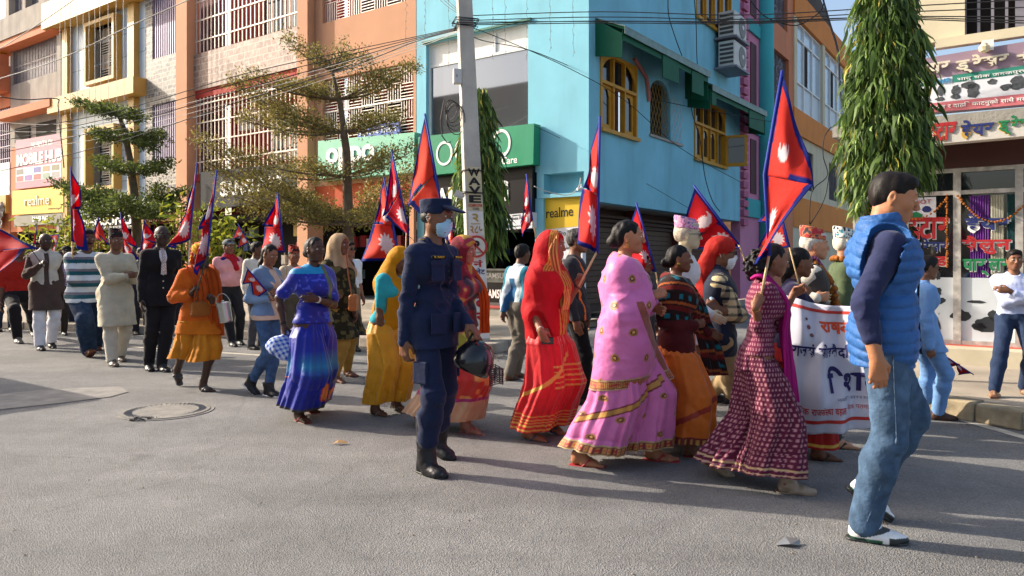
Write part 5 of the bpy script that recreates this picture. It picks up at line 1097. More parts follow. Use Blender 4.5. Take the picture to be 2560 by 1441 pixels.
class Person:
    def __init__(s, lab, px, Y, H, head=0, gz=0.0, girth=1, fem=False, skin='7A5138', lean=0, hyaw=0, hpit=0, hrol=0, footL=None, footR=None, handL=None, handR=None, vox=.008, bare=True, group='marchers in the procession', cat='person', twist=0, drop=0, hat=0, shod=False, shw=1.0):
        s.fem = fem; s.g = girth; s.skin = np.clip(L(skin)*1.7, 0, .52); s.shod = shod; s.head_dir = (hyaw, hpit, hrol); s.Y = Y; s.S = 1.0
        X = (px-CX)/F*Y; s.o = thing('person', lab, cat, (X, Y, gz), group, (0, 0, R_(head)))
        def foot(f, side, dflt):
            f = dict(f or {})
            if 'px' in f:
                w_ = gnd(f['px'][0], f['px'][1], gz); l = s.Mi @ w_; x, y = l.x, l.y
            else: x, y = f.get('xy', dflt)
            p = R_(f.get('pitch', 0)); lift = f.get('lift', 0); z = .08*math.cos(p)+(.125*math.sin(p) if p >= 0 else .05*math.sin(-p))+lift
            return dict(a=np.array([x, y, z]), pitch=p, yaw=R_(f.get('yaw', 0)))
        def ik(a, b, l1, l2, pole):
            d = b-a; L_ = np.linalg.norm(d)
            if L_ > (l1+l2)*.998: b = a+d/L_*(l1+l2)*.998; d = b-a; L_ = np.linalg.norm(d)
            x = (l1*l1-l2*l2+L_*L_)/(2*L_); h = math.sqrt(max(l1*l1-x*x, 0)); u = d/L_; p = np.array(pole, float); p = unit(p-u*(p@u)); return a+u*x+p*h, b
        want = HC+(HY-H)/F*Y-gz          # H: photo row of the top of the head or hat
        for fit in range(5):
            s.Mw = Matrix.LocRotScale(Vector((X, Y, gz)), s.o.rotation_euler, Vector((s.S,)*3)); s.Mi = s.Mw.inverted()
            s.fL = foot(footL, 1, (.0, .1)); s.fR = foot(footR, -1, (.0, -.1)); pel = np.array([0., 0., .965-drop]); hw = .088 if not fem else .092
            for it in range(6):
                hL = pel+[0, hw, -.03]; hR = pel+[0, -hw, -.03]; m = max(np.linalg.norm(hL-s.fL['a']), np.linalg.norm(hR-s.fR['a']))
                if m > .865: pel[2] -= (m-.862)*1.05
            s.pel = pel; s.hL, s.hR = pel+[0, hw, -.03], pel+[0, -hw, -.03]
            Rt = rotz(R_(twist)) @ roty(R_(lean)); up = lambda v: pel+Rt @ (np.array(v, float)); s.Rt = Rt; s.waist = up((0, 0, .14)); s.chest = up((.005, 0, .34)); s.nb = up((-.012, 0, .50)); sh = (.165 if not fem else .146)*shw
            s.sL, s.sR = up((-.012, sh, .432)), up((-.012, -sh, .432)); s.hb = s.nb+Rt @ np.array([.012, 0, .07])
            Rh = Rt @ rotz(R_(hyaw)) @ roty(R_(hpit)) @ rotx(R_(hrol)); s.Rh = Rh; s.hc = s.hb+Rh @ np.array([.028, 0, .098])
            s.S = want/(s.hc[2]+.125+hat)
        s.dz = .965-s.pel[2]; s.o.scale = (s.S,)*3; s.vox = vox/s.S; s.Mw = Matrix.LocRotScale(Vector((X, Y, gz)), s.o.rotation_euler, Vector((s.S,)*3)); s.Mi = s.Mw.inverted()
        s.kL, s.fL['a'] = ik(s.hL, s.fL['a'], .44, .43, (1, .12, 0)); s.kR, s.fR['a'] = ik(s.hR, s.fR['a'], .44, .43, (1, -.12, 0))
        if not isinstance(lean, (int, float)): raise ValueError
        def arm(h, side):
            S_ = s.sL if side > 0 else s.sR; h = dict(h or {})
            if 'px' in h:
                w_ = at(h['px'][0], h['px'][1], Y+h['px'][2]); t = np.array(s.Mi @ w_)
            else: t = np.array(h.get('xyz', (S_[0]+.05, S_[1]+side*.06, S_[2]-.535)), float)
            pole = h.get('el', (-.5, side*.2, -.8)); pole = (pole[0]*.6, pole[1]*.35, pole[2]) if pole[2] < -.25 else pole; e, wpt = ik(S_, t, .292, .262, pole); fd = unit(wpt-e)
            d = unit(h['d']) if 'd' in h else fd
            n = np.array(h.get('n', (0, -side, 0)), float); n = unit(n-d*(n@d)); l = np.cross(d, n)*(1 if side < 0 else -1)
            return dict(e=e, w=wpt, d=d, n=n, l=l, curl=h.get('curl', .35), grip=wpt+d*.075+n*.022, side=side)
        s.aL, s.aR = arm(handL, 1), arm(handR, -1)
        s.body()
    def W(s, p): return s.Mw @ Vector(tuple(float(x) for x in p))
    def H_(s, p): return s.hc+s.Rh @ np.array(p, float)           # head frame -> person frame
    def add(s, name, V, Q, m, col, parent=None):
        par = parent or s.o; V = np.asarray(V, np.float32)
        return npmesh(name, V, Q, m, par, col)
    # ---- limb lists shared by skin and clothes
    def leg(s, side, upto=1.0, e=0.0, e2=None, k=.03):
        h, kn, f = (s.hL, s.kL, s.fL) if side > 0 else (s.hR, s.kR, s.fR); g = s.g; e2 = e if e2 is None else e2
        an = kn+(f['a']-kn)*min(1, upto); m = kn+(f['a']-kn)*.3
        back = unit(np.cross(unit(kn-h)+[1e-3, 0, 0], [0, 1, 0])); back = back if back[0] < 0 else -back
        pr = [Cone(h, kn, .083*g+e, .056*(g*.5+.5)+e, k)]
        pr += [Cone(kn, m+np.array(back)*.012, .054+e, .056*(g*.5+.5)+(e+e2)/2, k), Cone(m+np.array(back)*.012, an, .054*(g*.5+.5)+(e+e2)/2, .038+e2, k)]
        return pr
    def torso(s, e=0.0, k=.05):
        g = s.g; f = .92 if s.fem else 1; y = s.Rt @ np.array([0, 1, 0]); x = s.Rt @ np.array([1, 0, 0]); bel = getattr(s, 'bel', 0)
        pr = [Cone(s.pel+y*.075, s.pel-y*.075, .098*g+e, .098*g+e, k, (x, .95)), Cone(s.waist+y*.06*g+x*.01, s.waist-y*.06*g+x*.01, .088*g*f+e, .088*g*f+e, k, (x, .93)),
              Cone(s.chest+y*.075*f, s.chest-y*.075*f, .105*(g*.6+.4)+e, .105*(g*.6+.4)+e, k), Cone(s.sL*.82+s.sR*.18-[0, 0, .035], s.sR*.82+s.sL*.18-[0, 0, .035], .072+e, .072+e, k),
              Cone(s.nb-[0, 0, .045], s.sL+[0, 0, .004], .046+e, .043+e, k), Cone(s.nb-[0, 0, .045], s.sR+[0, 0, .004], .046+e, .043+e, k), Cone(s.chest+[0, 0, .05], s.nb, .09*f+e, .05+e, k)]
        if s.fem:
            for q in (1, -1): pr.append(Ell(s.chest+s.Rt @ np.array([.085, q*.062, -.005]), (.058+e,)*3, None, .04))
        if g > 1.1: pr.append(Ell(s.waist+s.Rt @ np.array([.04, 0, -.01]), (.12*g+e, .13*g+e, .14+e), None, .06))
        return pr
    def arm(s, side, upto=2.0, e=0.0, e2=None, k=.025):
        a = s.aL if side > 0 else s.aR; S_ = s.sL if side > 0 else s.sR; g = s.g*.6+.4; f = .86 if s.fem else 1; e2 = e if e2 is None else e2
        pr = [Cone(S_, S_+(a['e']-S_)*min(1, upto), .052*g*f+e, (.052+(.040-.052)*min(1, upto))*g*f+(e+(e2-e)*min(1, upto/2)), k)]
        if upto > 1:
            u = upto-1; em = (e+e2)/2; pr.append(Cone(a['e'], a['e']+(a['w']-a['e'])*min(.35, u), .039*g*f+em, .041*g*f+em, k))
            if u > .35: pr.append(Cone(a['e']+(a['w']-a['e'])*.35, a['e']+(a['w']-a['e'])*u, .040*g*f+em, (.040-.013*(u-.35)/.65)*g*f+e2, k))
        return pr
    def hand(s, a):
        w_, d, n, l = a['w'], a['d'], a['n'], a['l']; f = .9 if s.fem else 1; c = a['curl']; pr = []
        P = lambda x, y, z=0: w_+d*x*f+l*y*f+n*z*f
        pr += [Cone(P(-.01, 0), P(.03, .006), .024*f, .023*f, .02, (n, .8)), Cone(P(.03, .018), P(.082, .030), .018*f, .0135*f, .02, (n, .85)), Cone(P(.03, -.016), P(.078, -.028), .017*f, .0125*f, .02, (n, .85)), Cone(P(.03, 0), P(.084, .002), .018*f, .014*f, .02, (n, .85))]
        for y, x, ln, r in ((.031, .084, .074, .0092), (.0105, .09, .082, .0096), (-.0105, .086, .076, .0092), (-.029, .078, .060, .008)):
            p = P(x, y); ang = 0; jy = y*.12
            for seg, bend in ((.46, 62), (.30, 85), (.24, 55)):
                ang += R_(bend)*c*(1+.12*math.sin(y*190)); q = p+(d*math.cos(ang)+n*math.sin(ang)+l*jy)*ln*seg*f; pr.append(Cone(p, q, r*f, r*.9*f, .005)); p = q; r *= .92
        t0 = P(.012, .026, .004); t1 = t0+(d*.62+l*(.75-.45*c)+n*(.25+.45*c))*.042*f; t2 = t1+(d*(.85-.25*c)+l*(.25-.6*c)+n*(.2+.5*c))*.032*f; t3 = t2+(d*(.9-.2*c)+l*(.05-.6*c)+n*(.15+.4*c))*.026*f
        pr += [Cone(t0, t1, .0145*f, .0115*f, .012), Cone(t1, t2, .0108*f, .0098*f, .005), Cone(t2, t3, .0098*f, .0075*f, .004)]
        return pr
    def foot_frame(s, f): return rotz(f['yaw']) @ roty(f['pitch'])
    def foot(s, f, e=0, toes=True):
        R = s.foot_frame(f); a = f['a']; P = lambda x, y, z: a+R @ np.array([x, y, z], float)
        sd = 1 if f is s.fL else -1
        pr = [Cone(P(0, 0, .03), P(-.03, 0, -.045), .036+e, .030+e, .03), Cone(P(-.005, 0, -.02), P(.11, .004*sd, -.058), .036+e, .024+e, .03), Cone(P(.03, .018*sd, -.055), P(.12, .022*sd, -.062), .026+e, .02+e, .02), Cone(P(.03, -.02*sd, -.055), P(.115, -.024*sd, -.063), .022+e, .018+e, .02)]
        if toes:
            for i, y in enumerate((-.030, -.012, .002, .016, .029)): pr.append(Cone(P(.115, y*-sd, -.064), P(.165-.011*i if i else .17, y*-sd*1.1, -.068), .012 if i else .014, .010 if i else .012, .008))
        return pr
    def headp(s):
        h = s.H_; R = s.Rh; f = .95 if s.fem else 1; E = lambda c, r, k=.02, op='+', Q=None: Ell(h(np.array(c)*f), np.array(r)*f, R if Q is None else R @ Q, k, op)
        C = lambda a, b, ra, rb, k=.02, op='+': Cone(h(np.array(a)*f), h(np.array(b)*f), ra*f, rb*f, k, None, op)
        jw = .040 if s.fem else .046
        nk = .044 if s.fem else .054
        pr = [Cone(h((-.022, 0, -.07)), s.nb-[0, 0, .02], nk*(s.g*.4+.6), (nk+.006)*(s.g*.4+.6), .03), E((-.014, 0, .03), (.098, .077, .088)), E((.028, 0, -.02), (.062, .060, .088), .03), E((.0, 0, -.03), (.07, .064, .07), .03)]
        for q in (1, -1):
            pr += [C((.0, q*jw, -.06), (.06, q*.018, -.094), .022, .016, .03), E((.056, q*.037, -.024), (.026, .022, .022), .025)]
        pr += [C((.066, -.012, -.098), (.066, .012, -.098), .017, .017, .02), C((.080, -.032, .026), (.080, .032, .026), .0125, .0125, .02), E((.07, 0, -.066), (.022, .030, .024), .02)]
        for q in (1, -1): pr.append(E((.099, q*.033, .003), (.014, .020, .0115), .012, '-'))
        for q in (1, -1): pr.append(E((.080, q*.033, .001), (.0145, .0155, .0135), .003))
        pr += [C((.086, 0, .018), (.110, 0, -.030), .0075, .0115, .010), E((.103, .012, -.036), (.011, .0085, .0085), .005), E((.103, -.012, -.036), (.011, .0085, .0085), .005)]
        pr += [C((.0895, -.017, -.0640), (.0895, .017, -.0640), .0062, .0062, .006), C((.0885, -.014, -.0745), (.0885, .014, -.0745), .0072, .0072, .006)]
        for q in (1, -1):
            pr += [E((-.010, q*.077, -.008), (.020, .009, .032), .006, '+', rotz(q*.35)), E((-.004, q*.086, -.004), (.010, .006, .016), .004, '-', rotz(q*.35)), E((-.004, q*.077, -.034), (.009, .007, .010), .004)]
        return pr
    def body(s):
        shod_ = s.shod; pr = s.torso(0) + s.leg(1)+s.leg(-1)+s.foot(s.fL, 0, not shod_)+s.foot(s.fR, 0, not shod_)+s.arm(1)+s.arm(-1)+s.headp()+s.hand(s.aL)+s.hand(s.aR)
        V, Q = solid(pr, s.vox); n = len(V); col = np.tile(s.skin, (n, 1)); hl = (V-s.hc)@s.Rh/(.95 if s.fem else 1)
        lip = (np.abs(hl[:, 2]+.0685) < .0115) & (hl[:, 0] > .078) & (np.abs(hl[:, 1]) < .024*(1-((hl[:, 2]+.0685)/.013)**2*.5)); col[lip] = s.skin*np.array([1.05, .68, .66])
        col *= (1+.10*vnoise(V*22))[:, None]
        b = s.add('body', V, Q, M_skin, np.clip(col, 0, 1)); s.b = b
        # eyes and brows
        f = .95 if s.fem else 1; mb = []
        for q in (1, -1):
            th, ph = np.meshgrid(np.linspace(0, 2*PI, 15)[:-1], np.linspace(0, PI, 9)); D = np.stack([np.cos(ph), np.sin(ph)*np.cos(th), np.sin(ph)*np.sin(th)], -1).reshape(-1, 3)
            c = np.array([.0862, q*.033, .0015])*f; Pv = (c+D*np.array([.0105, .0125, .0066]))
            cc = np.where((np.arccos(np.clip(D[:, 0], -1, 1)) < .62)[:, None], L('1A100C'), L('D6CCC0')); r, k = 9, 14
            Qd = np.array([(i*k+j, i*k+(j+1) % k, (i+1)*k+(j+1) % k, (i+1)*k+j) for i in range(r-1) for j in range(k)])
            s.add('eye', s.hc+(Pv@s.Rh.T), Qd, M_eye, cc, b)
        if s.vox*s.S < .0135:
            for q in (1, -1):
                pts = [(.0935, q*.014, .0255), (.092, q*.030, .0305), (.084, q*.047, .027)]
                V, Qd = solid([Cone(s.H_(np.array(pts[0])*f), s.H_(np.array(pts[1])*f), .0036, .0036, .003), Cone(s.H_(np.array(pts[1])*f), s.H_(np.array(pts[2])*f), .0036, .002, .003)], .0028)
                s.add('eyebrow', V, Qd, M_hair, np.tile(L('14100E'), (len(V), 1)), b)
    # ---- clothing: prims inflated, cut and wrinkled
    def wrinkle(s, amp=.006, seed=0, f=(9, 9, 22), fd=None):
        dr, fq, fa = fd or ((.35, .75, .45), 9, amp*.9); dr = A3(unit(dr))*fq
        ks = [s.kL, s.kR, s.aL['e'], s.aR['e'], s.waist]
        def fn(P):
            w_ = .45+sum(np.exp(-((P-A3(k))**2).sum(-1)/.012) for k in ks)*.9
            q = P+.05*np.stack([vnoise(P*5+seed), vnoise(P*5+seed+9), vnoise(P*5+seed+17)], -1)
            r = vnoise(q*np.array(f, np.float32)+seed); g_ = (P@dr)+1.5*vnoise(P*3.1+seed)+.5*vnoise(P*8+seed); rd = np.abs(np.sin(PI*g_))**.7; md = np.clip(.55+1.3*vnoise(P*2.7+seed+5), .1, 1.3)
            return amp*w_*(1-np.abs(r)*2.2)*-.6+fa*md*(rd-.6)
        return fn
    def garment(s, name, pr, col, m=None, wr=.006, seed=0, cuts=(), vox=None, f=(9, 9, 22), parent=None, fd=None):
        V, Q = solid(pr, vox or s.vox, 0, s.wrinkle(wr, seed, f, fd) if wr else None, cuts)
        c = col(V) if callable(col) else np.tile(L(col), (len(V), 1)); return s.add(name, V, Q, m or M_cloth, np.clip(c, 0, 1), parent)
    def neck_cut(s, r=.062, dz=.0): return Ell(s.nb+s.Rt @ np.array([.035, 0, .035+dz]), (r*1.2, r, .07), s.Rt)
    def hem(s, z): return Cut((0, 0, z-s.dz*min(1, max(0, (z-.2)/.6))), (0, 0, -1))
    def top(s, col, name='shirt', sl=2, slw=.012, e=.013, hem=.86, loose=0, neck=.06, m=None, wr=.007, seed=1, extra=(), cuts=(), f=(9, 9, 22), fd=None, k=.04):
        pr = s.torso(e, .05)
        if loose or hem < .84:
            hem_ = hem-s.dz*min(1, max(0, (hem-.2)/.6)); zl = hem_-.05; t = max(0, (s.pel[2]-zl)/.45)
            for h, kn, q in ((s.hL, s.kL, 1), (s.hR, s.kR, -1)): pr.append(Cone(h, h+(kn-h)*min(1.15, t+.05), .089*s.g+e+loose*.4, .086*s.g+e+loose, .08))
            pr.append(Cone(s.pel, (s.pel+(s.kL+s.kR)/2*min(1.0, t)+s.pel*(-min(1.0, t))), .108*s.g+e, .104*s.g+e+loose, .08))
        if sl: pr += s.arm(1, sl, slw, slw+.002 if sl > 1 else slw+.014, k)+s.arm(-1, sl, slw, slw+.002 if sl > 1 else slw+.014, k)
        pr += list(extra); cu = [s.hem(hem)]+([s.neck_cut(neck)] if neck else [])+list(cuts)
        hd = s.hc; cu.append(Cut(s.nb+s.Rt @ np.array([0, 0, .035]), s.Rt @ np.array([0, 0, 1])))
        return s.garment(name, pr, col, m, wr, seed, cu, f=f, fd=locals().get("fd"))
    def pants(s, col, name='trousers', e=.015, e2=.024, upto=.97, top=1.03, m=None, wr=.007, seed=3, f=(9, 9, 17)):
        pr = [Cone(s.pel+[0, .07, 0], s.pel-[0, .07, 0], .1*s.g+e, .1*s.g+e, .05), Cone(s.waist+[0, .05, 0], s.waist-[0, .05, 0], .09*s.g+e, .09*s.g+e, .05)]+s.leg(1, upto, e, e2, .035)+s.leg(-1, upto, e, e2, .035)
        cu = [Cut((0, 0, top-s.dz), (0, 0, 1))]
        for kn, ff in ((s.kL, s.fL), (s.kR, s.fR)):
            a = kn+(ff['a']-kn)*upto; cu.append(Cut(a, ff['a']-kn, 0, Ell(a, (.11, .11, .11)) if False else None)) if False else None
        return s.garment(name, pr, col, m, wr, seed, cu, f=f, fd=locals().get("fd"))
    def shoes(s, col, name='shoe', sole='1A1A1A', e=.008, hi=0, m=None, solet=.018):
        for f in (s.fL, s.fR):
            R = s.foot_frame(f); a = f['a']; P = lambda x, y, z: a+R @ np.array([x, y, z], float)
            pr = s.foot(f, e, False)+[Cone(P(.10, 0, -.058), P(.165, 0, -.060), .036, .028, .03, (R @ np.array([0, 0, 1]), .85)), Cone(P(.02, 0, -.01), P(-.004, 0, .02+hi*.4), .04+e, .044+e, .02)]
            if hi: pr.append(Cone(P(0, 0, .02), P(-.012, 0, .02+hi), .046+e*.5, .054+e*.5, .02))
            up = R @ np.array([0, 0, 1]); V, Q = solid(pr, min(s.vox, .007), 0, lambda X: jit(X, .003, 40), [Cut(P(0, 0, -.078), -up), Cut(P(0, 0, .035+hi), up)])
            hl = (V-a)@R; c = col(hl) if callable(col) else np.tile(L(col), (len(V), 1)); so_ = s.add(name, V, Q, m or M_leath, np.clip(c, 0, 1))
            V, Q = solid([Cone(P(-.045, 0, -.072), P(.02, 0, -.072), .040, .036, .03, (up, .45)), Cone(P(.02, 0, -.072), P(.135, 0, -.072), .036, .044, .03, (up, .45)), Cone(P(.13, 0, -.072), P(.165, 0, -.070), .042, .026, .02, (up, .5))], .006, 0, None, [Cut(P(0, 0, -.068), up), Cut(P(0, 0, -.068-solet), -up)])
            s.add('sole', V, Q, M_leath, np.tile(L(sole), (len(V), 1)), so_)
    def sandals(s, col='3A2A22', name='sandal', strap=None, closed=False):
        for f in (s.fL, s.fR):
            R = s.foot_frame(f); a = f['a']; P = lambda x, y, z: a+R @ np.array([x, y, z], float); up = R @ np.array([0, 0, 1]); sd = 1 if f is s.fL else -1
            V, Q = solid([Cone(P(-.04, 0, -.084), P(.04, 0, -.084), .038, .034, .03, (up, .35)), Cone(P(.04, 0, -.084), P(.15, 0, -.084), .035, .046, .03, (up, .35))], .006, 0, None, [Cut(P(0, 0, -.076), up), Cut(P(0, 0, -.093), -up)])
            so_ = s.add(name, V, Q, M_leath, np.tile(L(col), (len(V), 1)))
            pr = [Cone(P(.13, -.010*sd*-1, -.062), P(.075, .034, -.035), .006, .008, .006), Cone(P(.13, -.010*sd*-1, -.062), P(.075, -.034, -.035), .006, .008, .006), Cone(P(.075, .034, -.035), P(.03, .045, -.078), .008, .007, .006), Cone(P(.075, -.034, -.035), P(.03, -.045, -.078), .008, .007, .006)]
            if closed: pr += [Cone(P(.06, -.04, -.055), P(.06, .04, -.055), .02, .02, .02), Cone(P(.1, -.035, -.058), P(.1, .035, -.058), .018, .018, .02), Cone(P(.06, 0, -.02), P(.11, 0, -.04), .014, .014, .02)]
            V, Q = solid(pr, .005); s.add('strap', V, Q, M_leath, np.tile(L(strap or col), (len(V), 1)), so_)
    # ---- hair and head wear
    def hairdo(s, style='short', col='120E0C', name='hair', seed=2, grey=None):
        h = s.H_; R = s.Rh; f = .95 if s.fem else 1; E = lambda c, r, k=.02, op='+': Ell(h(np.array(c)*f), np.array(r)*f, R, k, op)
        C = lambda a, b, ra, rb, k=.03: Cone(h(np.array(a)*f), h(np.array(b)*f), ra*f, rb*f, k)
        pr = [E((-.017, 0, .034), (.1005, .0805, .0915))]; cuts = []
        if style == 'short': pr += [E((-.045, 0, .0), (.066, .0765, .072), .02), E((.03, 0, .084), (.056, .060, .032), .03)]; cuts = [Ell(h(np.array([.085, 0, -.03])*f), (.062, .1, .095), R), Ell(h(np.array([.01, 0, -.075])*f), (.06, .12, .07), R), Cut(h((-.05, 0, -.07)), R @ np.array([.2, 0, -1]))]
        elif style == 'bald': pr = [E((-.032, 0, -.0), (.083, .0805, .06))]; cuts = [Ell(h((.075, 0, .0)), (.085, .12, .1), R), Cut(h((0, 0, .03)), R @ np.array([.3, 0, 1])), Cut(h((-.05, 0, -.065)), R @ np.array([.2, 0, -1]))]
        elif style in ('bun', 'long', 'curly', 'back'):
            pr += [E((-.05, 0, .0), (.072, .078, .085), .02)]; cuts = [Ell(h(np.array([.098, 0, -.028])*f), (.066, .088, .112), R), Ell(h(np.array([.03, 0, -.10])*f), (.055, .12, .085), R)]
            if style == 'bun': pr += [E((-.115, 0, -.035), (.045, .05, .045), .02)]
            if style == 'long': pr += [C((-.075, 0, -.02), (-.115, 0, -.16), .055, .045), C((-.11, 0, -.14), (-.12, 0, -.30), .045, .02)]
            if style == 'back': pr += [C((-.07, 0, -.0), (-.095, 0, -.09), .06, .05), C((-.09, 0, -.08), (-.10, 0, -.17), .05, .035)]
            if style == 'curly':
                r = np.random.default_rng(seed)
                pr.append(E((-.115, 0, -.06), (.085, .095, .10), .03))
                for i in range(170): v = unit(r.normal(0, 1, 3)); rr = r.uniform(.85, 1.12); pr.append(E(v*np.array([.088, .098, .105])*rr+np.array([-.115, 0, -.06]), (r.uniform(.009, .019),)*3, .006))
        V, Q = solid(pr, min(s.vox, .0065), 0, lambda P: jit(P, .005, (40, 40, 18), seed)+jit(P, .004, (14, 14, 14), seed+4), cuts, rough=.007)
        c = np.tile(L(col), (len(V), 1)); 
        if grey: m_ = np.clip(vnoise(V*70)*1.2+.2, 0, 1)[:, None]; c = c*(1-m_)+L(grey)*m_
        return s.add(name, V, Q, M_hair, c)
    def topi(s, colfn, tilt=.12):
        h = s.H_; R = s.Rh; up = unit(R @ np.array([-tilt, 0, 1])); pr = [Cone(h((-.012, 0, .05)), h((-.012-.02, 0, .145)), .101, .088, .01, (R @ np.array([0, 1, 0]), .84))]
        V, Q = solid(pr, min(s.vox, .006), 0, lambda P: jit(P, .002, 30), [Cut(h((0, 0, .052)), R @ np.array([-.12, 0, -1])), Cut(h((.0, 0, .148)), R @ np.array([.22, 0, 1])), Cone(h((-.012, 0, .0)), h((-.02, 0, .13)), .093, .08, 0, (R @ np.array([0, 1, 0]), .84))])
        hl = (V-s.hc)@R; return s.add('topi_cap', V, Q, M_cloth, np.clip(colfn(hl), 0, 1))
    def glasses(s, dark=True):
        h = s.H_; mb = MB(); f = .95 if s.fem else 1
        fr = MB()
        for q in (1, -1):
            c = np.array([.106, q*.034, .0]); ring = [s.W(h((c+np.array([-abs(math.cos(t))*.004, math.cos(t)*.024, math.sin(t)*.018]))*f)) for t in np.linspace(0, 2*PI, 14, endpoint=False)]
            mb.poly(ring); fr.tube(ring+[ring[0]], .0022*s.S, 4); fr.tube([s.W(h(np.array(p)*f)) for p in ((.102, q*.058, .004), (.06, q*.077, .006), (-.005, q*.083, .006))], .0024*s.S, 4)
        fr.tube([s.W(h((.108, .01, .004))), s.W(h((.108, -.01, .004)))], .0022*s.S, 4)
        g_ = fr.build('glasses', mat('spectacle_frame', '1C1A1A', .3), s.o); lens = mb.build('lens', mat('sunglass_lens', '0C0C0E', .08) if dark else mat('clear_lens', '3A3230', .1), g_); so2 = lens.modifiers.new('s', 'SOLIDIFY'); so2.thickness = .002
        return g_
    def mask(s, col='9CC4DC'):
        h = s.H_; R = s.Rh; pr = [Ell(h((.046, 0, -.058)), (.054, .062, .056), R), Cone(h((.06, 0, -.032)), h((.103, 0, -.032)), .034, .011, .03), Cone(h((.045, 0, -.1)), h((.052, 0, -.105)), .036, .024, .03)]
        V, Q = solid(pr, min(s.vox, .0055), .003, lambda P: .0022*np.sin(((P-s.hc)@s.Rh)[:, 2]*420).astype(np.float32), [Cut(h((0, 0, -.008)), R @ np.array([-.2, 0, 1])), Cut(h((.022, 0, 0)), R @ np.array([-1, 0, 0]))])
        m_ = s.add('face_mask', V, Q, mat('mask_fabric', None, .8, attr=True, var=.03), np.tile(L(col), (len(V), 1))); mb = MB()
        for q in (1, -1):
            mb.tube([s.W(h(p)) for p in ((.03, q*.062, -.03), (-.005, q*.079, .0), (-.028, q*.084, -.005), (-.02, q*.08, -.03), (.03, q*.058, -.075))], .002*s.S, 4)
        mb.build('ear_loop', M_white, m_, split=True); return m_
    def bangles(s, side, m=None, n=2, name='bangle', r=.032):
        a = s.aL if side > 0 else s.aR; d = unit(a['w']-a['e']); x = unit(np.cross(d, [.3, .5, .8])); y = np.cross(d, x)
        for i in range(n):
            c = a['w']-d*(.018+.014*i); mb = MB(); pts = [s.W(c+(x*math.cos(t)+y*math.sin(t))*r*(.86 if s.fem else 1)) for t in np.linspace(0, 2*PI, 17)]; mb.tube(pts, .004*s.S, 5); mb.build(name, m or M_metal, s.o)
    def skirt(s, colfn, ztop, zhem, name='skirt', m=None, e=.03, flare=.05, pleat=.012, npl=9, seed=1, sweep=(0, 0), N=200, M=110, top_r=None, parent=None, front=None):
        """cloth from waist to hem hung round both legs; colfn(u, v, P) with u round the body and v from hem (0) to waist (1)"""
        r = np.random.default_rng(seed); ph = r.uniform(0, 2*PI, 6); th = np.linspace(0, 2*PI, N+1)[:-1]; dirs = np.stack([np.cos(th), np.sin(th)], 1); V = []; ztop = ztop-s.dz
        lines = []
        for h, kn, f in ((s.hL, s.kL, s.fL), (s.hR, s.kR, s.fR)): lines.append((h, kn, f['a']))
        def legpt(l, z):
            h, kn, a = l
            if z >= h[2]: return h[:2]
            if z >= kn[2]: t = (h[2]-z)/(h[2]-kn[2]+1e-6); return (h+(kn-h)*t)[:2]
            t = min(1.3, (kn[2]-z)/(kn[2]-a[2]+1e-6)); return (kn+(a-kn)*t)[:2]
        for j in range(M+1):
            v = j/M; z = zhem+(ztop-zhem)*v; dn = 1-v
            # height dependent centre and circles
            cs = []
            if z > s.pel[2]-.12:
                k = min(1, (z-(s.pel[2]-.12))/.12)
                base = s.pel if z < s.waist[2] else s.waist
                rr = (.125*s.g)*(1-.26*min(1, max(0, (z-s.pel[2]+.1)/.14)))-e*.45*k
                for q in (1, -1): cs.append((base[:2]+np.array([-.012, q*.062*s.g]), rr+e*.6))
            kt = min(1, max(0, (z-(s.pel[2]-.12))/.12))
            for l in lines: cs.append((legpt(l, z), (.098-.035*dn-.03*kt)*s.g+e*(1-.8*kt)+flare*dn))
            ctr = np.mean([c for c, _ in cs], 0)+np.array(sweep)*dn*dn
            R2 = np.zeros(N)
            for c, rad in cs:
                o = ctr-c; b = dirs@o; cc = o@o-rad*rad; disc = b*b-cc; R2 = np.maximum(R2, np.where(disc > 0, -b+np.sqrt(np.maximum(disc, 0)), 0))
            # hull-like smoothing round the body
            sup = np.max([dirs@(c-ctr)+rad for c, rad in cs], 0); R2 = np.maximum(R2, sup*.93)
            ker = np.ones(9)/9; R2 = np.convolve(np.concatenate([R2[-4:], R2, R2[:4]]), ker, 'valid')
            am = pleat*(.15+.85*dn**.8); tw = .5*dn
            wv = np.sin(npl*th+ph[0]+tw+1.2*np.sin(2*th+ph[1]))*.6+np.sin((npl*2.3//1)*th+ph[2]+1.5*np.sin(3*th+ph[3]+dn))*.35+.3*np.sin(5*th+ph[4]+4*dn)
            if front is not None: wv = wv*(.35+1.3*np.exp(-((np.angle(np.exp(1j*(th-front))))/.7)**2))
            fo = np.abs(np.sin(PI*(2.3*th/(2*PI)*2+1.7*v+.5*np.sin(2*th+ph[1])+.35*np.sin(3*v*3+ph[2])))); R3 = R2+am*wv*1.4+.016*dn**.5*(fo**.6-.6)+.004*dn*np.sin(31*th+4*np.sin(4*th+ph[1])+6*dn); V.append(np.column_stack([ctr[0]+dirs[:, 0]*R3, ctr[1]+dirs[:, 1]*R3, np.full(N, z)+.012*dn*np.sin(3*th+ph[5])]))
        V = np.concatenate(V, 0); Q = np.array([(j*N+i, j*N+(i+1) % N, (j+1)*N+(i+1) % N, (j+1)*N+i) for j in range(M) for i in range(N)])
        u = np.tile(th/(2*PI), M+1); vv = np.repeat(np.arange(M+1)/M, N); c = colfn(u, vv, V) if callable(colfn) else np.tile(L(colfn), (len(V), 1))
        return s.add(name, V, Q, m or M_silk, np.clip(c, 0, 1), parent)
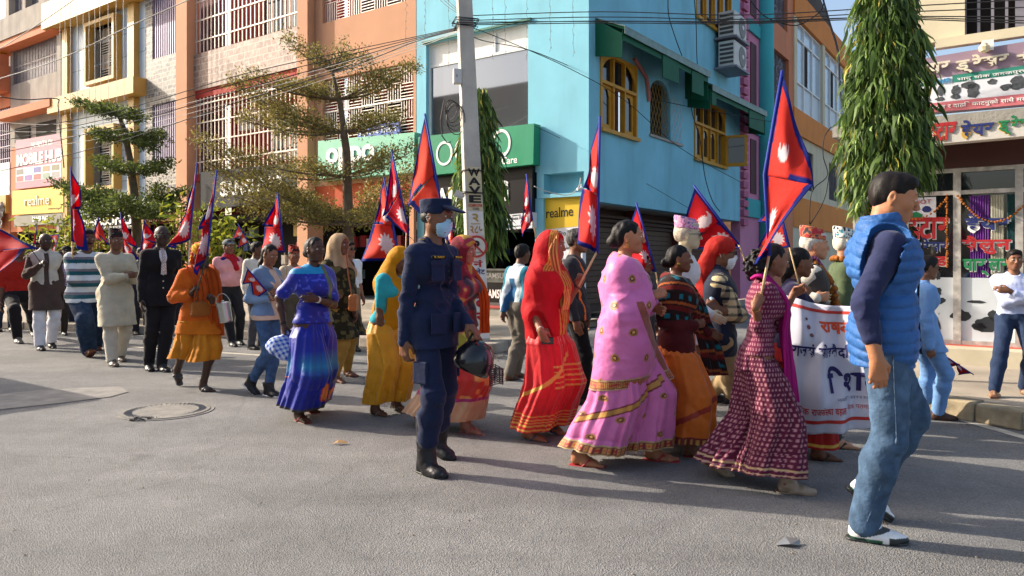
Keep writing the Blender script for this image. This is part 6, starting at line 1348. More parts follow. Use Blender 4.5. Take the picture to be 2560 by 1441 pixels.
    def ribbon(s, name, path, width, colfn, m=None, n=60, wv=.012, seed=1, parent=None, k=24, side=None, taper=None):
        """cloth strip draped along a path of person-frame points; width across 'side'"""
        P = [Vector(tuple(p)) for p in path]; Qp = []
        for i in range(len(P)-1):
            p0 = P[max(i-1, 0)]; p1 = P[i]; p2 = P[i+1]; p3 = P[min(i+2, len(P)-1)]
            for t in np.linspace(0, 1, n//(len(P)-1)+1)[:-1]: Qp.append(.5*((2*p1)+(p2-p0)*t+(2*p0-5*p1+4*p2-p3)*t*t+(3*p1-p0-3*p2+p3)*t**3))
        Qp.append(P[-1]); V = []; uv = []; sides = side if isinstance(side, list) else [side]*len(P); r = np.random.default_rng(seed); ph = r.uniform(0, 6, 3)
        for i, p in enumerate(Qp):
            t = i/(len(Qp)-1); a = t*(len(P)-1); i0 = min(int(a), len(P)-2); sd_ = Vector(tuple(sides[i0])).lerp(Vector(tuple(sides[i0+1])), a-i0).normalized(); d = (Qp[min(i+1, len(Qp)-1)]-Qp[max(i-1, 0)]).normalized(); nn = d.cross(sd_); 
            if nn.length < 1e-4: nn = Vector((1, 0, 0))
            nn.normalize(); w_ = width*(taper(t) if taper else 1)
            for j in range(k+1):
                q = j/k-.5; V.append(p+sd_*q*w_+nn*(wv*math.sin(q*17+ph[0]+.8*math.sin(t*5+ph[1]))+wv*.5*math.sin(q*39+ph[2]))); uv.append((q+.5, t))
        V = np.array([tuple(v) for v in V]); uv = np.array(uv); Q = np.array([(i*(k+1)+j, i*(k+1)+j+1, (i+1)*(k+1)+j+1, (i+1)*(k+1)+j) for i in range(len(Qp)-1) for j in range(k)])
        c = colfn(uv[:, 0], uv[:, 1], V) if callable(colfn) else np.tile(L(colfn), (len(V), 1)); o = s.add(name, V, Q, m or M_thin, np.clip(c, 0, 1), parent); so2 = o.modifiers.new('s', 'SOLIDIFY'); so2.thickness = .006; return o
    def hood(s, col, name='head_cloth', m=None, shoulder=True, seed=1, back=.0, face=(.075, .082, .12), wr=.008, extra=(), cuts=(), fc=(.105, 0, -.035), chin=True, fd=None):
        """cloth over head, neck and shoulders with the face left open"""
        h = s.H_; R = s.Rh; pr = [Ell(h((-.018, 0, .03)), (.122, .098, .108), R), Ell(h((-.04, 0, -.05)), (.1, .095, .1), R, .05)]
        if chin: pr.append(Cone(h((-.02, 0, -.08)), s.nb, .085, .10, .05))
        if shoulder: pr += [Cone(s.nb+[-.02, 0, 0], s.sL+(s.aL['e']-s.sL)*.3, .085, .085, .06), Cone(s.nb+[-.02, 0, 0], s.sR+(s.aR['e']-s.sR)*.3, .085, .085, .06), Cone(s.chest+[0, .05, 0], s.chest-[0, .05, 0], .135, .135, .08), Cone(h((-.07, 0, -.05)), s.chest+[-.07, 0, .05], .09, .11, .06)]
        pr += list(extra); cu = [Ell(h(fc), face, R)]+list(cuts)
        return s.garment(name, pr, col, m or M_thin, wr, seed, cu, f=(14, 14, 10), fd=fd)
def pole_flag(name_lab, T, A, N, Lp, B, butt, Y, rP=.008, dY=0, waves=(.03, 2.0, .4), emblem=True, bright='D8232E', cat='flag', polecol='C9A878', M=None, es=1.0, group='national flags carried by the marchers', hole=None, wrap=0, yb=None, small=False):
    """double pennant: T top of hoist, A upper tip, N notch, Lp lower tip, B foot of hoist, butt lower end of the stick (photo points)"""
    t = thing('flag', name_lab, cat, at(*butt, Y), group); q = 44
    hx = lambda y: T[0]+(B[0]-T[0])*(y-T[1])/((B[1]-T[1]) or 1); dp = lambda v: Y-.75*np.clip((v[0]-hx(v[1]))/F*Y, -.6, .6)
    if waves[0] >= .05: A = (hx(A[1])+(A[0]-hx(A[1]))*1.2, A[1]); Lp = (hx(Lp[1])+(Lp[0]-hx(Lp[1]))*1.15, Lp[1])
    if waves[0] >= .05: N = (A[0]*.8+N[0]*.2, A[1]*.8+N[1]*.2)
    P = {k: at(*v, dp(v)) for k, v in dict(T=T, A=A, N=N, L=Lp, B=B).items()}; Mh = at(*M, dp(M)) if M else P['B'].lerp(P['T'], .43)
    nx, ny = q, q; V = []; UV = []; Qd = []
    def wob(u, v): return waves[0]*u*(math.sin(u*waves[1]*3+v*5+waves[2])+.5*math.sin(u*11+v*3+waves[2]*3)+.35*math.sin(v*13+u*6))
    def grid(c00, c10, c01, c11, f00, f10, f01, f11):
        b = len(V)
        for j in range(ny+1):
            for i in range(nx+1):
                a, c = i/nx, j/ny; p = (c00*(1-a)+c10*a)*(1-c)+(c01*(1-a)+c11*a)*c; f = (np.array(f00)*(1-a)+np.array(f10)*a)*(1-c)+(np.array(f01)*(1-a)+np.array(f11)*a)*c
                V.append(p+Vector((wob(f[0], f[1])*.18, 1, 0)).normalized()*0+Vector((0, wob(f[0], f[1])*1.6+dY*f[0], 0))+Vector((wob(f[0], f[1]+1)*.15, 0, 0))); UV.append(f)
        for j in range(ny):
            for i in range(nx): Qd.append((b+j*(nx+1)+i, b+j*(nx+1)+i+1, b+(j+1)*(nx+1)+i+1, b+(j+1)*(nx+1)+i))
    grid(P['B'], P['L'], Mh, P['N'], (0, 0), (1, 0), (0, .57), (.43, .57))
    grid(Mh, P['A'], P['T'], P['T'], (0, .57), (1, .57), (0, 1.33), (0, 1.33))
    UV = np.array(UV); out = [(0, 0), (1, 0), (.43, .57), (1, .57), (0, 1.33)]; dmin = np.full(len(UV), 9.)
    for i in range(5):
        a = np.array(out[i]); b = np.array(out[(i+1) % 5]); ab = b-a; h = np.clip(((UV-a)@ab)/(ab@ab), 0, 1); dmin = np.minimum(dmin, np.linalg.norm(UV-a-h[:, None]*ab, axis=1))
    red, blu, wht = L(bright), L('1B2C86'), L('E9DDDF'); c = np.tile(red, (len(UV), 1)); 
    if emblem:
        for (cx, cy, r, pts) in ((.24, .26, .19, 12),):
            d = UV-[cx, cy]; a = np.arctan2(d[:, 1], d[:, 0]); rr = np.hypot(d[:, 0], d[:, 1]); k = np.abs(((a*pts/(2*PI)) % 1)-.5)*2; c[rr < es*r*(.62+.38*k)] = wht
        d = UV-[.24, .78]; rr = np.hypot(d[:, 0], d[:, 1]); d2 = UV-[.24, .78+.08*es]; r2 = np.hypot(d2[:, 0], d2[:, 1]); c[(rr < .16*es) & (r2 > .13*es)] = wht
        d = UV-[.24, .78-.03*es]; a = np.arctan2(d[:, 1], d[:, 0]); rr = np.hypot(d[:, 0], d[:, 1]); k = np.abs(((a*16/(2*PI)) % 1)-.5)*2; c[rr < es*.105*(.65+.35*k)] = wht
    c[dmin < (.046 if waves[0] >= .05 else .058)] = blu
    org_ = np.array(at(*butt, Y)); Vn = np.array([tuple(v) for v in V])-org_; Qd = np.array(Qd)
    o = npmesh('cloth', Vn, Qd, M_flag, t, c); s2 = o.modifiers.new('w', 'WELD'); s2.merge_threshold = .0005; s3 = o.modifiers.new('s', 'SOLIDIFY'); s3.thickness = .003
    top = P['T']+(P['T']-at(*butt, Y)).normalized()*.02; mb = MB(); mb.tube([at(*butt, Y)+Vector((0, .004, 0)), P['B'].lerp(P['T'], .02)+Vector((0, .004, 0))], rP, 8); mb.build('stick', mat('bamboo_'+polecol, polecol, .6, var=.15, vscale=20), t, smooth=True); mb = MB(); mb.tube([P['B'], P['B'].lerp(P['T'], .5) if not M else Mh, top], [rP*1.25, rP*1.25, rP*1.1], 8); mb.build('hoist_sleeve', mat('flag_blue', '1E2F8C', .75, var=.1), t, smooth=True); return t
M_flag = mat('flag_cloth', None, .7, attr=True, var=.06, vscale=10, spec=.2, bump=.3, bscale=35, trans=.5)
# ================================================================ the near figures
def blend(c, sel, k): c[sel] = L(k); return c
def plain(k): return lambda P: np.tile(L(k), (len(P), 1))
# ---- man in the quilted vest
def vest_man():
    s = Person('man in blue quilted vest and faded jeans striding past in front at the right', 2205, 3.56, 430, -14, skin='8A5C40', hyaw=-15, hpit=14, footR=dict(px=(2160, 1350), yaw=-4), footL=dict(px=(2172, 1300), pitch=38, lift=.035), handR=dict(px=(2192, 900, -.22), el=(-1, -.05, .1), curl=.42, d=(.08, .05, -1)), handL=dict(xyz=(.12, .27, .82)), vox=.0055, twist=4, shod=True, girth=1.09)
    s.top('2A2F4E', 'navy_shirt', 1.62, .007, .006, .85, 0, .05, wr=.008, seed=4, k=.02)
    q = lambda P: (-.010*np.abs(np.sin((P[:, 2]+.10*np.abs(P[:, 1])+.016*vnoise(P*5))*PI/.054))**.6+.005*vnoise(P*np.array([24, 24, 34], np.float32))+.006*vnoise(P*7)).astype(np.float32)
    pr = s.torso(.030, .06)+[Cone(s.pel, s.pel-[0, 0, .12], .14, .145, .06, ((1, 0, 0), .9)), Cone(s.nb-[.0, 0, .02], s.nb+s.Rt @ np.array([.02, 0, .085]), .088, .078, .03)]
    cu = [s.hem(.825), Cut(s.nb+s.Rt @ np.array([0, 0, .08]), s.Rt @ np.array([-.12, 0, 1])), Cone(s.nb+[.015, 0, .03], s.nb+s.Rt @ np.array([.03, 0, .14]), .064, .07)]
    for a, S_ in ((s.aL, s.sL), (s.aR, s.sR)): cu.append(Cone(S_+[0, 0, .035], a['e'], .088, .066))
    V, Q = solid(pr, s.vox, 0, q, cu)
    v = s.add('quilted_vest', V, Q, M_nylon, np.tile(L('2D5C97'), (len(V), 1)))
    s.ribbon('zip', [s.nb+s.Rt @ np.array([.10, 0, .06]), s.chest+s.Rt @ np.array([.150, 0, .02]), s.waist+[.152, 0, 0], s.pel+[.165, 0, -.08]], .022, '1E2438', M_cloth, 30, 0, side=(0, 1, 0), parent=v)
    jc = lambda P: (L('43586F')*(1+.28*np.exp(-((P-A3((s.kL+s.hL)/2+[.06, 0, 0]))**2).sum(-1)/.02)+.28*np.exp(-((P-A3((s.kR+s.hR)/2+[.06, 0, 0]))**2).sum(-1)/.02)+.16*vnoise(P*np.array([30, 30, 30], np.float32))+.12*vnoise(P*np.array([9, 9, 9], np.float32)))[:, None])
    s.pants(jc, 'jeans', .016, .030, 1.0, 1.0, wr=.011, seed=9, f=(11, 11, 13), m=M_denim)
    V, Q = solid([Cone(s.hR+[-.0, -.112, .02], s.kR+[.01, -.078, .0], .0035, .0035), Cone(s.kR+[.01, -.078, 0], s.fR['a']+[.0, -.07, .03], .0035, .0035)], .004); s.add('side_seam', V, Q, M_denim, np.tile(L('4E6075'), (len(V), 1)))
    def shc(h): c = np.tile(L('E3E2DF'), (len(h), 1)); c[(h[:, 2] < -.058) & (h[:, 0] < .07)] = L('2B5C46'); c[(h[:, 0] > .10) & (h[:, 2] < -.045)] = L('2A2C2C'); c[(np.abs(h[:, 2]+.03-.3*(h[:, 0]-.03)) < .012) & (h[:, 0] > -.02)] = L('33383A'); return c
    s.shoes(shc, 'trainer', '2E3030', .010, 0, solet=.03); s.hairdo('short', '17110E', seed=3); return s
# ---- police officer
def officer():
    s = Person('police officer in dark navy uniform with cap and pale blue face mask', 1083, 4.72, 494, -42, skin='5E3D2B', hyaw=14, hpit=2, footR=dict(px=(1066, 1184), yaw=0), footL=dict(px=(1092, 1142), yaw=6, pitch=16), handR=dict(px=(1008, 862, -.12), el=(-1, .1, 0), curl=.5, d=(.02, 0, -1)), handL=dict(px=(1172, 812, -.03), el=(-1, .15, -.1), curl=.75, d=(.75, .1, -.55), n=(-.3, -.2, -1)), vox=.0055, group=None, girth=.86, shod=True, shw=.88)
    nv = '1E2640'
    s.top(nv, 'uniform_shirt', 2, .010, .010, .80, .01, .055, wr=.010, seed=6, k=.015, extra=[Cone(s.nb-[.02, 0, .01], s.nb+[.015, 0, .045], .078, .068, .02)], cuts=[Cone(s.nb+[.03, 0, .03], s.nb+[.06, 0, .12], .058, .07)])
    s.pants(nv, 'cargo_trousers', .016, .028, .66, 1.0, wr=.012, seed=7)
    s.shoes('17161A', 'boot', '121214', .014, .25)
    # pockets, name strap, rank stars, buttons
    def patch(name, c, n, wd, ht, col, th=.012, m=None):
        n = unit(n); r = unit(np.cross([0, 0, 1], n)); u = np.cross(n, r); V, Q = solid([Box3(c, (wd/2, ht/2, th), np.stack([r, u, n], 1), .006)], .005); o = s.add(name, V, Q, m or M_cloth, np.tile(L(col), (len(V), 1))); return o, r, u, n
    fx = lambda y, z, x=.148: s.chest+np.array([x-1.2*y*y, y, z])
    nrm = lambda y: (1, y*1.8, .05)
    for y in (.082, -.082):
        patch('chest_pocket', fx(y, -.03, .140), nrm(y), .095, .105, '1E2640', .005); patch('pocket_flap', fx(y, .03, .143), nrm(y), .10, .032, '1E2640', .007)
    for y in (.085, -.085): patch('lower_pocket', s.pel+np.array([.150, y, -.005]), (1, y*2, .0), .115, .13, '1E2640', .005)
    for q, l in ((1, (s.hL, s.kL)), (-1, (s.hR, s.kR))):
        c = l[0]*.35+l[1]*.65+np.array([0, q*.078, 0]); patch('thigh_pocket', c, (.15, q, 0), .11, .14, '1E2640', .009)
    o, r, u, n = patch('name_strap', fx(-.082, .068, .145), nrm(-.082), .105, .022, '141414', .006); M = s.Mw.to_3x3()
    write('lettering', 'R. RAUT', s.W(fx(-.082, .068, .153)-r*.038-u*.006), M @ Vector(r), M @ Vector(u), .074*s.S, .012*s.S, mat('gold_thread', 'D0A030', .6), o, n=M @ Vector(n))
    o2, r, u, n = patch('badge', fx(.082, .068, .145), nrm(.082), .08, .022, '141414', .006); write('lettering', 'POLICE', s.W(fx(.082, .068, .153)-r*.034-u*.006), M @ Vector(r), M @ Vector(u), .066*s.S, .012*s.S, mat('gold_thread', 'D0A030', .6), o2, n=M @ Vector(n))
    for q in (1, -1):
        for k in (.45, .65):
            c = s.nb*(1-k)+(s.sL if q > 0 else s.sR)*k+np.array([.01, 0, .048+.012*(1-k)]); mb = MB(); pts = []
            for i in range(10): a = 2*PI*i/10; rr = .018 if i % 2 == 0 else .008; pts.append(s.W(c+np.array([rr*math.cos(a), rr*math.sin(a), .018-.010*k])))
            mb.prism(pts, (0, 0, .004)); mb.build('rank_star', mat('star_gold', 'D9AE3A', .4, metal=.6), s.o)
    for k in range(6):
        V, Q = solid([Ell(s.waist*(1-k/5)+s.chest*k/5+np.array([.150-.006*abs(k-2.5), 0, .02]), (.006, .007, .007))], .003); s.add('button', V, Q, M_leath, np.tile(L('0E1220'), (len(V), 1)))
    # peaked field cap
    h = s.H_; R = s.Rh
    V, Q = solid([Cone(h((-.012, 0, .055)), h((-.016, 0, .092)), .108, .110, .01, (R @ np.array([0, 1, 0]), .84)), Ell(h((.12, 0, .052)), (.085, .074, .012), R @ roty(.32), .008)], .005, 0, lambda P: jit(P, .0025, 25), [Cut(h((0, 0, .112)), R @ np.array([-.06, 0, 1])), Cone(h((-.012, 0, -.02)), h((-.016, 0, .085)), .098, .098, 0, (R @ np.array([0, 1, 0]), .84))])
    s.add('field_cap', V, Q, M_cloth, np.tile(L('1C2640'), (len(V), 1))); s.hairdo('bald', '15110F'); s.mask(); return s
def helmet(s):
    g_ = s.aL['grip']+np.array([-.0, 0, -.16]); c = s.W(g_); t = thing('riot_helmet', 'black helmet with wire visor hanging from the officer\'s left hand', 'helmet', c)
    mb = MB(); Mh = Matrix.Translation(c) @ Matrix.Rotation(R_(25), 4, 'Y'); mb.lathe([(.0, .13), (.06, .12), (.10, .08), (.125, .02), (.13, -.04), (.12, -.07), (.11, -.065), (.1, 0), (.0, .08)], Mh, 24); mb.build('shell', mat('black_shell', '15161A', .25, coat=.4), t, smooth=True)
    vz = MB()
    for k in range(9):
        a = [c+Vector((.10+.05*math.sin(i*PI/8)*1.6, -.12+.03*i, -.05-.012*k+.01*math.sin(i))) for i in range(9)]; vz.tube(a, .0032, 4)
    for i in range(9): vz.tube([c+Vector((.10+.05*math.sin(i*PI/8)*1.6, -.12+.03*i, -.045-.012*k+.01*math.sin(i))) for k in range(9)], .003, 4)
    vz.build('visor_mesh', mat('black_wire', '141416', .4), t); mb = MB(); mb.tube([c+Vector(p) for p in ((-.06, -.05, .08), (-.01, -.01, .17), (.04, .04, .1))], .009, 6); mb.build('strap', mat('black_strap', '1B1B1D', .8), t)
    mb = MB(); mb.tube([c+Vector(p) for p in ((.02, -.06, .07), (.03, -.07, .10), (.01, -.07, .12))], .006, 6); mb.build('red_tag', mat('red_tag', '6E2020', .7), t)
# ---- saree patterns
def paisley(u, w_, nu, nv, c, col, ctr=None, size=.32, sub=None, off=.5):
    a = u*nu; b = w_*nv; row = np.floor(b); fu = (a+off*(row % 2)) % 1-.5; fv = b % 1-.5; r = np.hypot(fu*1.15, fv*.9+.18*np.abs(fu)); c[r < size] = L(col)
    if sub: c[r < size*.62] = L(sub)
    if ctr: c[r < size*.3] = L(ctr)
    return c
def pink_woman():
    s = Person('woman in bright pink saree with embroidered gold paisleys and dark bun', 1562, 4.8, 548, -10, fem=True, skin='8A5A3E', hyaw=-2, footR=dict(px=(1448, 1163), yaw=-6), footL=dict(px=(1632, 1150), yaw=-8), handR=dict(px=(1630, 742, -.10), el=(.25, -.5, -1), curl=.6, d=(.85, .25, .35), n=(-.2, .8, -.5)), handL=dict(xyz=(.22, .10, 1.08), el=(-.3, 1, -.2)), vox=.0055, group=None, girth=1.08)
    pk = 'CF6FA6'
    def pat(c, u, w_, bord):
        paisley(u, w_, 7, 5.5, c, 'A4713A', 'D9A050', .15, '5A2A30'); c[(bord < 1)] = L('7A2E34'); k = (np.abs(((u*60) % 1)-.5) < .28) & (bord < .78) & (bord > .22); c[k] = L('C08A45'); k = (np.abs(((u*60) % 1)-.5) < .12) & (bord < .62) & (bord > .38); c[k] = L('C23A30'); c[(bord < 1.0) & ((bord > .86) | (bord < .12))] = L('B59A68'); return c
    def sk(u, v, P): c = np.tile(L(pk), (len(P), 1)); pat(c, u*1.0, v*1.1+.3, v/.085); d = np.abs((v-.42)-(u-.75)*.9); e = (u > .55) & (u < .97); c2 = np.where(e, d/.035, 9); c[c2 < 1] = L('7A2E34'); c[(c2 < .6)] = L('C08A45'); return c
    s.skirt(sk, .98, .12, 'saree_skirt', M_silk, .03, .045, .022, 11, 3, sweep=(.02, 0), N=260, M=150)
    s.top('8E2430', 'blouse', .8, .012, .012, .99, 0, .055, M_cloth)
    # pallu wrapped round the shoulders down to the thigh
    pr = s.torso(.034, .07)+s.arm(1, 1.5, .030, .034, .09)+s.arm(-1, 1.75, .030, .036, .09)+[Cone(s.chest+[-.03, 0, -.05], s.pel+[.0, 0, -.1], .15, .18, .1, ((1, 0, 0), .9)), Cone(s.hL, s.kL, .158, .150, .12), Cone(s.hR, s.kR, .158, .150, .12), Cone(s.aR['e'], s.pel+[.02, -.08, -.2], .06, .12, .1)]
    def pc(P):
        c = np.tile(L(pk), (len(P), 1)); u = np.arctan2(P[:, 1], P[:, 0])/(2*PI)+.5; pat(c, u, P[:, 2]*1.05, np.full(len(P), 9.)); zb = .565+.10*np.clip(P[:, 0]-.0, -.2, .3); b = (P[:, 2]-zb)/.07; pat(c, u*2, P[:, 2]*0, np.where((b > 0), b, 9)); f = (P[:, 0]-(.13-.35*(P[:, 2]-1.0)))/.05; m_ = (f > 0) & (f < 1) & (P[:, 2] < 1.15) & (P[:, 1] < .1) & (b > 1); c[m_] = L('8E4A38'); return c
    s.garment('saree_pallu', pr, pc, M_silk, .011, 8, [Cut((0, 0, .562), (.10, 0, -1)), Ell(s.nb+[.06, 0, .05], (.075, .07, .11)), Cut(s.nb+[0, 0, .05], (.35, 0, 1)), Cone(s.aR['w']-s.aR['d']*.06, s.aR['w']+s.aR['d']*.3, .06, .08)], f=(7, 7, 16), fd=((.55, .25, .8), 8, .018))
    s.ribbon('saree_edge', [s.nb+[-.02, .07, .06], s.nb+[.06, .075, -.02], s.chest+[.15, .05, .02], s.waist+[.17, -.02, .03]], .07, lambda u, t, P: np.where((np.abs(u-.5) > .32)[:, None], L('B59A68'), L('A03A50')), M_silk, 40, .008, side=[(0, 1, 0), (0, 1, .2), (0, 1, 0), (0, 1, 0)])
    s.sandals('A8323A', 'sandal', 'A8323A'); s.hairdo('bun', '100D0D', seed=4); s.bangles(-1, None, 3)
    for q in (-1, 1):
        mb = MB(); p = s.H_((-.004, q*.083, -.045)); mb.tube([s.W(p), s.W(p-[0, 0, .03])], .006*s.S, 6); mb.build('earring', M_metal, s.o)
    return s
A_ = vest_man(); B_ = officer(); helmet(B_); C_ = pink_woman()
def gold_bands(c, v, lims, k='C99A45'):
    for a, b in lims: c[(v > a) & (v < b)] = L(k)
    return c
def pole_hand(s, side): a = s.aL if side > 0 else s.aR; return s.W(a['grip'])
def red_woman():
    s = Person('woman in red saree with gold striped veil drawn over her head', 1374, 5.42, 574, -26, fem=True, skin='6E4732', hyaw=2, hat=.012, footR=dict(px=(1322, 1100)), footL=dict(px=(1378, 1085), pitch=22), handR=dict(px=(1352, 828, -.20), el=(-.2, -.1, -1), curl=.6, d=(.35, .1, -.9)), handL=dict(px=(1447, 712, .08), el=(-.2, .6, -.9), curl=.9, d=(.35, -.1, .9), n=(.3, -.9, 0)), vox=.006, girth=1.08, group=None)
    rd, gd = 'BE1A22', 'C99A45'
    def sk(u, v, P):
        c = np.tile(L(rd), (len(P), 1)); gold_bands(c, v, ((.01, .035), (.055, .075), (.095, .105), (.125, .135), (.155, .17))); f = np.cos(2*PI*(u-.97)) > .55
        for a in (.44, .49, .54, .59, .64): c[f & (np.abs(v-a) < .008)] = L(gd)
        d = np.abs(v-.30-(u-.62)*1.25); c[(d < .022) & (u > .55) & (u < .98)] = L(gd); return c
    s.skirt(sk, .98, .10, 'saree_skirt', M_silk, .03, .05, .02, 11, 5)
    s.top('A3151C', 'blouse', .9, .012, .012, .98, 0, .05)
    pr = s.torso(.032, .08)+s.arm(-1, 1.35, .024, .03, .07)+s.arm(1, .8, .03, .04, .07)+[Cone(s.chest-[.05, 0, 0], s.pel-[.04, 0, .05], .15, .165, .08)]
    h = s.H_
    pr += [Ell(h((-.018, 0, .03)), (.120, .096, .106), s.Rh), Ell(h((-.05, 0, -.05)), (.1, .095, .11), s.Rh, .05), Cone(h((-.05, 0, -.06)), s.chest+[-.05, 0, .08], .1, .14, .06)]
    Rz = s.Rh
    def vc(P):
        c = np.tile(L(rd), (len(P), 1)); hl = (P-s.hc)@Rz; g_ = (hl[:, 0] > .0) & (hl[:, 0] < .07) & (hl[:, 2] > -.2); k = np.abs(((hl[:, 0]*62) % 1)-.5) < .3; c[g_ & k] = L(gd)
        fr = (hl[:, 2] <= -.2) & (P[:, 0] > .02); q = np.abs(((P[:, 1]*26+P[:, 2]*3) % 1)-.5) < .3; st_ = fr & (P[:, 1] < .05) & (P[:, 1] > -.10) & q; c[st_] = L(gd); d = np.abs(P[:, 2]-(.86+.05*np.sin(P[:, 1]*9))); c[d < .018] = L(gd); return c
    s.garment('veil', pr, vc, M_thin, .010, 5, [Ell(h((.112, 0, -.04)), (.085, .078, .125), Rz), Cut((0, 0, .86), (.25, 0, -1)), Cut(s.pel+[.05, .04, -.0], (.2, .9, -1)), Cone(s.aR['w']-s.aR['d']*.1, s.aR['w']+s.aR['d']*.3, .075, .09)], f=(12, 12, 9), fd=((.8, .5, .15), 11, .016))
    s.ribbon('veil_edge', [h((.05, -.075, .06)), h((.045, -.095, -.06)), s.sR*.5+s.nb*.5+[.12, -.02, -.02], s.chest+[.165, -.06, -.06], s.waist+[.17, -.09, .02]], .085, lambda u, t, P: np.where((np.abs(((u*6) % 1)-.5) < .3)[:, None], L(gd), L(rd)), M_silk, 50, .010, side=[(.5, .3, 1), (.8, .5, .2), (.6, .8, 0), (.3, .9, 0), (.3, .9, 0)])
    s.hairdo('back', '120E0D'); s.sandals('3D4A5A', 'sandal', '3D4A5A'); s.bangles(-1, M_white, 1); s.bangles(1, M_lk if 'M_lk' in globals() else M_white, 1, 'wristwatch')
    g_ = s.W(s.aR['w']+s.aR['d']*.09+s.aR['n']*.015); t = thing('mobile_phone', 'small black mobile phone in the right hand of the woman in red', 'phone', g_); mb = MB(); mb.box(-.03, .055, -.005, .005, -.02, .03, lambda x, y, z: g_+Vector((x, y, z))); mb.build('body', mat('phone_black', '121215', .2), t, bevel=.003); mb = MB(); mb.box(-.024, .05, -.007, -.0055, -.015, .025, lambda x, y, z: g_+Vector((x, y, z))); mb.build('screen', M_glass if 'M_glass' in globals() else M_white, t)
    return s
def maroon_woman():
    s = Person('woman in maroon printed dress with magenta scarf and bushy black hair', 1893, 4.42, 606, -10, fem=True, skin='6A4430', lean=7, hyaw=4, hpit=4, footR=dict(px=(1968, 1232), yaw=-6), footL=dict(px=(1788, 1188), pitch=28), handR=dict(px=(1888, 768, -.2), el=(-.5, -.3, -.9), curl=.9, d=(.45, .15, .85), n=(.1, .95, -.1)), handL=dict(px=(1985, 735, .12), el=(-.2, .3, -.9), curl=.7, d=(.75, -.2, .5)), vox=.0055, group=None, shod=True)
    def pt(P, c):
        u = np.arctan2(P[:, 1], P[:, 0])*6.5; k = (np.abs(((u*1.4+((P[:, 2]*30).astype(int) % 2)*.5) % 1)-.5) < .22) & (np.abs(((P[:, 2]*30) % 1)-.5) < .26); c[k] = L('B07A80'); return c
    def sk(u, v, P): c = np.tile(L('5A1F36'), (len(P), 1)); pt(P, c); gold_bands(c, v, ((.012, .022), (.05, .062), (.085, .092)), 'BFA078'); return c
    s.skirt(sk, 1.0, .13, 'dress_skirt', M_cloth, .022, .055, .020, 10, 7, N=240, M=130)
    s.top(lambda P: pt(P, np.tile(L('6A2440'), (len(P), 1))), 'dress_top', 1.35, .014, .013, .95, 0, .055, M_cloth, .007, 8)
    mg = 'B41E78'
    s.ribbon('scarf', [s.nb+[-.09, -.05, .03], s.nb+[-.02, -.085, .045], s.chest+[.135, -.07, .03], s.waist+[.165, -.09, .0], s.pel+[.20, -.09, -.15], s.pel+[.21, -.085, -.42]], .13, lambda u, t, P: np.where((t > .97)[:, None], L('C0A070'), L(mg)*(1+.25*np.sin(u*26))[:, None]), M_thin, 60, .010, side=[(.3, 1, .3), (.2, .9, .5), (.3, .9, 0), (.5, .8, 0), (.6, .7, 0), (.7, .6, 0)], taper=lambda t: .8+.5*t)
    s.ribbon('scarf_back', [s.nb+[-.09, .05, .03], s.nb+[-.0, .08, .05], s.chest+[.14, .06, .02], s.waist+[.17, .03, .0], s.pel+[.22, .0, -.12], s.pel+[.25, .0, -.36]], .11, mg, M_thin, 60, .010, 2, side=[(.3, 1, -.3), (.2, .9, -.5), (.3, .9, 0), (.5, .8, 0), (.6, .7, 0), (.7, .6, 0)])
    s.hairdo('curly', '151010', seed=9); s.shoes('A58E78', 'slipper', '8A7560', .003, 0); s.bangles(-1, None, 1); return s
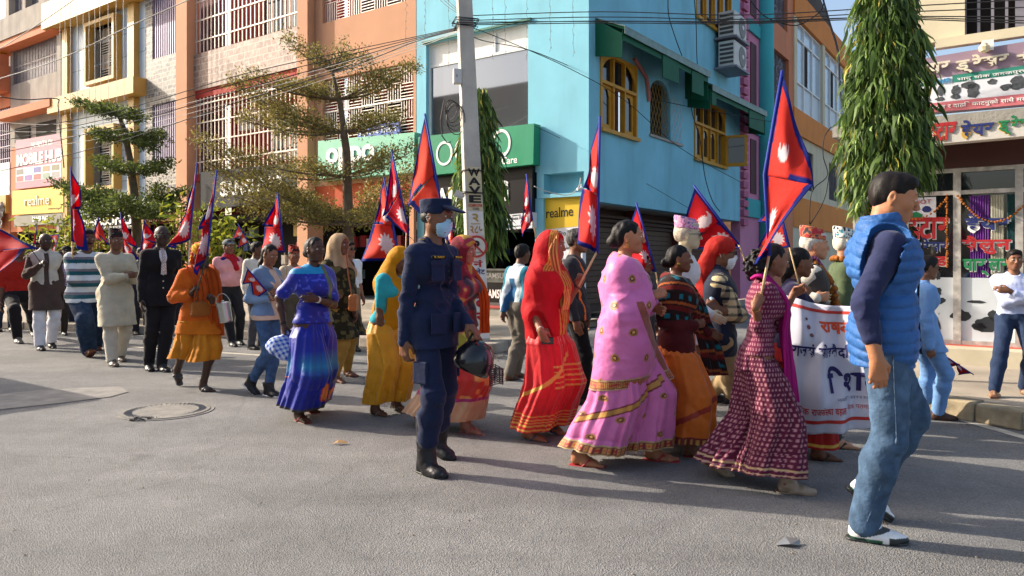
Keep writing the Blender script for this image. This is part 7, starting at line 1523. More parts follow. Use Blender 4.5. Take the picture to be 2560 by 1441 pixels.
def shawl_woman():
    s = Person('woman in orange saree with dark multicolour shawl over a maroon cardigan', 1690, 5.15, 610, -14, fem=True, skin='5A3826', hyaw=0, footR=dict(px=(1728, 1142)), footL=dict(px=(1672, 1105), pitch=15), handR=dict(px=(1735, 815, -.1), el=(-.6, -.6, -.6), curl=.6, d=(.7, .3, .2)), handL=dict(xyz=(.26, .1, 1.0)), vox=.0065, girth=1.08, group=None)
    og = 'D26A1E'
    def sk(u, v, P): c = np.tile(L(og), (len(P), 1)); c[(v < .07)] = L('7E2A2A'); c[(v < .05) & (np.abs(((u*50) % 1)-.5) < .25)] = L('C99A45'); d = np.abs(v-.3-(u-.8)*1.4); c[(d < .03) & (u > .7)] = L('A03A2A'); return c
    s.skirt(sk, .98, .12, 'saree_skirt', M_silk, .028, .06, .02, 10, 9)
    s.top(lambda P: np.where(((P[:, 0] > .06) & (np.abs(P[:, 1]+.01) < .055))[:, None], L('D2703A'), L('4E1A1C')), 'cardigan', 2, .018, .022, .80, 0, .055, seed=12)
    def shc(P):
        c = np.tile(L('2A1A18'), (len(P), 1)); z = P[:, 2]*6.2+P[:, 1]*2; a = (z % 1); c[a < .22] = L('6A1E1C'); c[(a > .3) & (a < .42)] = L('A0542A'); q = (a > .55) & (a < .8) & ((((P[:, 1]*9+P[:, 0]*7)) % 1) < .35); c[q] = L('1E6E78'); return c
    pr = s.torso(.04, .08)+s.arm(1, .9, .035, .045, .08)+s.arm(-1, .85, .035, .045, .08)
    s.garment('shawl', pr, shc, M_cloth, .010, 14, [Cut((0, 0, 1.12), (0, .0, -1)), Ell(s.chest+[.17, -.01, .06], (.13, .062, .26)), Ell(s.nb+[.05, 0, .05], (.08, .07, .1)), Cut(s.nb+[0, 0, .04], (.3, 0, 1))], f=(12, 12, 12))
    s.ribbon('shawl_end', [s.sL+[.06, -.02, .05], s.chest+[.17, .1, -.03], s.waist+[.22, .1, -.02], s.pel+[.28, .06, -.08], s.pel+[.33, .04, -.30]], .20, lambda u, t, P: shc(P), M_cloth, 50, .014, 3, side=[(0, 1, .2), (.3, .9, 0), (.6, .7, 0), (.8, .5, 0), (.9, .4, 0)])
    s.hairdo('bun', '0E0B0B', seed=5); s.sandals('8E2A26', 'sandal', '8E2A26', True)
    mb = MB(); p = s.W(s.H_((-.006, -.084, -.045))); mb.lathe([(0, -.008), (.012, 0), (0, .008)], Matrix.Translation(p) @ Matrix.Rotation(PI/2, 4, 'X'), 12); mb.build('earring', M_metal, s.o); return s
def topi_cols(c1, c2, c3, sc=45):
    def f(h): c = np.tile(L(c1), (len(h), 1)); n = vnoise(h*sc); c[n > .22] = L(c2); c[n < -.32] = L(c3); return c
    return f
def man(lab, px, Y, top, head, shirt, trous, skin='5A3B29', hair='short', hat=0, shoes='1C1A1A', sl=2, hem=.9, loose=0, vox=.009, hairc='14100E', grey=None, group='marchers in the procession', sole='1A1A1A', sname='shirt', tname='trousers', sandal=False, neck=.06, girth=1.0, e=.013, m=None, **k):
    s = Person(lab, px, Y, top, head, skin=skin, hat=hat, vox=vox, group=group, girth=girth, shod=not sandal, **k)
    s.top(shirt, sname, sl, .013 if sl > 1 else .014, e, hem, loose, neck, m, seed=int(px) % 17)
    s.pants(trous, tname, seed=int(px) % 13)
    if sandal: s.sandals(shoes)
    else: s.shoes(shoes, 'shoe', sole)
    if hair: s.hairdo(hair, hairc, seed=int(px) % 11, grey=grey)
    return s
def vest(s, col, name='waistcoat', hem=.84, open_=.05, e=.024, wr=.006, m=None):
    pr = s.torso(e, .06)+[Cone(s.pel, s.pel-[0, 0, .08], .118*s.g+e-.012, .12*s.g+e, .06), Cone(s.nb, s.nb+s.Rt @ np.array([.012, 0, .04]), .072, .066, .03)]
    cu = [s.hem(hem), Cone(s.nb+[.02, 0, .02], s.nb+[.05, 0, .12], .056, .06)]+[Cone(S_+[0, 0, .02], a['e'], .062, .062) for a, S_ in ((s.aL, s.sL), (s.aR, s.sR))]
    if open_: cu.append(Box3(s.chest+[.2, 0, -.15], (.14, open_, .5)))
    return s.garment(name, pr, col, m, wr, 21, cu)
def suit(s, col, hem=.80, lapel=True, shirt='DCDDE2', tie=None, seed=2):
    """jacket with a V opening, shirt front and optional tie"""
    V_ = [Cone(s.nb+[.12, 0, .03], s.chest+[.175, 0, -.13], .072, .012)]
    s.top(col, 'jacket', 2, .013, .014, hem, .012, 0, M_cloth, .006, seed, extra=[Cone(s.nb-[.02, 0, .02], s.nb+[-.005, 0, .03], .075, .066, .02)], cuts=V_+[Cone(s.nb+[.03, 0, .0], s.nb+[.06, 0, .12], .054, .06)])
    s.top(shirt, 'shirt', 0, .01, .006, .95, 0, .05, M_cloth, .002, seed+1, extra=[Cone(s.nb-[0, 0, .005], s.nb+[.012, 0, .04], .060, .056, .01)])
    if tie: s.ribbon('tie', [s.nb+[.062, 0, .015], s.chest+[.118, 0, .07], s.chest+[.128, 0, -.04], s.chest+[.13, 0, -.14]], .062, tie, M_silk, 24, .002, side=(0, 1, 0), taper=lambda t: .55+.5*t)
    for z in (-.14, -.22, -.30):
        V, Q = solid([Ell(s.chest+[.142, -.01, z], (.006, .010, .010))], .004); s.add('button', V, Q, M_leath, np.tile(L('B9B2A0'), (len(V), 1)))
D_ = red_woman(); E_ = maroon_woman(); F_ = shawl_woman()
V1 = Person('tall pale old man with pink patterned topi, spectacles and white coat', 1712, 5.95, 541, -14, hat=.035, skin='B98A70', footR=dict(px=(1748, 1078)), footL=dict(px=(1690, 1050), pitch=20), handR=dict(xyz=(.2, -.22, .98)), vox=.0075, group=None, shod=True)
V1.top('CFD0D2', 'coat', 2, .014, .015, .72, .03, .06, seed=3); V1.pants('7A6650', 'trousers'); V1.shoes('26272B'); V1.hairdo('short', 'B9AC98', seed=4); V1.topi(topi_cols('CF9CB4', 'B06C98', '6A5A90', 60)); V1.glasses(False)
W1 = Person('marcher with red cloth wound round the head, white mask and checked shirt', 1797, 6.35, 588, -10, hat=.02, skin='5E3E2C', footR=dict(px=(1828, 1010)), footL=dict(px=(1775, 1005)), handR=dict(px=(1772, 768, -.22), el=(0, -.3, -1), curl=.55, d=(.6, .4, .3), n=(.2, .8, .1)), vox=.0075, group=None, shod=True)
def chk(P): a = (P[:, 2]*16 % 1 < .4); b = ((P[:, 1]*14+P[:, 0]*6) % 1 < .4); c = np.tile(L('C9B68C'), (len(P), 1)); c[a] = L('7A705C'); c[b] = L('7A705C'); c[a & b] = L('26262E'); return c
W1.top(chk, 'checked_shirt', 1.3, .016, .012, .9, 0, .06, seed=5); vest(W1, '232838', 'sleeveless_jacket', .82, 0); W1.pants('9C8460', 'trousers'); W1.shoes('2A2A2C')
h = W1.H_; pr = [Ell(h((-.018, 0, .045)), (.118, .1, .095), W1.Rh), Cone(h((-.09, 0, .0)), h((-.16, 0, -.16)), .05, .075, .04), Cone(h((-.1, 0, -.05)), W1.chest+[-.12, 0, -.02], .06, .08, .04)]
W1.garment('head_cloth', pr, 'B52A22', M_thin, .012, 4, [Ell(h((.09, 0, -.055)), (.09, .1, .085), W1.Rh)], f=(26, 26, 9)); W1.mask('E0E0E4'); W1.glasses(True)
b = W1.W(W1.aR['grip']); t = thing('water_bottle', 'half full clear water bottle with blue cap held by the checked shirt marcher', 'bottle', b)
Mb = Matrix.Translation(b) @ Matrix.Rotation(R_(-18), 4, 'Y') @ Matrix.Translation((0, 0, -.12))
mb = MB(); mb.lathe([(0, 0), (.03, .003), (.033, .02), (.031, .05), (.033, .08), (.031, .11), (.033, .14), (.03, .17), (.014, .20), (.013, .215), (0, .215)], Mb, 16); mb.build('bottle_body', mat('clear_plastic', 'A9C4D8', .08, spec=.8), t, smooth=True)
mb = MB(); mb.lathe([(.0345, .085), (.0345, .14)], Mb, 16); mb.build('label_band', mat('bottle_label', '2E78C4', .4), t); mb = MB(); mb.lathe([(0, .205), (.016, .205), (.016, .232), (0, .232)], Mb, 12); mb.build('cap', mat('cap_blue', '2350B0', .4), t)
X1 = man('boy in dark blue shirt looking out between the red and pink sarees', 1607, 7.3, 634, -38, '1E2236', '2A2A30', skin='5A3A2A', vox=.009, group=None)
Y1 = Person('woman in navy blouse and red skirt gripping stick and banner behind the magenta scarf', 1968, 4.98, 618, -12, fem=True, skin='5A3826', lean=6, hyaw=6, footR=dict(px=(2045, 1150)), footL=dict(px=(1960, 1120)), handR=dict(px=(2008, 742, -.1), el=(-.5, -.5, -.9), curl=.9, d=(.5, .2, .75), n=(.1, .9, -.1)), handL=dict(px=(1998, 760, .05), el=(-.3, .5, -.9), curl=.8, d=(.7, -.3, .3)), vox=.007, group=None)
Y1.top('241F3A', 'blouse', 1.1, .014, .013, .95, 0, .055); Y1.skirt(lambda u, v, P: gold_bands(np.tile(L('9C2420'), (len(P), 1)), v, ((.02, .05),)), .99, .12, 'skirt', M_cloth, .024, .06, .014, 8, 12); Y1.hairdo('back', '120E0D', seed=3); Y1.sandals('3A2A24'); Y1.bangles(-1, None, 4)
Z1 = man('old man in orange patterned topi and grey waistcoat wearing a marigold garland', 2028, 5.55, 566, -12, 'CFC8B8', '3A3A3E', skin='A06A4E', hat=.035, hair='short', hairc='C4BEB2', vox=.007, group=None, shoes='2A2524', footR=dict(px=(2085, 1120)), footL=dict(px=(2050, 1090)), handR=dict(px=(2040, 745, -.2), curl=.7, d=(.9, .1, .1)), handL=dict(xyz=(.33, .1, 1.05), curl=.7), sandal=True)
vest(Z1, '4A4644', 'waistcoat', .84, 0); Z1.topi(topi_cols('C2704E', 'B03A40', '4A4A50', 38)); Z1.ribbon('shawl', [Z1.nb+[-.03, -.09, .03], Z1.nb+[.04, -.09, .04], Z1.chest+[.16, -.06, -.02], Z1.waist+[.18, -.02, 0]], .07, lambda u, t, P: np.where((((t*14) % 1) < .4)[:, None], L('6A3A7A'), L('B9799C')), M_cloth, 40, .006, side=[(.2, .9, -.4), (.2, .9, -.5), (.3, .9, 0), (.3, .9, 0)])
def neck_garland(s, lab, r=.026):
    pts = [s.nb+np.array([-.085, 0, .035]), s.nb+np.array([-.05, -.09, .04]), s.nb+np.array([.04, -.112, .005]), s.chest+np.array([.145, -.105, .0]), s.waist+np.array([.185, -.05, .05]), s.waist+np.array([.195, .0, .03]), s.waist+np.array([.185, .05, .05]), s.chest+np.array([.145, .1, 0]), s.nb+np.array([.04, .1, .01])]
    P = []
    for i in range(len(pts)-1):
        for k in range(6):
            t = k/6; p0, p1, p2, p3 = pts[max(i-1, 0)], pts[i], pts[i+1], pts[min(i+2, len(pts)-1)]; P.append(s.W(.5*(2*p1+(p2-p0)*t+(2*p0-5*p1+4*p2-p3)*t*t+(3*p1-p0-3*p2+p3)*t**3)))
    g_ = thing('marigold_garland', lab, 'garland', P[0]); mb = MB(); acc = 0; last = P[0]; R0 = r*s.S; rr = random.Random(4)
    for p in P:
        if (p-last).length < R0*1.25 and p is not P[0]: continue
        last = p
        for k in range(3):
            q = R0*rr.uniform(.8, 1.05); mb.lathe([(0, -q), (q*.6, -q*.8), (q, -.1*q), (q*.95, .3*q), (q*.5, q*.85), (0, q)], Matrix.Translation(p+Vector((rr.uniform(-1, 1), rr.uniform(-1, 1), rr.uniform(-1, 1)))*R0*.25) @ Matrix.Rotation(rr.uniform(0, 6), 4, (rr.random(), rr.random(), 1)), 9)
    mb.build('blossoms', M_mari, g_); return g_
neck_garland(Z1, 'thick orange marigold garland round the neck of the orange topi man')
AA1 = man('man in teal and white patterned topi and olive jacket beside the quilted vest', 2108, 6.2, 568, -10, '4E5A40', '303034', skin='8A5C44', hat=.035, hair='short', hairc='D0C8B4', vox=.008, group=None)
AA1.topi(topi_cols('D8D8D0', '3A8E9E', '26303A', 55)); neck_garland(AA1, 'orange marigold garland round the neck of the teal topi man')
AB1 = Person('man in pale blue suit and sunglasses walking near the right pavement', 2308, 6.15, 638, -8, skin='5E3E2C', hyaw=4, hpit=8, footR=dict(px=(2345, 1050)), footL=dict(px=(2318, 1035), pitch=10), handR=dict(px=(2322, 868, -.16), el=(-.9, -.2, -.2), curl=.8, d=(.3, 0, -.9)), vox=.0075, group=None, shod=True)
suit(AB1, '6F96C8', .78, shirt='C9C4D8'); AB1.pants('6F96C8', 'trousers', .014, .026); AB1.shoes('4A2E22'); AB1.hairdo('short', '15110F'); AB1.glasses(True)
AC1 = Person('man in white shirt standing with folded arms on the right pavement', 2535, 6.68, 623, -112, gz=.15, skin='5E3E2C', hyaw=0, footR=dict(px=(2486, 992), yaw=-10), footL=dict(px=(2560, 985), yaw=12), handR=dict(xyz=(.20, .12, 1.14), el=(.1, -1, -.5), d=(.1, 1, .1), n=(-1, 0, 0)), handL=dict(xyz=(.22, -.10, 1.18), el=(.1, 1, -.5), d=(.1, -1, .1), n=(-1, 0, 0)), vox=.0075, group=None)
AC1.top('BFC7E4', 'shirt', 1.7, .014, .014, .99, 0, .055, seed=4); AC1.pants('26344E', 'trousers', top=1.02); AC1.sandals('8A6A4E', closed=True); AC1.hairdo('short', '15110F')
V, Q = solid([Cone(AC1.pel+[0, .06, .05], AC1.pel+[0, -.06, .05], .122, .122, .02)], .008, 0, None, [Cut((0, 0, 1.03), (0, 0, 1)), Cut((0, 0, .985), (0, 0, -1))]); AC1.add('belt', V, Q, M_leath, np.tile(L('2A1C16'), (len(V), 1)))
T1 = man('man in teal and white jacket walking away behind the red saree', 1292, 8.3, 610, 40, lambda P: np.where((np.abs(P[:, 1]) > .125)[:, None], L('1E6A7E'), np.where((P[:, 2] > 1.28)[:, None], L('C9D2D6'), np.where((np.abs(P[:, 1]) < .05)[:, None], L('2A5C86'), L('B9C4C8')))), '6E675C', skin='4E3325', footR=dict(px=(1290, 945)), footL=dict(px=(1272, 952)), handL=dict(px=(1256, 792, -.1)), lean=6, shoes='3A2E26', group=None, sandal=True)
U1 = Person('man in dark jacket with orange piping behind the red saree', 1438, 6.85, 571, -14, skin='5A3B29', footR=dict(px=(1462, 1012)), footL=dict(px=(1410, 1010)), vox=.008, group=None, shod=True)
pip = lambda P: np.where((np.abs(np.abs(P[:, 1])-.135) < .009)[:, None], L('D2682A'), L('2C2D33')); U1.top(pip, 'jacket', 2, .014, .013, .86, .015, .06, seed=6); U1.pants(lambda P: np.where((np.abs(P[:, 1]+.175) < .012)[:, None], L('D2501E'), L('17171B')), 'track_trousers'); U1.shoes('202024'); U1.hairdo('short', '1A1614', grey='5A5652', seed=6)
def saree_teal_blue():
    s = Person('woman in royal blue saree with teal shoulder border carrying a gingham bundle', 783, 6.25, 590, -46, fem=True, skin='3A251B', hyaw=6, footR=dict(px=(748, 1052)), footL=dict(px=(768, 1028)), handR=dict(px=(709, 815, -.05), el=(-.8, -.3, 0), curl=.9, d=(.05, 0, -1)), handL=dict(px=(790, 748, -.18), el=(.1, 1, -.6), curl=.3, d=(.1, -1, .05), n=(-1, 0, 0)), vox=.0065, group=None)
    bl = '14218E'
    def dec(c, P, z):
        n = vnoise(P*7+3); b = np.clip(1-np.abs(z-.52)/.13, 0, 1)*np.clip(.6+n, 0, 1); b = b*.7; c[:] = c*(1-b[:, None])+L('1E86A6')*b[:, None]; f = (vnoise(P*9+20) > .44) & (z < .42); c[f] = L('B8352A'); f2 = (vnoise(P*9+20) > .55) & (z < .42); c[f2] = L('D9782A'); return c
    def sk(u, v, P): c = dec(np.tile(L(bl), (len(P), 1)), P, P[:, 2]); c[v < .03] = L('3A3A38'); d = np.abs(v-.15-(1-np.abs(u-.5)*2-.2)*.7); c[(d < .03) & (u < .5)] = L('43433A'); return c
    s.skirt(sk, .98, .12, 'saree_skirt', M_silk, .026, .06, .02, 11, 11, N=220, M=120)
    def tc(P):
        c = np.tile(L(bl), (len(P), 1)); d = vnoise(P*np.float32(40)) > .55; c[d] = L('3F4CC0'); b = (P[:, 2] > 1.33) & (P[:, 1] < .05) & (P[:, 0] < .14); c[b] = L('1787B8'); e = np.abs(P[:, 1]-(.085-.18*(P[:, 2]-1.2))) < .02; c[e & (P[:, 0] > .05)] = L('54603A'); r = (P[:, 1] < -.14) & (P[:, 2] > 1.38); c[r] = L('B03A3A'); return c
    s.top(tc, 'saree_drape', .75, .022, .020, .965, 0, .05, M_silk, .010, 9, f=(8, 8, 14), extra=[Cone(s.nb+[.03, .06, -.02], s.chest+[.10, .0, -.02], .06, .07, .06)])
    s.hairdo('bun', '100D0D', seed=3); s.sandals('7A3A30', 'sandal', '8E3A36'); s.bangles(1, M_white, 2); s.bangles(-1, M_lk, 2)
    g_ = s.W(s.aR['grip']); t = thing('cloth_bundle', 'blue and white gingham cloth bundle hanging from the hand of the woman in blue', 'bag', g_)
    def ging(P): a = (P@np.array([.8, .3, .5])*28 % 1 < .5).astype(float); b = (P@np.array([-.3, .4, .85])*28 % 1 < .5).astype(float); k = ((a+b)/2)[:, None]; return L('C9D2E0')*(1-k)+L('1E4EB0')*k
    pr = [Ell((.03, 0, -.14), (.13, .10, .085), None, .04), Ell((-.06, .0, -.10), (.09, .09, .10), None, .04), Ell((.10, .02, -.09), (.09, .08, .08), None, .04), Cone((0, 0, -.06), (0, 0, .02), .06, .03, .04), Cone((.02, 0, -.02), (.06, .03, .05), .03, .012, .02)]
    V, Q = solid(pr, .007, 0, lambda P: jit(P, .02, 11)+jit(P, .008, 30)); npmesh('bundle', V, Q, M_cloth, t, ging(V)); return s
G1_ = saree_teal_blue()
H1 = Person('stooping old woman wrapped in a mustard yellow saree', 962, 6.5, 620, -30, fem=True, skin='4E3324', lean=14, hpit=20, hyaw=4, hat=.01, footR=dict(px=(938, 1038)), footL=dict(px=(992, 1030), pitch=18), handR=dict(px=(950, 842, -.12), el=(-.8, -.2, 0), curl=.35), handL=dict(px=(1010, 830, 0)), vox=.0065, group=None)
ye = 'C98A14'
H1.skirt(ye, .97, .14, 'saree_skirt', M_silk, .03, .05, .018, 8, 14); H1.top('2E9AA6', 'blouse', .8, .016, .010, .95, 0, .05, M_cloth)
h = H1.H_; pr = [Ell(h((-.04, 0, .035)), (.108, .098, .102), H1.Rh), Cone(h((-.07, 0, -.04)), H1.chest+[-.06, 0, .05], .09, .145, .06), Cone(H1.nb, H1.sL+(H1.aL['e']-H1.sL)*.7, .09, .09, .06), Cone(H1.chest, H1.pel+[0, .02, 0], .15, .16, .06), Cone(H1.nb+[0, -.03, -.04], H1.chest+[.06, .02, -.05], .085, .12, .05)]
H1.garment('saree_pallu', pr, ye, M_thin, .010, 15, [Ell(h((.08, 0, -.03)), (.095, .09, .13), H1.Rh), Cone(H1.sR+[0, -.03, 0], H1.aR['e'], .075, .07)], f=(10, 10, 8), fd=((.4, .9, .1), 11, .011)); H1.hairdo('back', '4A4642', grey='A09A94'); H1.sandals('5A5A52', 'sandal', '6A6A60'); H1.bangles(-1, M_white, 1)
I1 = Person('girl in light denim jacket and jeans looking down at her small flag', 668, 7.5, 610, -22, fem=True, skin='6A4632', hyaw=-14, hpit=18, footR=dict(px=(628, 985), pitch=32), footL=dict(px=(672, 990), yaw=-8), handR=dict(px=(668, 748, -.2), el=(-.8, -.2, -.6), curl=.7, d=(.8, .5, -.1), n=(.2, .6, .6)), handL=dict(px=(690, 735, -.1), el=(.2, .5, -.9), curl=.6, d=(.5, -.8, .1), n=(-.6, -.4, .3)), vox=.007, group=None, shod=True)
I1.top(lambda P: np.where(((P[:, 0] > .07) & (np.abs(P[:, 1]) < .052))[:, None], L('C9AE98'), L('6E86A2')*(1+.25*vnoise(P*9))[:, None]), 'denim_jacket', 2, .013, .012, .93, .015, .058, seed=5, extra=[Cone(I1.nb-[.02, 0, .01], I1.nb+[.0, 0, .03], .068, .06, .02)]); I1.top('CDB09A', 'tee', 0, .01, .010, .88, .005, .05, seed=6)
I1.pants(lambda P: L('41597A')*(1+.2*vnoise(P*8))[:, None], 'jeans', .008, .012, m=M_denim); I1.shoes('17171A', 'trainer', 'E4E2DE', .008, .04, solet=.03); I1.hairdo('long', '17110E', seed=6)
J1 = Person('holy man in saffron robe and orange turban carrying two flag sticks', 498, 7.65, 604, -42, skin='33221A', hat=.03, hyaw=8, hpit=8, footR=dict(px=(444, 965), pitch=45, lift=.06), footL=dict(px=(508, 978), yaw=10), handR=dict(px=(478, 735, -.18), el=(-.4, -.7, -.8), curl=.9, d=(.5, .2, .8), n=(.4, .8, 0)), handL=dict(px=(530, 755, -.14), el=(-.3, .8, -.8), curl=.9, d=(.5, -.2, .75), n=(.4, -.8, 0)), vox=.007, group=None)
sa = 'C25E1C'
J1.top(lambda P: np.where((P[:, 2] < .82)[:, None], L('C26A1A'), L(sa)), 'robe', 1.8, .022, .014, .70, .05, .055, M_cloth, .010, 8, fd=((.6, .8, .05), 9, .012)); J1.skirt(lambda u, v, P: L('B8741E')*(1+.12*np.sin(u*60))[:, None], .98, .36, 'dhoti', M_cloth, .03, .01, .024, 7, 15)
V, Q = solid([Ell(J1.H_((-.015, 0, .06)), (.118, .102, .088), J1.Rh), Cone(J1.H_((-.06, -.05, .02)), J1.H_((-.08, -.06, -.10)), .035, .03, .02)], .006, 0, lambda P: .006*np.sin(((P-J1.hc)@J1.Rh)@np.array([60., 45., 130.])).astype(np.float32), [Ell(J1.H_((.08, 0, -.05)), (.09, .1, .08), J1.Rh)]); J1.add('turban', V, Q, M_cloth, np.where((vnoise(V*16) > .1)[:, None], L('C7481C'), L('D9A02A')))
J1.ribbon('scarf', [J1.nb+[-.06, -.06, .03], J1.nb+[.05, -.08, .0], J1.chest+[.15, -.06, -.02], J1.waist+[.17, -.05, -.06]], .16, 'C9581C', M_thin, 40, .012, side=[(.2, .9, 0), (.3, .9, 0), (.3, .9, 0), (.3, .9, 0)]); J1.ribbon('shoulder_cloth', [J1.nb+[-.06, .08, .03], J1.nb+[.05, .09, .0], J1.chest+[.16, .09, -.02], J1.pel+[.19, .10, -.02], J1.pel+[.2, .11, -.28]], .17, 'C4561A', M_thin, 40, .014, 3, side=[(.2, .9, 0), (.3, .9, 0), (.3, .9, 0), (.3, .9, 0), (.4, .9, 0)])
V, Q = solid([Ell(J1.H_((.07, 0, -.10)), (.045, .05, .06), J1.Rh, .02)], .007, 0, lambda P: jit(P, .01, 40)); J1.add('beard', V, Q, M_hair, np.tile(L('3A3430'), (len(V), 1))); J1.sandals('4E4E4C', 'sandal', '3A3A3A', True)
t = thing('cloth_bag', 'brown cloth satchel at the waist of the holy man', 'bag', J1.W(J1.waist+[.16, -.06, -.1])); V, Q = solid([Box3((0, 0, 0), (.10, .045, .075), None, .03, .01)], .008, 0, lambda P: jit(P, .008, 14)); V = V@rotz(R_(-42+90)).T; npmesh('bag', V, Q, M_cloth, t, np.tile(L('9A5A26'), (len(V), 1))); mb = MB(); mb.tube([J1.W(p) for p in (J1.waist+[.16, -.12, -.05], J1.chest+[.16, -.02, 0], J1.nb+[.04, .09, .03])], .008, 5); mb.build('strap', mat('strap_brown', '7A4620', .8), t)
c = at(566, 780, 7.4); t = thing('milk_can', 'steel lidded can with wire handle hanging from the arm of the holy man', 'can', c); Mc = Matrix.Translation(c+Vector((0, 0, -.105))) @ Matrix.Rotation(R_(-10), 4, 'Y')
mb = MB(); mb.lathe([(0, 0), (.062, .0), (.066, .01), (.07, .17), (.066, .175), (0, .175)], Mc, 24); mb.build('can_body', M_steelb, t, smooth=False); mb = MB(); mb.lathe([(.074, .165), (.075, .195), (.05, .205), (.012, .21), (.012, .225), (0, .227)], Mc, 24); mb.build('lid', M_steelb, t); mb = MB(); mb.tube([Mc @ Vector((.073*math.cos(a), 0, .17+.12*math.sin(a))) for a in np.linspace(0, PI, 14)], .004, 5); mb.build('handle', M_steelb, t)
# ---- the men on the left
K1 = Person('tall bald man in dark suit with white shirt and striped tie', 403, 9.1, 564, -52, skin='2E211B', hyaw=10, footR=dict(px=(372, 926), yaw=-5), footL=dict(px=(404, 928), yaw=10), vox=.0085, group=None, shod=True); suit(K1, '1B1A1D', .79, tie=lambda u, t_, P: np.where((((t_*14+u*2) % 1) < .4)[:, None], L('8A6A66'), L('D0C6C0'))); K1.pants('1E1D20', 'trousers'); K1.shoes('1A191A'); K1.hairdo('bald', '14100E'); K1.glasses(False)
L1 = Person('man in cream kurta and dark patterned topi holding his spectacles', 288, 9.75, 571, -50, hat=.04, skin='5A3B2A', hyaw=14, footR=dict(px=(280, 915), yaw=4), footL=dict(px=(300, 903)), handR=dict(px=(318, 690, -.18), el=(-.3, -.8, -.8), curl=.6, d=(.3, .9, .1), n=(-.8, 0, 0)), handL=dict(px=(332, 692, -.1), el=(-.2, .9, -.8), curl=.6, d=(.5, -.6, .3)), vox=.0085, group=None, girth=1.06, shod=True)
L1.top('BDB29A', 'kurta', 1.95, .013, .012, .52, .04, .055, M_cloth, .010, 4, fd=((.8, .6, 0), 7, .010)); L1.pants('BFB8A8', 'pajama', .02, .03, 1.0); L1.shoes('5A5048'); L1.hairdo('short', '15110F'); L1.topi(topi_cols('2A1F20', '5A2A2A', '1A1618', 50), .2)
M1 = Person('stout man in blue grey striped polo shirt and baggy jeans', 216, 10.5, 573, -48, skin='4A3022', girth=1.18, hyaw=6, footR=dict(px=(222, 893), pitch=-22), footL=dict(px=(238, 875)), handR=dict(px=(178, 652, -.14), el=(0, -.2, -1), curl=.9, d=(.2, .1, 1), n=(.3, .9, 0)), vox=.009, group=None)
def strp(P): a = (P[:, 2]*7.2) % 1; c = np.tile(L('BFC6CC'), (len(P), 1)); c[a < .33] = L('1F4E58'); c[(a > .33) & (a < .55)] = L('6E6A74'); return c
M1.top(strp, 'polo_shirt', 1, .018, .018, .88, .02, .055, seed=4); M1.pants(lambda P: L('25364E')*(1+.3*vnoise(P*6))[:, None], 'jeans', .03, .05, 1.0, wr=.012, m=M_denim); M1.sandals('6A3A26', closed=True); M1.hairdo('short', '15110F')
V, Q = solid([Ell(M1.H_((.098, 0, -.053)), (.014, .032, .008), M1.Rh, .01)], .005); M1.add('moustache', V, Q, M_hair, np.tile(L('14100E'), (len(V), 1)))
N1 = Person('bald man in white waistcoat over a long brown kurta and white pajama', 112, 11.3, 583, -46, skin='33231B', hyaw=12, footR=dict(px=(100, 876)), footL=dict(px=(128, 870), pitch=14), handR=dict(px=(100, 664, -.25), el=(-.3, -.9, -.6), curl=.8, d=(.7, .3, .5), n=(.3, .8, 0)), vox=.009, group=None, shod=True)
N1.top('4E3F3A', 'kurta', 1.95, .015, .012, .60, .04, .055, M_cloth, .009, 5); vest(N1, 'BDB8AC', 'waistcoat', .80, .03, .026); N1.pants('D9D9E0', 'pajama', .02, .035, .98); N1.shoes('2A2624'); N1.hairdo('bald', '8A8078', grey='8A8078')
O1 = man('man in red polo shirt with white cloth round his head at the left edge', 46, 12.4, 600, -46, 'A8281E', '1E1C20', skin='4A3022', hat=.02, sl=1, vox=.010, group=None, shoes='6E6A66', footR=dict(px=(44, 858)), footL=dict(px=(84, 842), pitch=20))
V, Q = solid([Ell(O1.H_((-.015, 0, .055)), (.112, .096, .05), O1.Rh)], .008, 0, lambda P: .004*np.sin(P[:, 2]*180).astype(np.float32)); O1.add('head_cloth', V, Q, M_cloth, np.tile(L('C9C6DA'), (len(V), 1)))
P1 = man('man in pale pink shirt and grey cap with a flag tied as a scarf', 570, 11.9, 594, -52, 'CC9296', '26262A', skin='5A3A2A', hat=.03, vox=.0095, group=None, hyaw=8, girth=1.12, hem=.99, shoes='2A2A2C', footR=dict(px=(580, 866)), footL=dict(px=(598, 862)))
V, Q = solid([Ell(P1.H_((-.015, 0, .06)), (.108, .09, .07), P1.Rh), Ell(P1.H_((.10, 0, .045)), (.05, .055, .012), P1.Rh)], .008, 0, None, [Cut(P1.H_((0, 0, .038)), P1.Rh@np.array([0, 0, -1]))]); P1.add('cap', V, Q, M_cloth, np.tile(L('6E7274'), (len(V), 1)))
V, Q = solid([Cone(P1.nb+[.02, 0, .02], P1.sL*.8+P1.nb*.2+[.04, 0, 0], .07, .05, .04), Cone(P1.nb+[.02, 0, .02], P1.sR*.6+P1.nb*.4+[.04, 0, 0], .07, .05, .04), Cone(P1.nb+[.05, .03, -.01], P1.chest+[.13, .10, -.02], .07, .04, .04)], .009, 0, lambda P: jit(P, .01, 25)); P1.add('flag_scarf', V, Q, M_thin, np.where((vnoise(V*11) > .28)[:, None], L('1E2A78'), L('B52030')))
Q1 = Person('woman in dark olive printed tunic with beige scarf over her hair', 846, 8.2, 583, -40, fem=True, skin='5A3A2A', hat=.012, hyaw=14, footR=dict(px=(838, 955)), footL=dict(px=(868, 940)), handR=dict(xyz=(.16, -.2, 1.0)), handL=dict(px=(888, 790, -.05)), vox=.0085, girth=1.14, group=None)
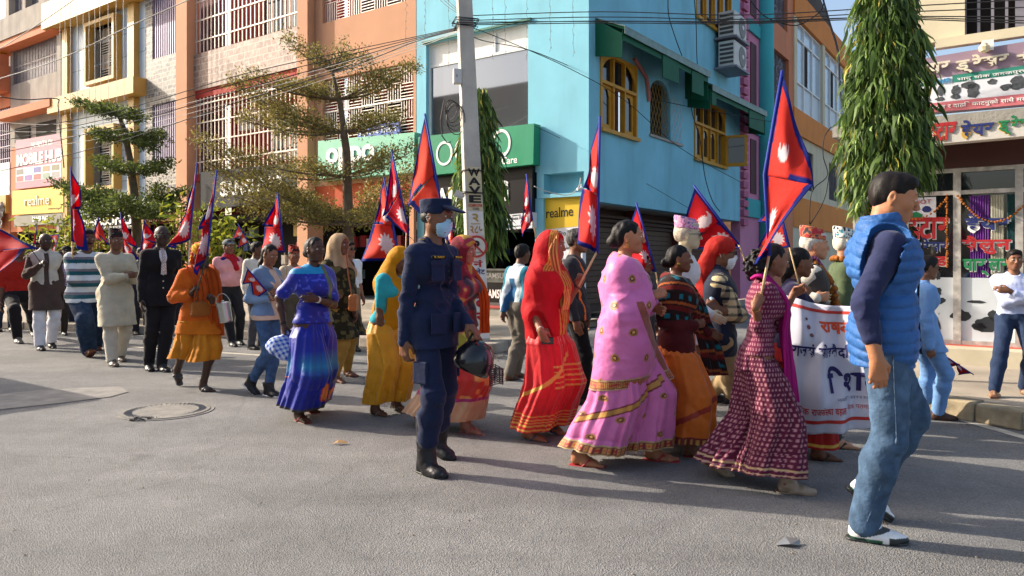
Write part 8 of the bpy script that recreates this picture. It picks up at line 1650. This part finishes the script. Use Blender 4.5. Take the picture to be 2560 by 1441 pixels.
Q1.skirt(lambda u, v, P: np.where((vnoise(P*24) > .2)[:, None], L('5A5230'), L('2A2618')), 1.0, .52, 'tunic_skirt', M_cloth, .03, .05, .014, 8, 16); Q1.top(lambda P: np.where((vnoise(P*24) > .2)[:, None], L('5A5230'), L('2A2618')), 'tunic', 1.6, .016, .016, .92, .01, .05); Q1.pants('9A7A3A', 'leggings', .02, .016); Q1.hood(lambda P: L('B79A76')*(1+.15*np.sin(P@np.array([60., 40., 10.])))[:, None], 'scarf', M_thin, True, 4, cuts=[Cut(Q1.chest+[0, 0, -.08], (0, 0, -1)), Cut(Q1.chest+[0, -.0, 0], (0, -.0, -1)) if False else Cut(Q1.chest+[0, 0, -.08], (.2, 0, -1))], fd=((.6, .6, .1), 13, .010)); Q1.hairdo('back', '120E0D'); Q1.sandals()
hb = at(884, 757, 7.95); t = thing('shoulder_bag', 'tan leather shoulder bag at the hip of the olive tunic woman', 'bag', hb); V, Q = solid([Box3((0, 0, 0), (.045, .085, .09), None, .03)], .008, 0, lambda P: jit(P, .006, 16)); npmesh('bag', V, Q, M_leath, t, np.tile(L('A8602A'), (len(V), 1))); mb = MB(); mb.tube([hb+Vector(p) for p in ((0, -.07, .07), (-.05, -.03, .3), (-.08, 0, .52))], .008, 5); mb.build('strap', mat('strap_tan', '8A4A20', .6), t)
R1 = man('man in white t shirt and sunglasses behind the olive tunic woman', 872, 11.0, 604, -50, 'D3D6DE', '7A6A54', skin='6A4432', sl=1, vox=.010, group=None, hyaw=6); R1.glasses(True)
S1 = Person('woman in patterned red and green saree with orange shawl behind the officer', 1152, 5.82, 588, -30, fem=True, skin='7A5040', hyaw=4, hpit=8, hat=.012, footR=dict(px=(1165, 1082)), footL=dict(px=(1052, 1062), pitch=35), vox=.007, group=None)
def mix3(P): n = vnoise(P*13); c = np.tile(L('7A2430'), (len(P), 1)); c[n > .15] = L('A03A4A'); c[n > .38] = L('C29A4A'); c[n < -.3] = L('3A2A3A'); return c
def sk3(u, v, P): c = np.tile(L('7E8A1E'), (len(P), 1)); c[v < .62] = L('A82A22'); n = (vnoise(P*18) > .35); c[n & (v > .62)] = L('B0B84A'); c[n & (v < .62)] = L('C07A40'); c[v < .26] = L('8E1E5A'); c[v < .22] = L('B08868'); return c
S1.skirt(sk3, .98, .12, 'saree_skirt', M_silk, .028, .05, .016, 8, 17); S1.top(mix3, 'saree_drape', 1, .022, .020, .965, 0, .05, M_silk, .009); S1.hood(mix3, 'veil', M_thin, True, 6, cuts=[Cut(S1.chest+[0, 0, .0], (.1, 0, -1))], fd=((.6, .6, .1), 13, .009)); S1.ribbon('shawl', [S1.nb+[.0, .10, .03], S1.nb+[.06, .1, -.02], S1.chest+[.16, .1, -.05], S1.waist+[.18, .1, -.1], S1.pel+[.18, .1, -.05]], .12, 'C9581C', M_thin, 40, .012, side=[(.2, .9, 0), (.3, .9, 0), (.3, .9, 0), (.3, .9, 0), (.3, .9, 0)]); S1.sandals('A05A58', 'sandal', 'A05A58')
AD1 = man('man in red topi and cream jacket behind the girl in denim', 734, 10.1, 613, -48, 'BFB09A', '5A5040', skin='6A4432', hat=.04, vox=.010, group=None); AD1.topi(topi_cols('8E2A26', 'B0543A', '4A1A1E', 45))
AE1 = man('man in white shirt turned away behind the denim girl', 640, 11.3, 604, -30, 'CFC8BA', '4A4A50', skin='4A3022', vox=.010, group=None, hyaw=30)
# ---- people far back on the left
AF1 = man('man in dark cap and dark shirt far back between the flags', 166, 14.6, 612, -46, '2A2A2E', '2E3440', skin='3A271D', hat=.03, vox=.012, group=None, hair=None); V, Q = solid([Ell(AF1.H_((-.015, 0, .06)), (.11, .092, .075), AF1.Rh), Ell(AF1.H_((.10, 0, .045)), (.05, .055, .012), AF1.Rh)], .009, 0, None, [Cut(AF1.H_((0, 0, .038)), AF1.Rh@np.array([0, 0, -1]))]); AF1.add('cap', V, Q, M_cloth, np.tile(L('1C1C20'), (len(V), 1)))
AF2 = man('man in lilac checked shirt behind the bald man', 146, 13.4, 628, -46, lambda P: np.where(((P[:, 2]*20 % 1 < .4) | (P[:, 1]*20 % 1 < .4))[:, None], L('8A7A9E'), L('B9AEC6')), '3A342E', skin='4A3022', vox=.011, group=None)
AF3 = man('man in dark blue shirt at the far left edge behind the red flag', 12, 14.2, 588, -46, '1E2430', '2E3E50', skin='3A271D', vox=.012, group=None)
AF4 = man('dark haired man half hidden behind the man in red polo', 92, 14.9, 604, -46, '4A3E34', '26282E', skin='4A3022', vox=.012, group=None)
AF5 = man('man in grey shirt and dark trousers standing far back near the left pavement', 352, 13.6, 618, -46, '7A746E', '2A2A30', skin='4A3022', vox=.012, group=None, hat=0)
AF6 = man('man in brown shirt seen between the suit and the pink shirt', 455, 13.9, 626, -46, '5A4436', '2A2A2E', skin='3A271D', vox=.012, group=None)
# ================================================================ flags
PF = pole_flag
def handle_at(px, py, Y): return (px, py)
PF('broad red flag cut by the left edge of the picture above the red polo shirt', (-30, 556), (64, 622), (6, 612), (6, 680), (-40, 690), (-30, 760), 10.8, waves=(.05, 1.5, .2), emblem=False)
t = thing('flag_stick', 'thin dark stick in the hand of the bald man in the white waistcoat', 'stick', at(106, 668, 11)); mb = MB(); mb.tube([at(60, 598, 11), at(112, 672, 11)], .006, 6); mb.build('stick', mat('bamboo_dark', '4A3A2A', .6), t)
PF('tall drooping flag held upright by the striped polo man', (177, 420), (199, 520), (176, 540), (208, 628), (180, 604), (181, 690), 10.3, waves=(.10, 2.4, .3))
PF('small bright flag behind the head of the striped polo man', (246, 547), (270, 618), (258, 610), (250, 600), (232, 592), (228, 660), 11.2, emblem=False, bright='E0402C')
PF('narrow drooping flag behind the dark topi cap', (302, 535), (332, 625), (316, 625), (335, 650), (310, 640), (318, 720), 11.0, waves=(.08, 2, 1))
PF('drooping flag just left of the bald suited man', (361, 553), (388, 612), (372, 612), (365, 640), (352, 628), (366, 720), 10.2, waves=(.07, 2, .5))
PF('tiny flag with white emblem beside the bald man', (148, 586), (125, 588), (136, 612), (126, 630), (136, 632), (126, 660), 12.0, rP=.004, bright='DB4434', waves=(.01, 1, 0))
PF('very thin furled flag above the head of the bald man', (91, 568), (85, 588), (87, 590), (84, 610), (88, 612), (90, 650), 13.0, rP=.006, emblem=False, waves=(.02, 2, 0))
PF('long furled flag with blue hem between the suit and the holy man', (492, 412), (452, 560), (470, 575), (430, 622), (474, 600), (470, 690), 8.6, waves=(.10, 2.2, .8), polecol='C9C0B0')
PF('dark red furled flag held high in front of the holy man', (541, 430), (505, 578), (528, 585), (488, 690), (518, 640), (487, 745), 7.35, waves=(.09, 2.6, .1), bright='BE1E2A', polecol='4A3A2A')
PF('small stiff paper flag on a thin stick above the pink shirt man', (596, 562), (581, 600), (603, 590), (592, 622), (622, 607), (642, 640), 11.4, rP=.004, bright='D94A34', waves=(.008, 1, 0))
PF('small stiff paper flag held by the girl in denim', (619, 672), (606, 712), (628, 707), (633, 752), (668, 728), (682, 750), 7.2, rP=.0035, bright='D94A34', waves=(.008, 1, 0))
PF('large drooping flag behind the girl in denim', (694, 485), (664, 565), (684, 575), (656, 628), (711, 632), (716, 690), 9.6, waves=(.09, 2.4, .6))
PF('coral flag hanging over the head of the yellow saree woman', (960, 448), (938, 560), (962, 565), (916, 655), (1000, 650), (985, 760), 8.2, waves=(.09, 2.2, .2), bright='E04A3A')
PF('crimson flag with tall blue tip left of the officer', (979, 380), (968, 545), (990, 540), (1030, 602), (1018, 560), (1012, 700), 7.9, waves=(.09, 2.4, .9), bright='D01A34')
PF('largest coral flag rising behind the cap of the officer', (1063, 290), (1027, 515), (1082, 488), (1128, 610), (1108, 540), (1130, 720), 6.6, waves=(.07, 1.8, .4), bright='E04A34', emblem=False)
PF('red flag lower half showing beside the mask of the officer', (1118, 500), (1132, 575), (1122, 575), (1136, 612), (1112, 608), (1118, 720), 6.8, waves=(.05, 2, 0), bright='E04A34')
PF('narrow furled flag on a pale stick left of the red saree woman', (1317, 440), (1306, 560), (1316, 560), (1309, 592), (1331, 552), (1346, 620), 7.9, waves=(.06, 2.5, .3), bright='D8323A')
PF('upright flag with white sun held by the woman in red', (1499, 298), (1462, 470), (1476, 480), (1450, 610), (1494, 634), (1447, 716), 5.35, waves=(.08, 2.4, .2), bright='E03A34')
PF('folded flag behind the neck of the woman in pink', (1592, 512), (1578, 610), (1600, 620), (1590, 672), (1640, 680), (1652, 760), 7.2, waves=(.09, 2.2, .2))
PF('spread flag with white moon above the red head cloth', (1737, 468), (1721, 634), (1778, 584), (1838, 622), (1848, 612), (1880, 700), 6.7, waves=(.06, 1.6, .5), bright='CF2230')
FLR = PF('biggest flag flying from the stick raised by the woman in maroon', (1955, 185), (2038, 470), (1915, 440), (1876, 662), (1924, 640), (1902, 748), 4.25, M=(1911, 438), es=.6, waves=(.05, 1.6, .2), bright='E04034')
PF('small paper flag with white moon and sun beside the big flag', (1944, 500), (1893, 555), (1925, 560), (1882, 640), (1974, 618), (2004, 735), 4.85, rP=.005, bright='DE4634', waves=(.012, 1, 0))
PF('little red and blue flag hanging down from the hand of the pale blue suit man', (2429, 934), (2395, 938), (2400, 912), (2348, 926), (2356, 886), (2324, 868), 6.1, rP=.004, bright='B82030', waves=(.01, 1, 0))
# ================================================================ cloth banner carried at the front
def banner():
    TL, TR = at(1966, 738, 4.72), at(2200, 756, 4.5); BL, BR = at(1986, 1092, 4.66), at(2205, 1072, 4.4)
    t = thing('procession_banner', 'wide white cloth banner with red and navy Hindi lettering carried before the topi men', 'banner', BL); n, m = 70, 60; V = []
    def pos(a, b):
        p = (BL*(1-a)+BR*a)*(1-b)+(TL*(1-a)+TR*a)*b; sw = math.sin(PI*min(1, a))*.045*b*b
        f = .035*math.sin(a*9+b*3.5+.5)*(1-.4*b)+.018*math.sin(a*21-b*5)+.012*math.sin(b*14+a*4); return p+Vector((.0, f, -sw))
    for j in range(m+1):
        for i in range(n+1): V.append(pos(i/n, j/m))
    Q = [(j*(n+1)+i, j*(n+1)+i+1, (j+1)*(n+1)+i+1, (j+1)*(n+1)+i) for j in range(m) for i in range(n)]
    cl = npmesh('cloth', np.array([tuple(v) for v in V])-np.array(BL), np.array(Q), mat('banner_cloth', 'CFD0DC', .8, var=.03, bump=.2, bscale=30, trans=.15), t); s3 = cl.modifiers.new('s', 'SOLIDIFY'); s3.thickness = .002
    def lay(name, pieces, a0, a1, b0, b1, mt, bold=.03, slant=.0):
        v, f = text_mesh(pieces, bold); xs = [q[0] for q in v]; ys = [q[1] for q in v]; x0, x1, y0, y1 = min(xs), max(xs), min(ys), max(ys); bm = bmesh.new(); vs = [bm.verts.new((q[0], q[1], 0)) for q in v]
        for g in f:
            try: bm.faces.new([vs[i] for i in g])
            except ValueError: pass
        for k in range(1, 14): bmesh.ops.bisect_plane(bm, geom=bm.verts[:]+bm.edges[:]+bm.faces[:], plane_co=(x0+(x1-x0)*k/14, 0, 0), plane_no=(1, 0, 0))
        for q in bm.verts:
            a = a0+(a1-a0)*((q.co.x-x0)/(x1-x0)+slant*(q.co.y-y0)/(y1-y0)); b = b0+(b1-b0)*(q.co.y-y0)/(y1-y0); p = pos(a, b)+Vector((0, -.004, 0)); q.co = p-BL
        me = bpy.data.meshes.new(name); bm.to_mesh(me); bm.free(); link(name, me, mt, t)
    def strip(name, a0, a1, b0, b1, mt):
        mb = MB(); k = 40; v = []; 
        for i in range(k+1): v += [pos(a0+(a1-a0)*i/k, b0)+Vector((0, -.0035, 0)), pos(a0+(a1-a0)*i/k, b1)+Vector((0, -.0035, 0))]
        mb.add(v, [(2*i, 2*i+2, 2*i+3, 2*i+1) for i in range(k)]); mb.build(name, mt, t)
    rdm = mat('banner_red', 'B8322A', .7); nv = mat('banner_navy', '25205A', .7)
    strip('red_line', .03, 1, .93, .955, rdm); strip('red_line', .0, 1, .075, .1, rdm)
    lay('lettering', ['रा', 'ष्~', 'ट्र'], .36, .78, .74, .86, mat('banner_orange', 'C2482A', .7), .04); lay('lettering', ['रा', 'ज', 'सं', ' ', 'सो', 'ह', 'वै', 'दि', 'क'], .02, .80, .555, .68, nv, .03); lay('lettering', ['ि', 'शा', 'ल'], .42, 1.0, .29, .50, nv, .05)
    lay('lettering', ['ज', 'नि', 'क', ' ', 'रा', 'ज', 'सं', 'स्~', 'था', ' ', 'व', 'हा', 'ल'], -.0+.01, .60, .13, .205, rdm, .02); lay('lettering', ['न', 'दि', ' ', 'स', 'म', 'य', ' ', 'वै'], .5, .95, .235, .265, mat('banner_grey', '6A6A80', .7), .0); lay('lettering', ['वै', 'द', 'क', ' ', 'प', 'त', 'न', 'ल', ' ', 'शि', 'न'], .63, 1.0, .16, .205, rdm, .0)
    mb = MB(); 
    for (a, b, r) in ((.22, .80, .03), (.25, .74, .025), (.2, .86, .02)): mb.poly([pos(a+r*math.cos(k), b+r*.6*math.sin(k))+Vector((0, -.004, 0)) for k in np.linspace(0, 2*PI, 12, endpoint=False)])
    mb.build('print', mat('banner_print', '7A4A4A', .7, var=.5, vscale=20), t, split=True)
banner()
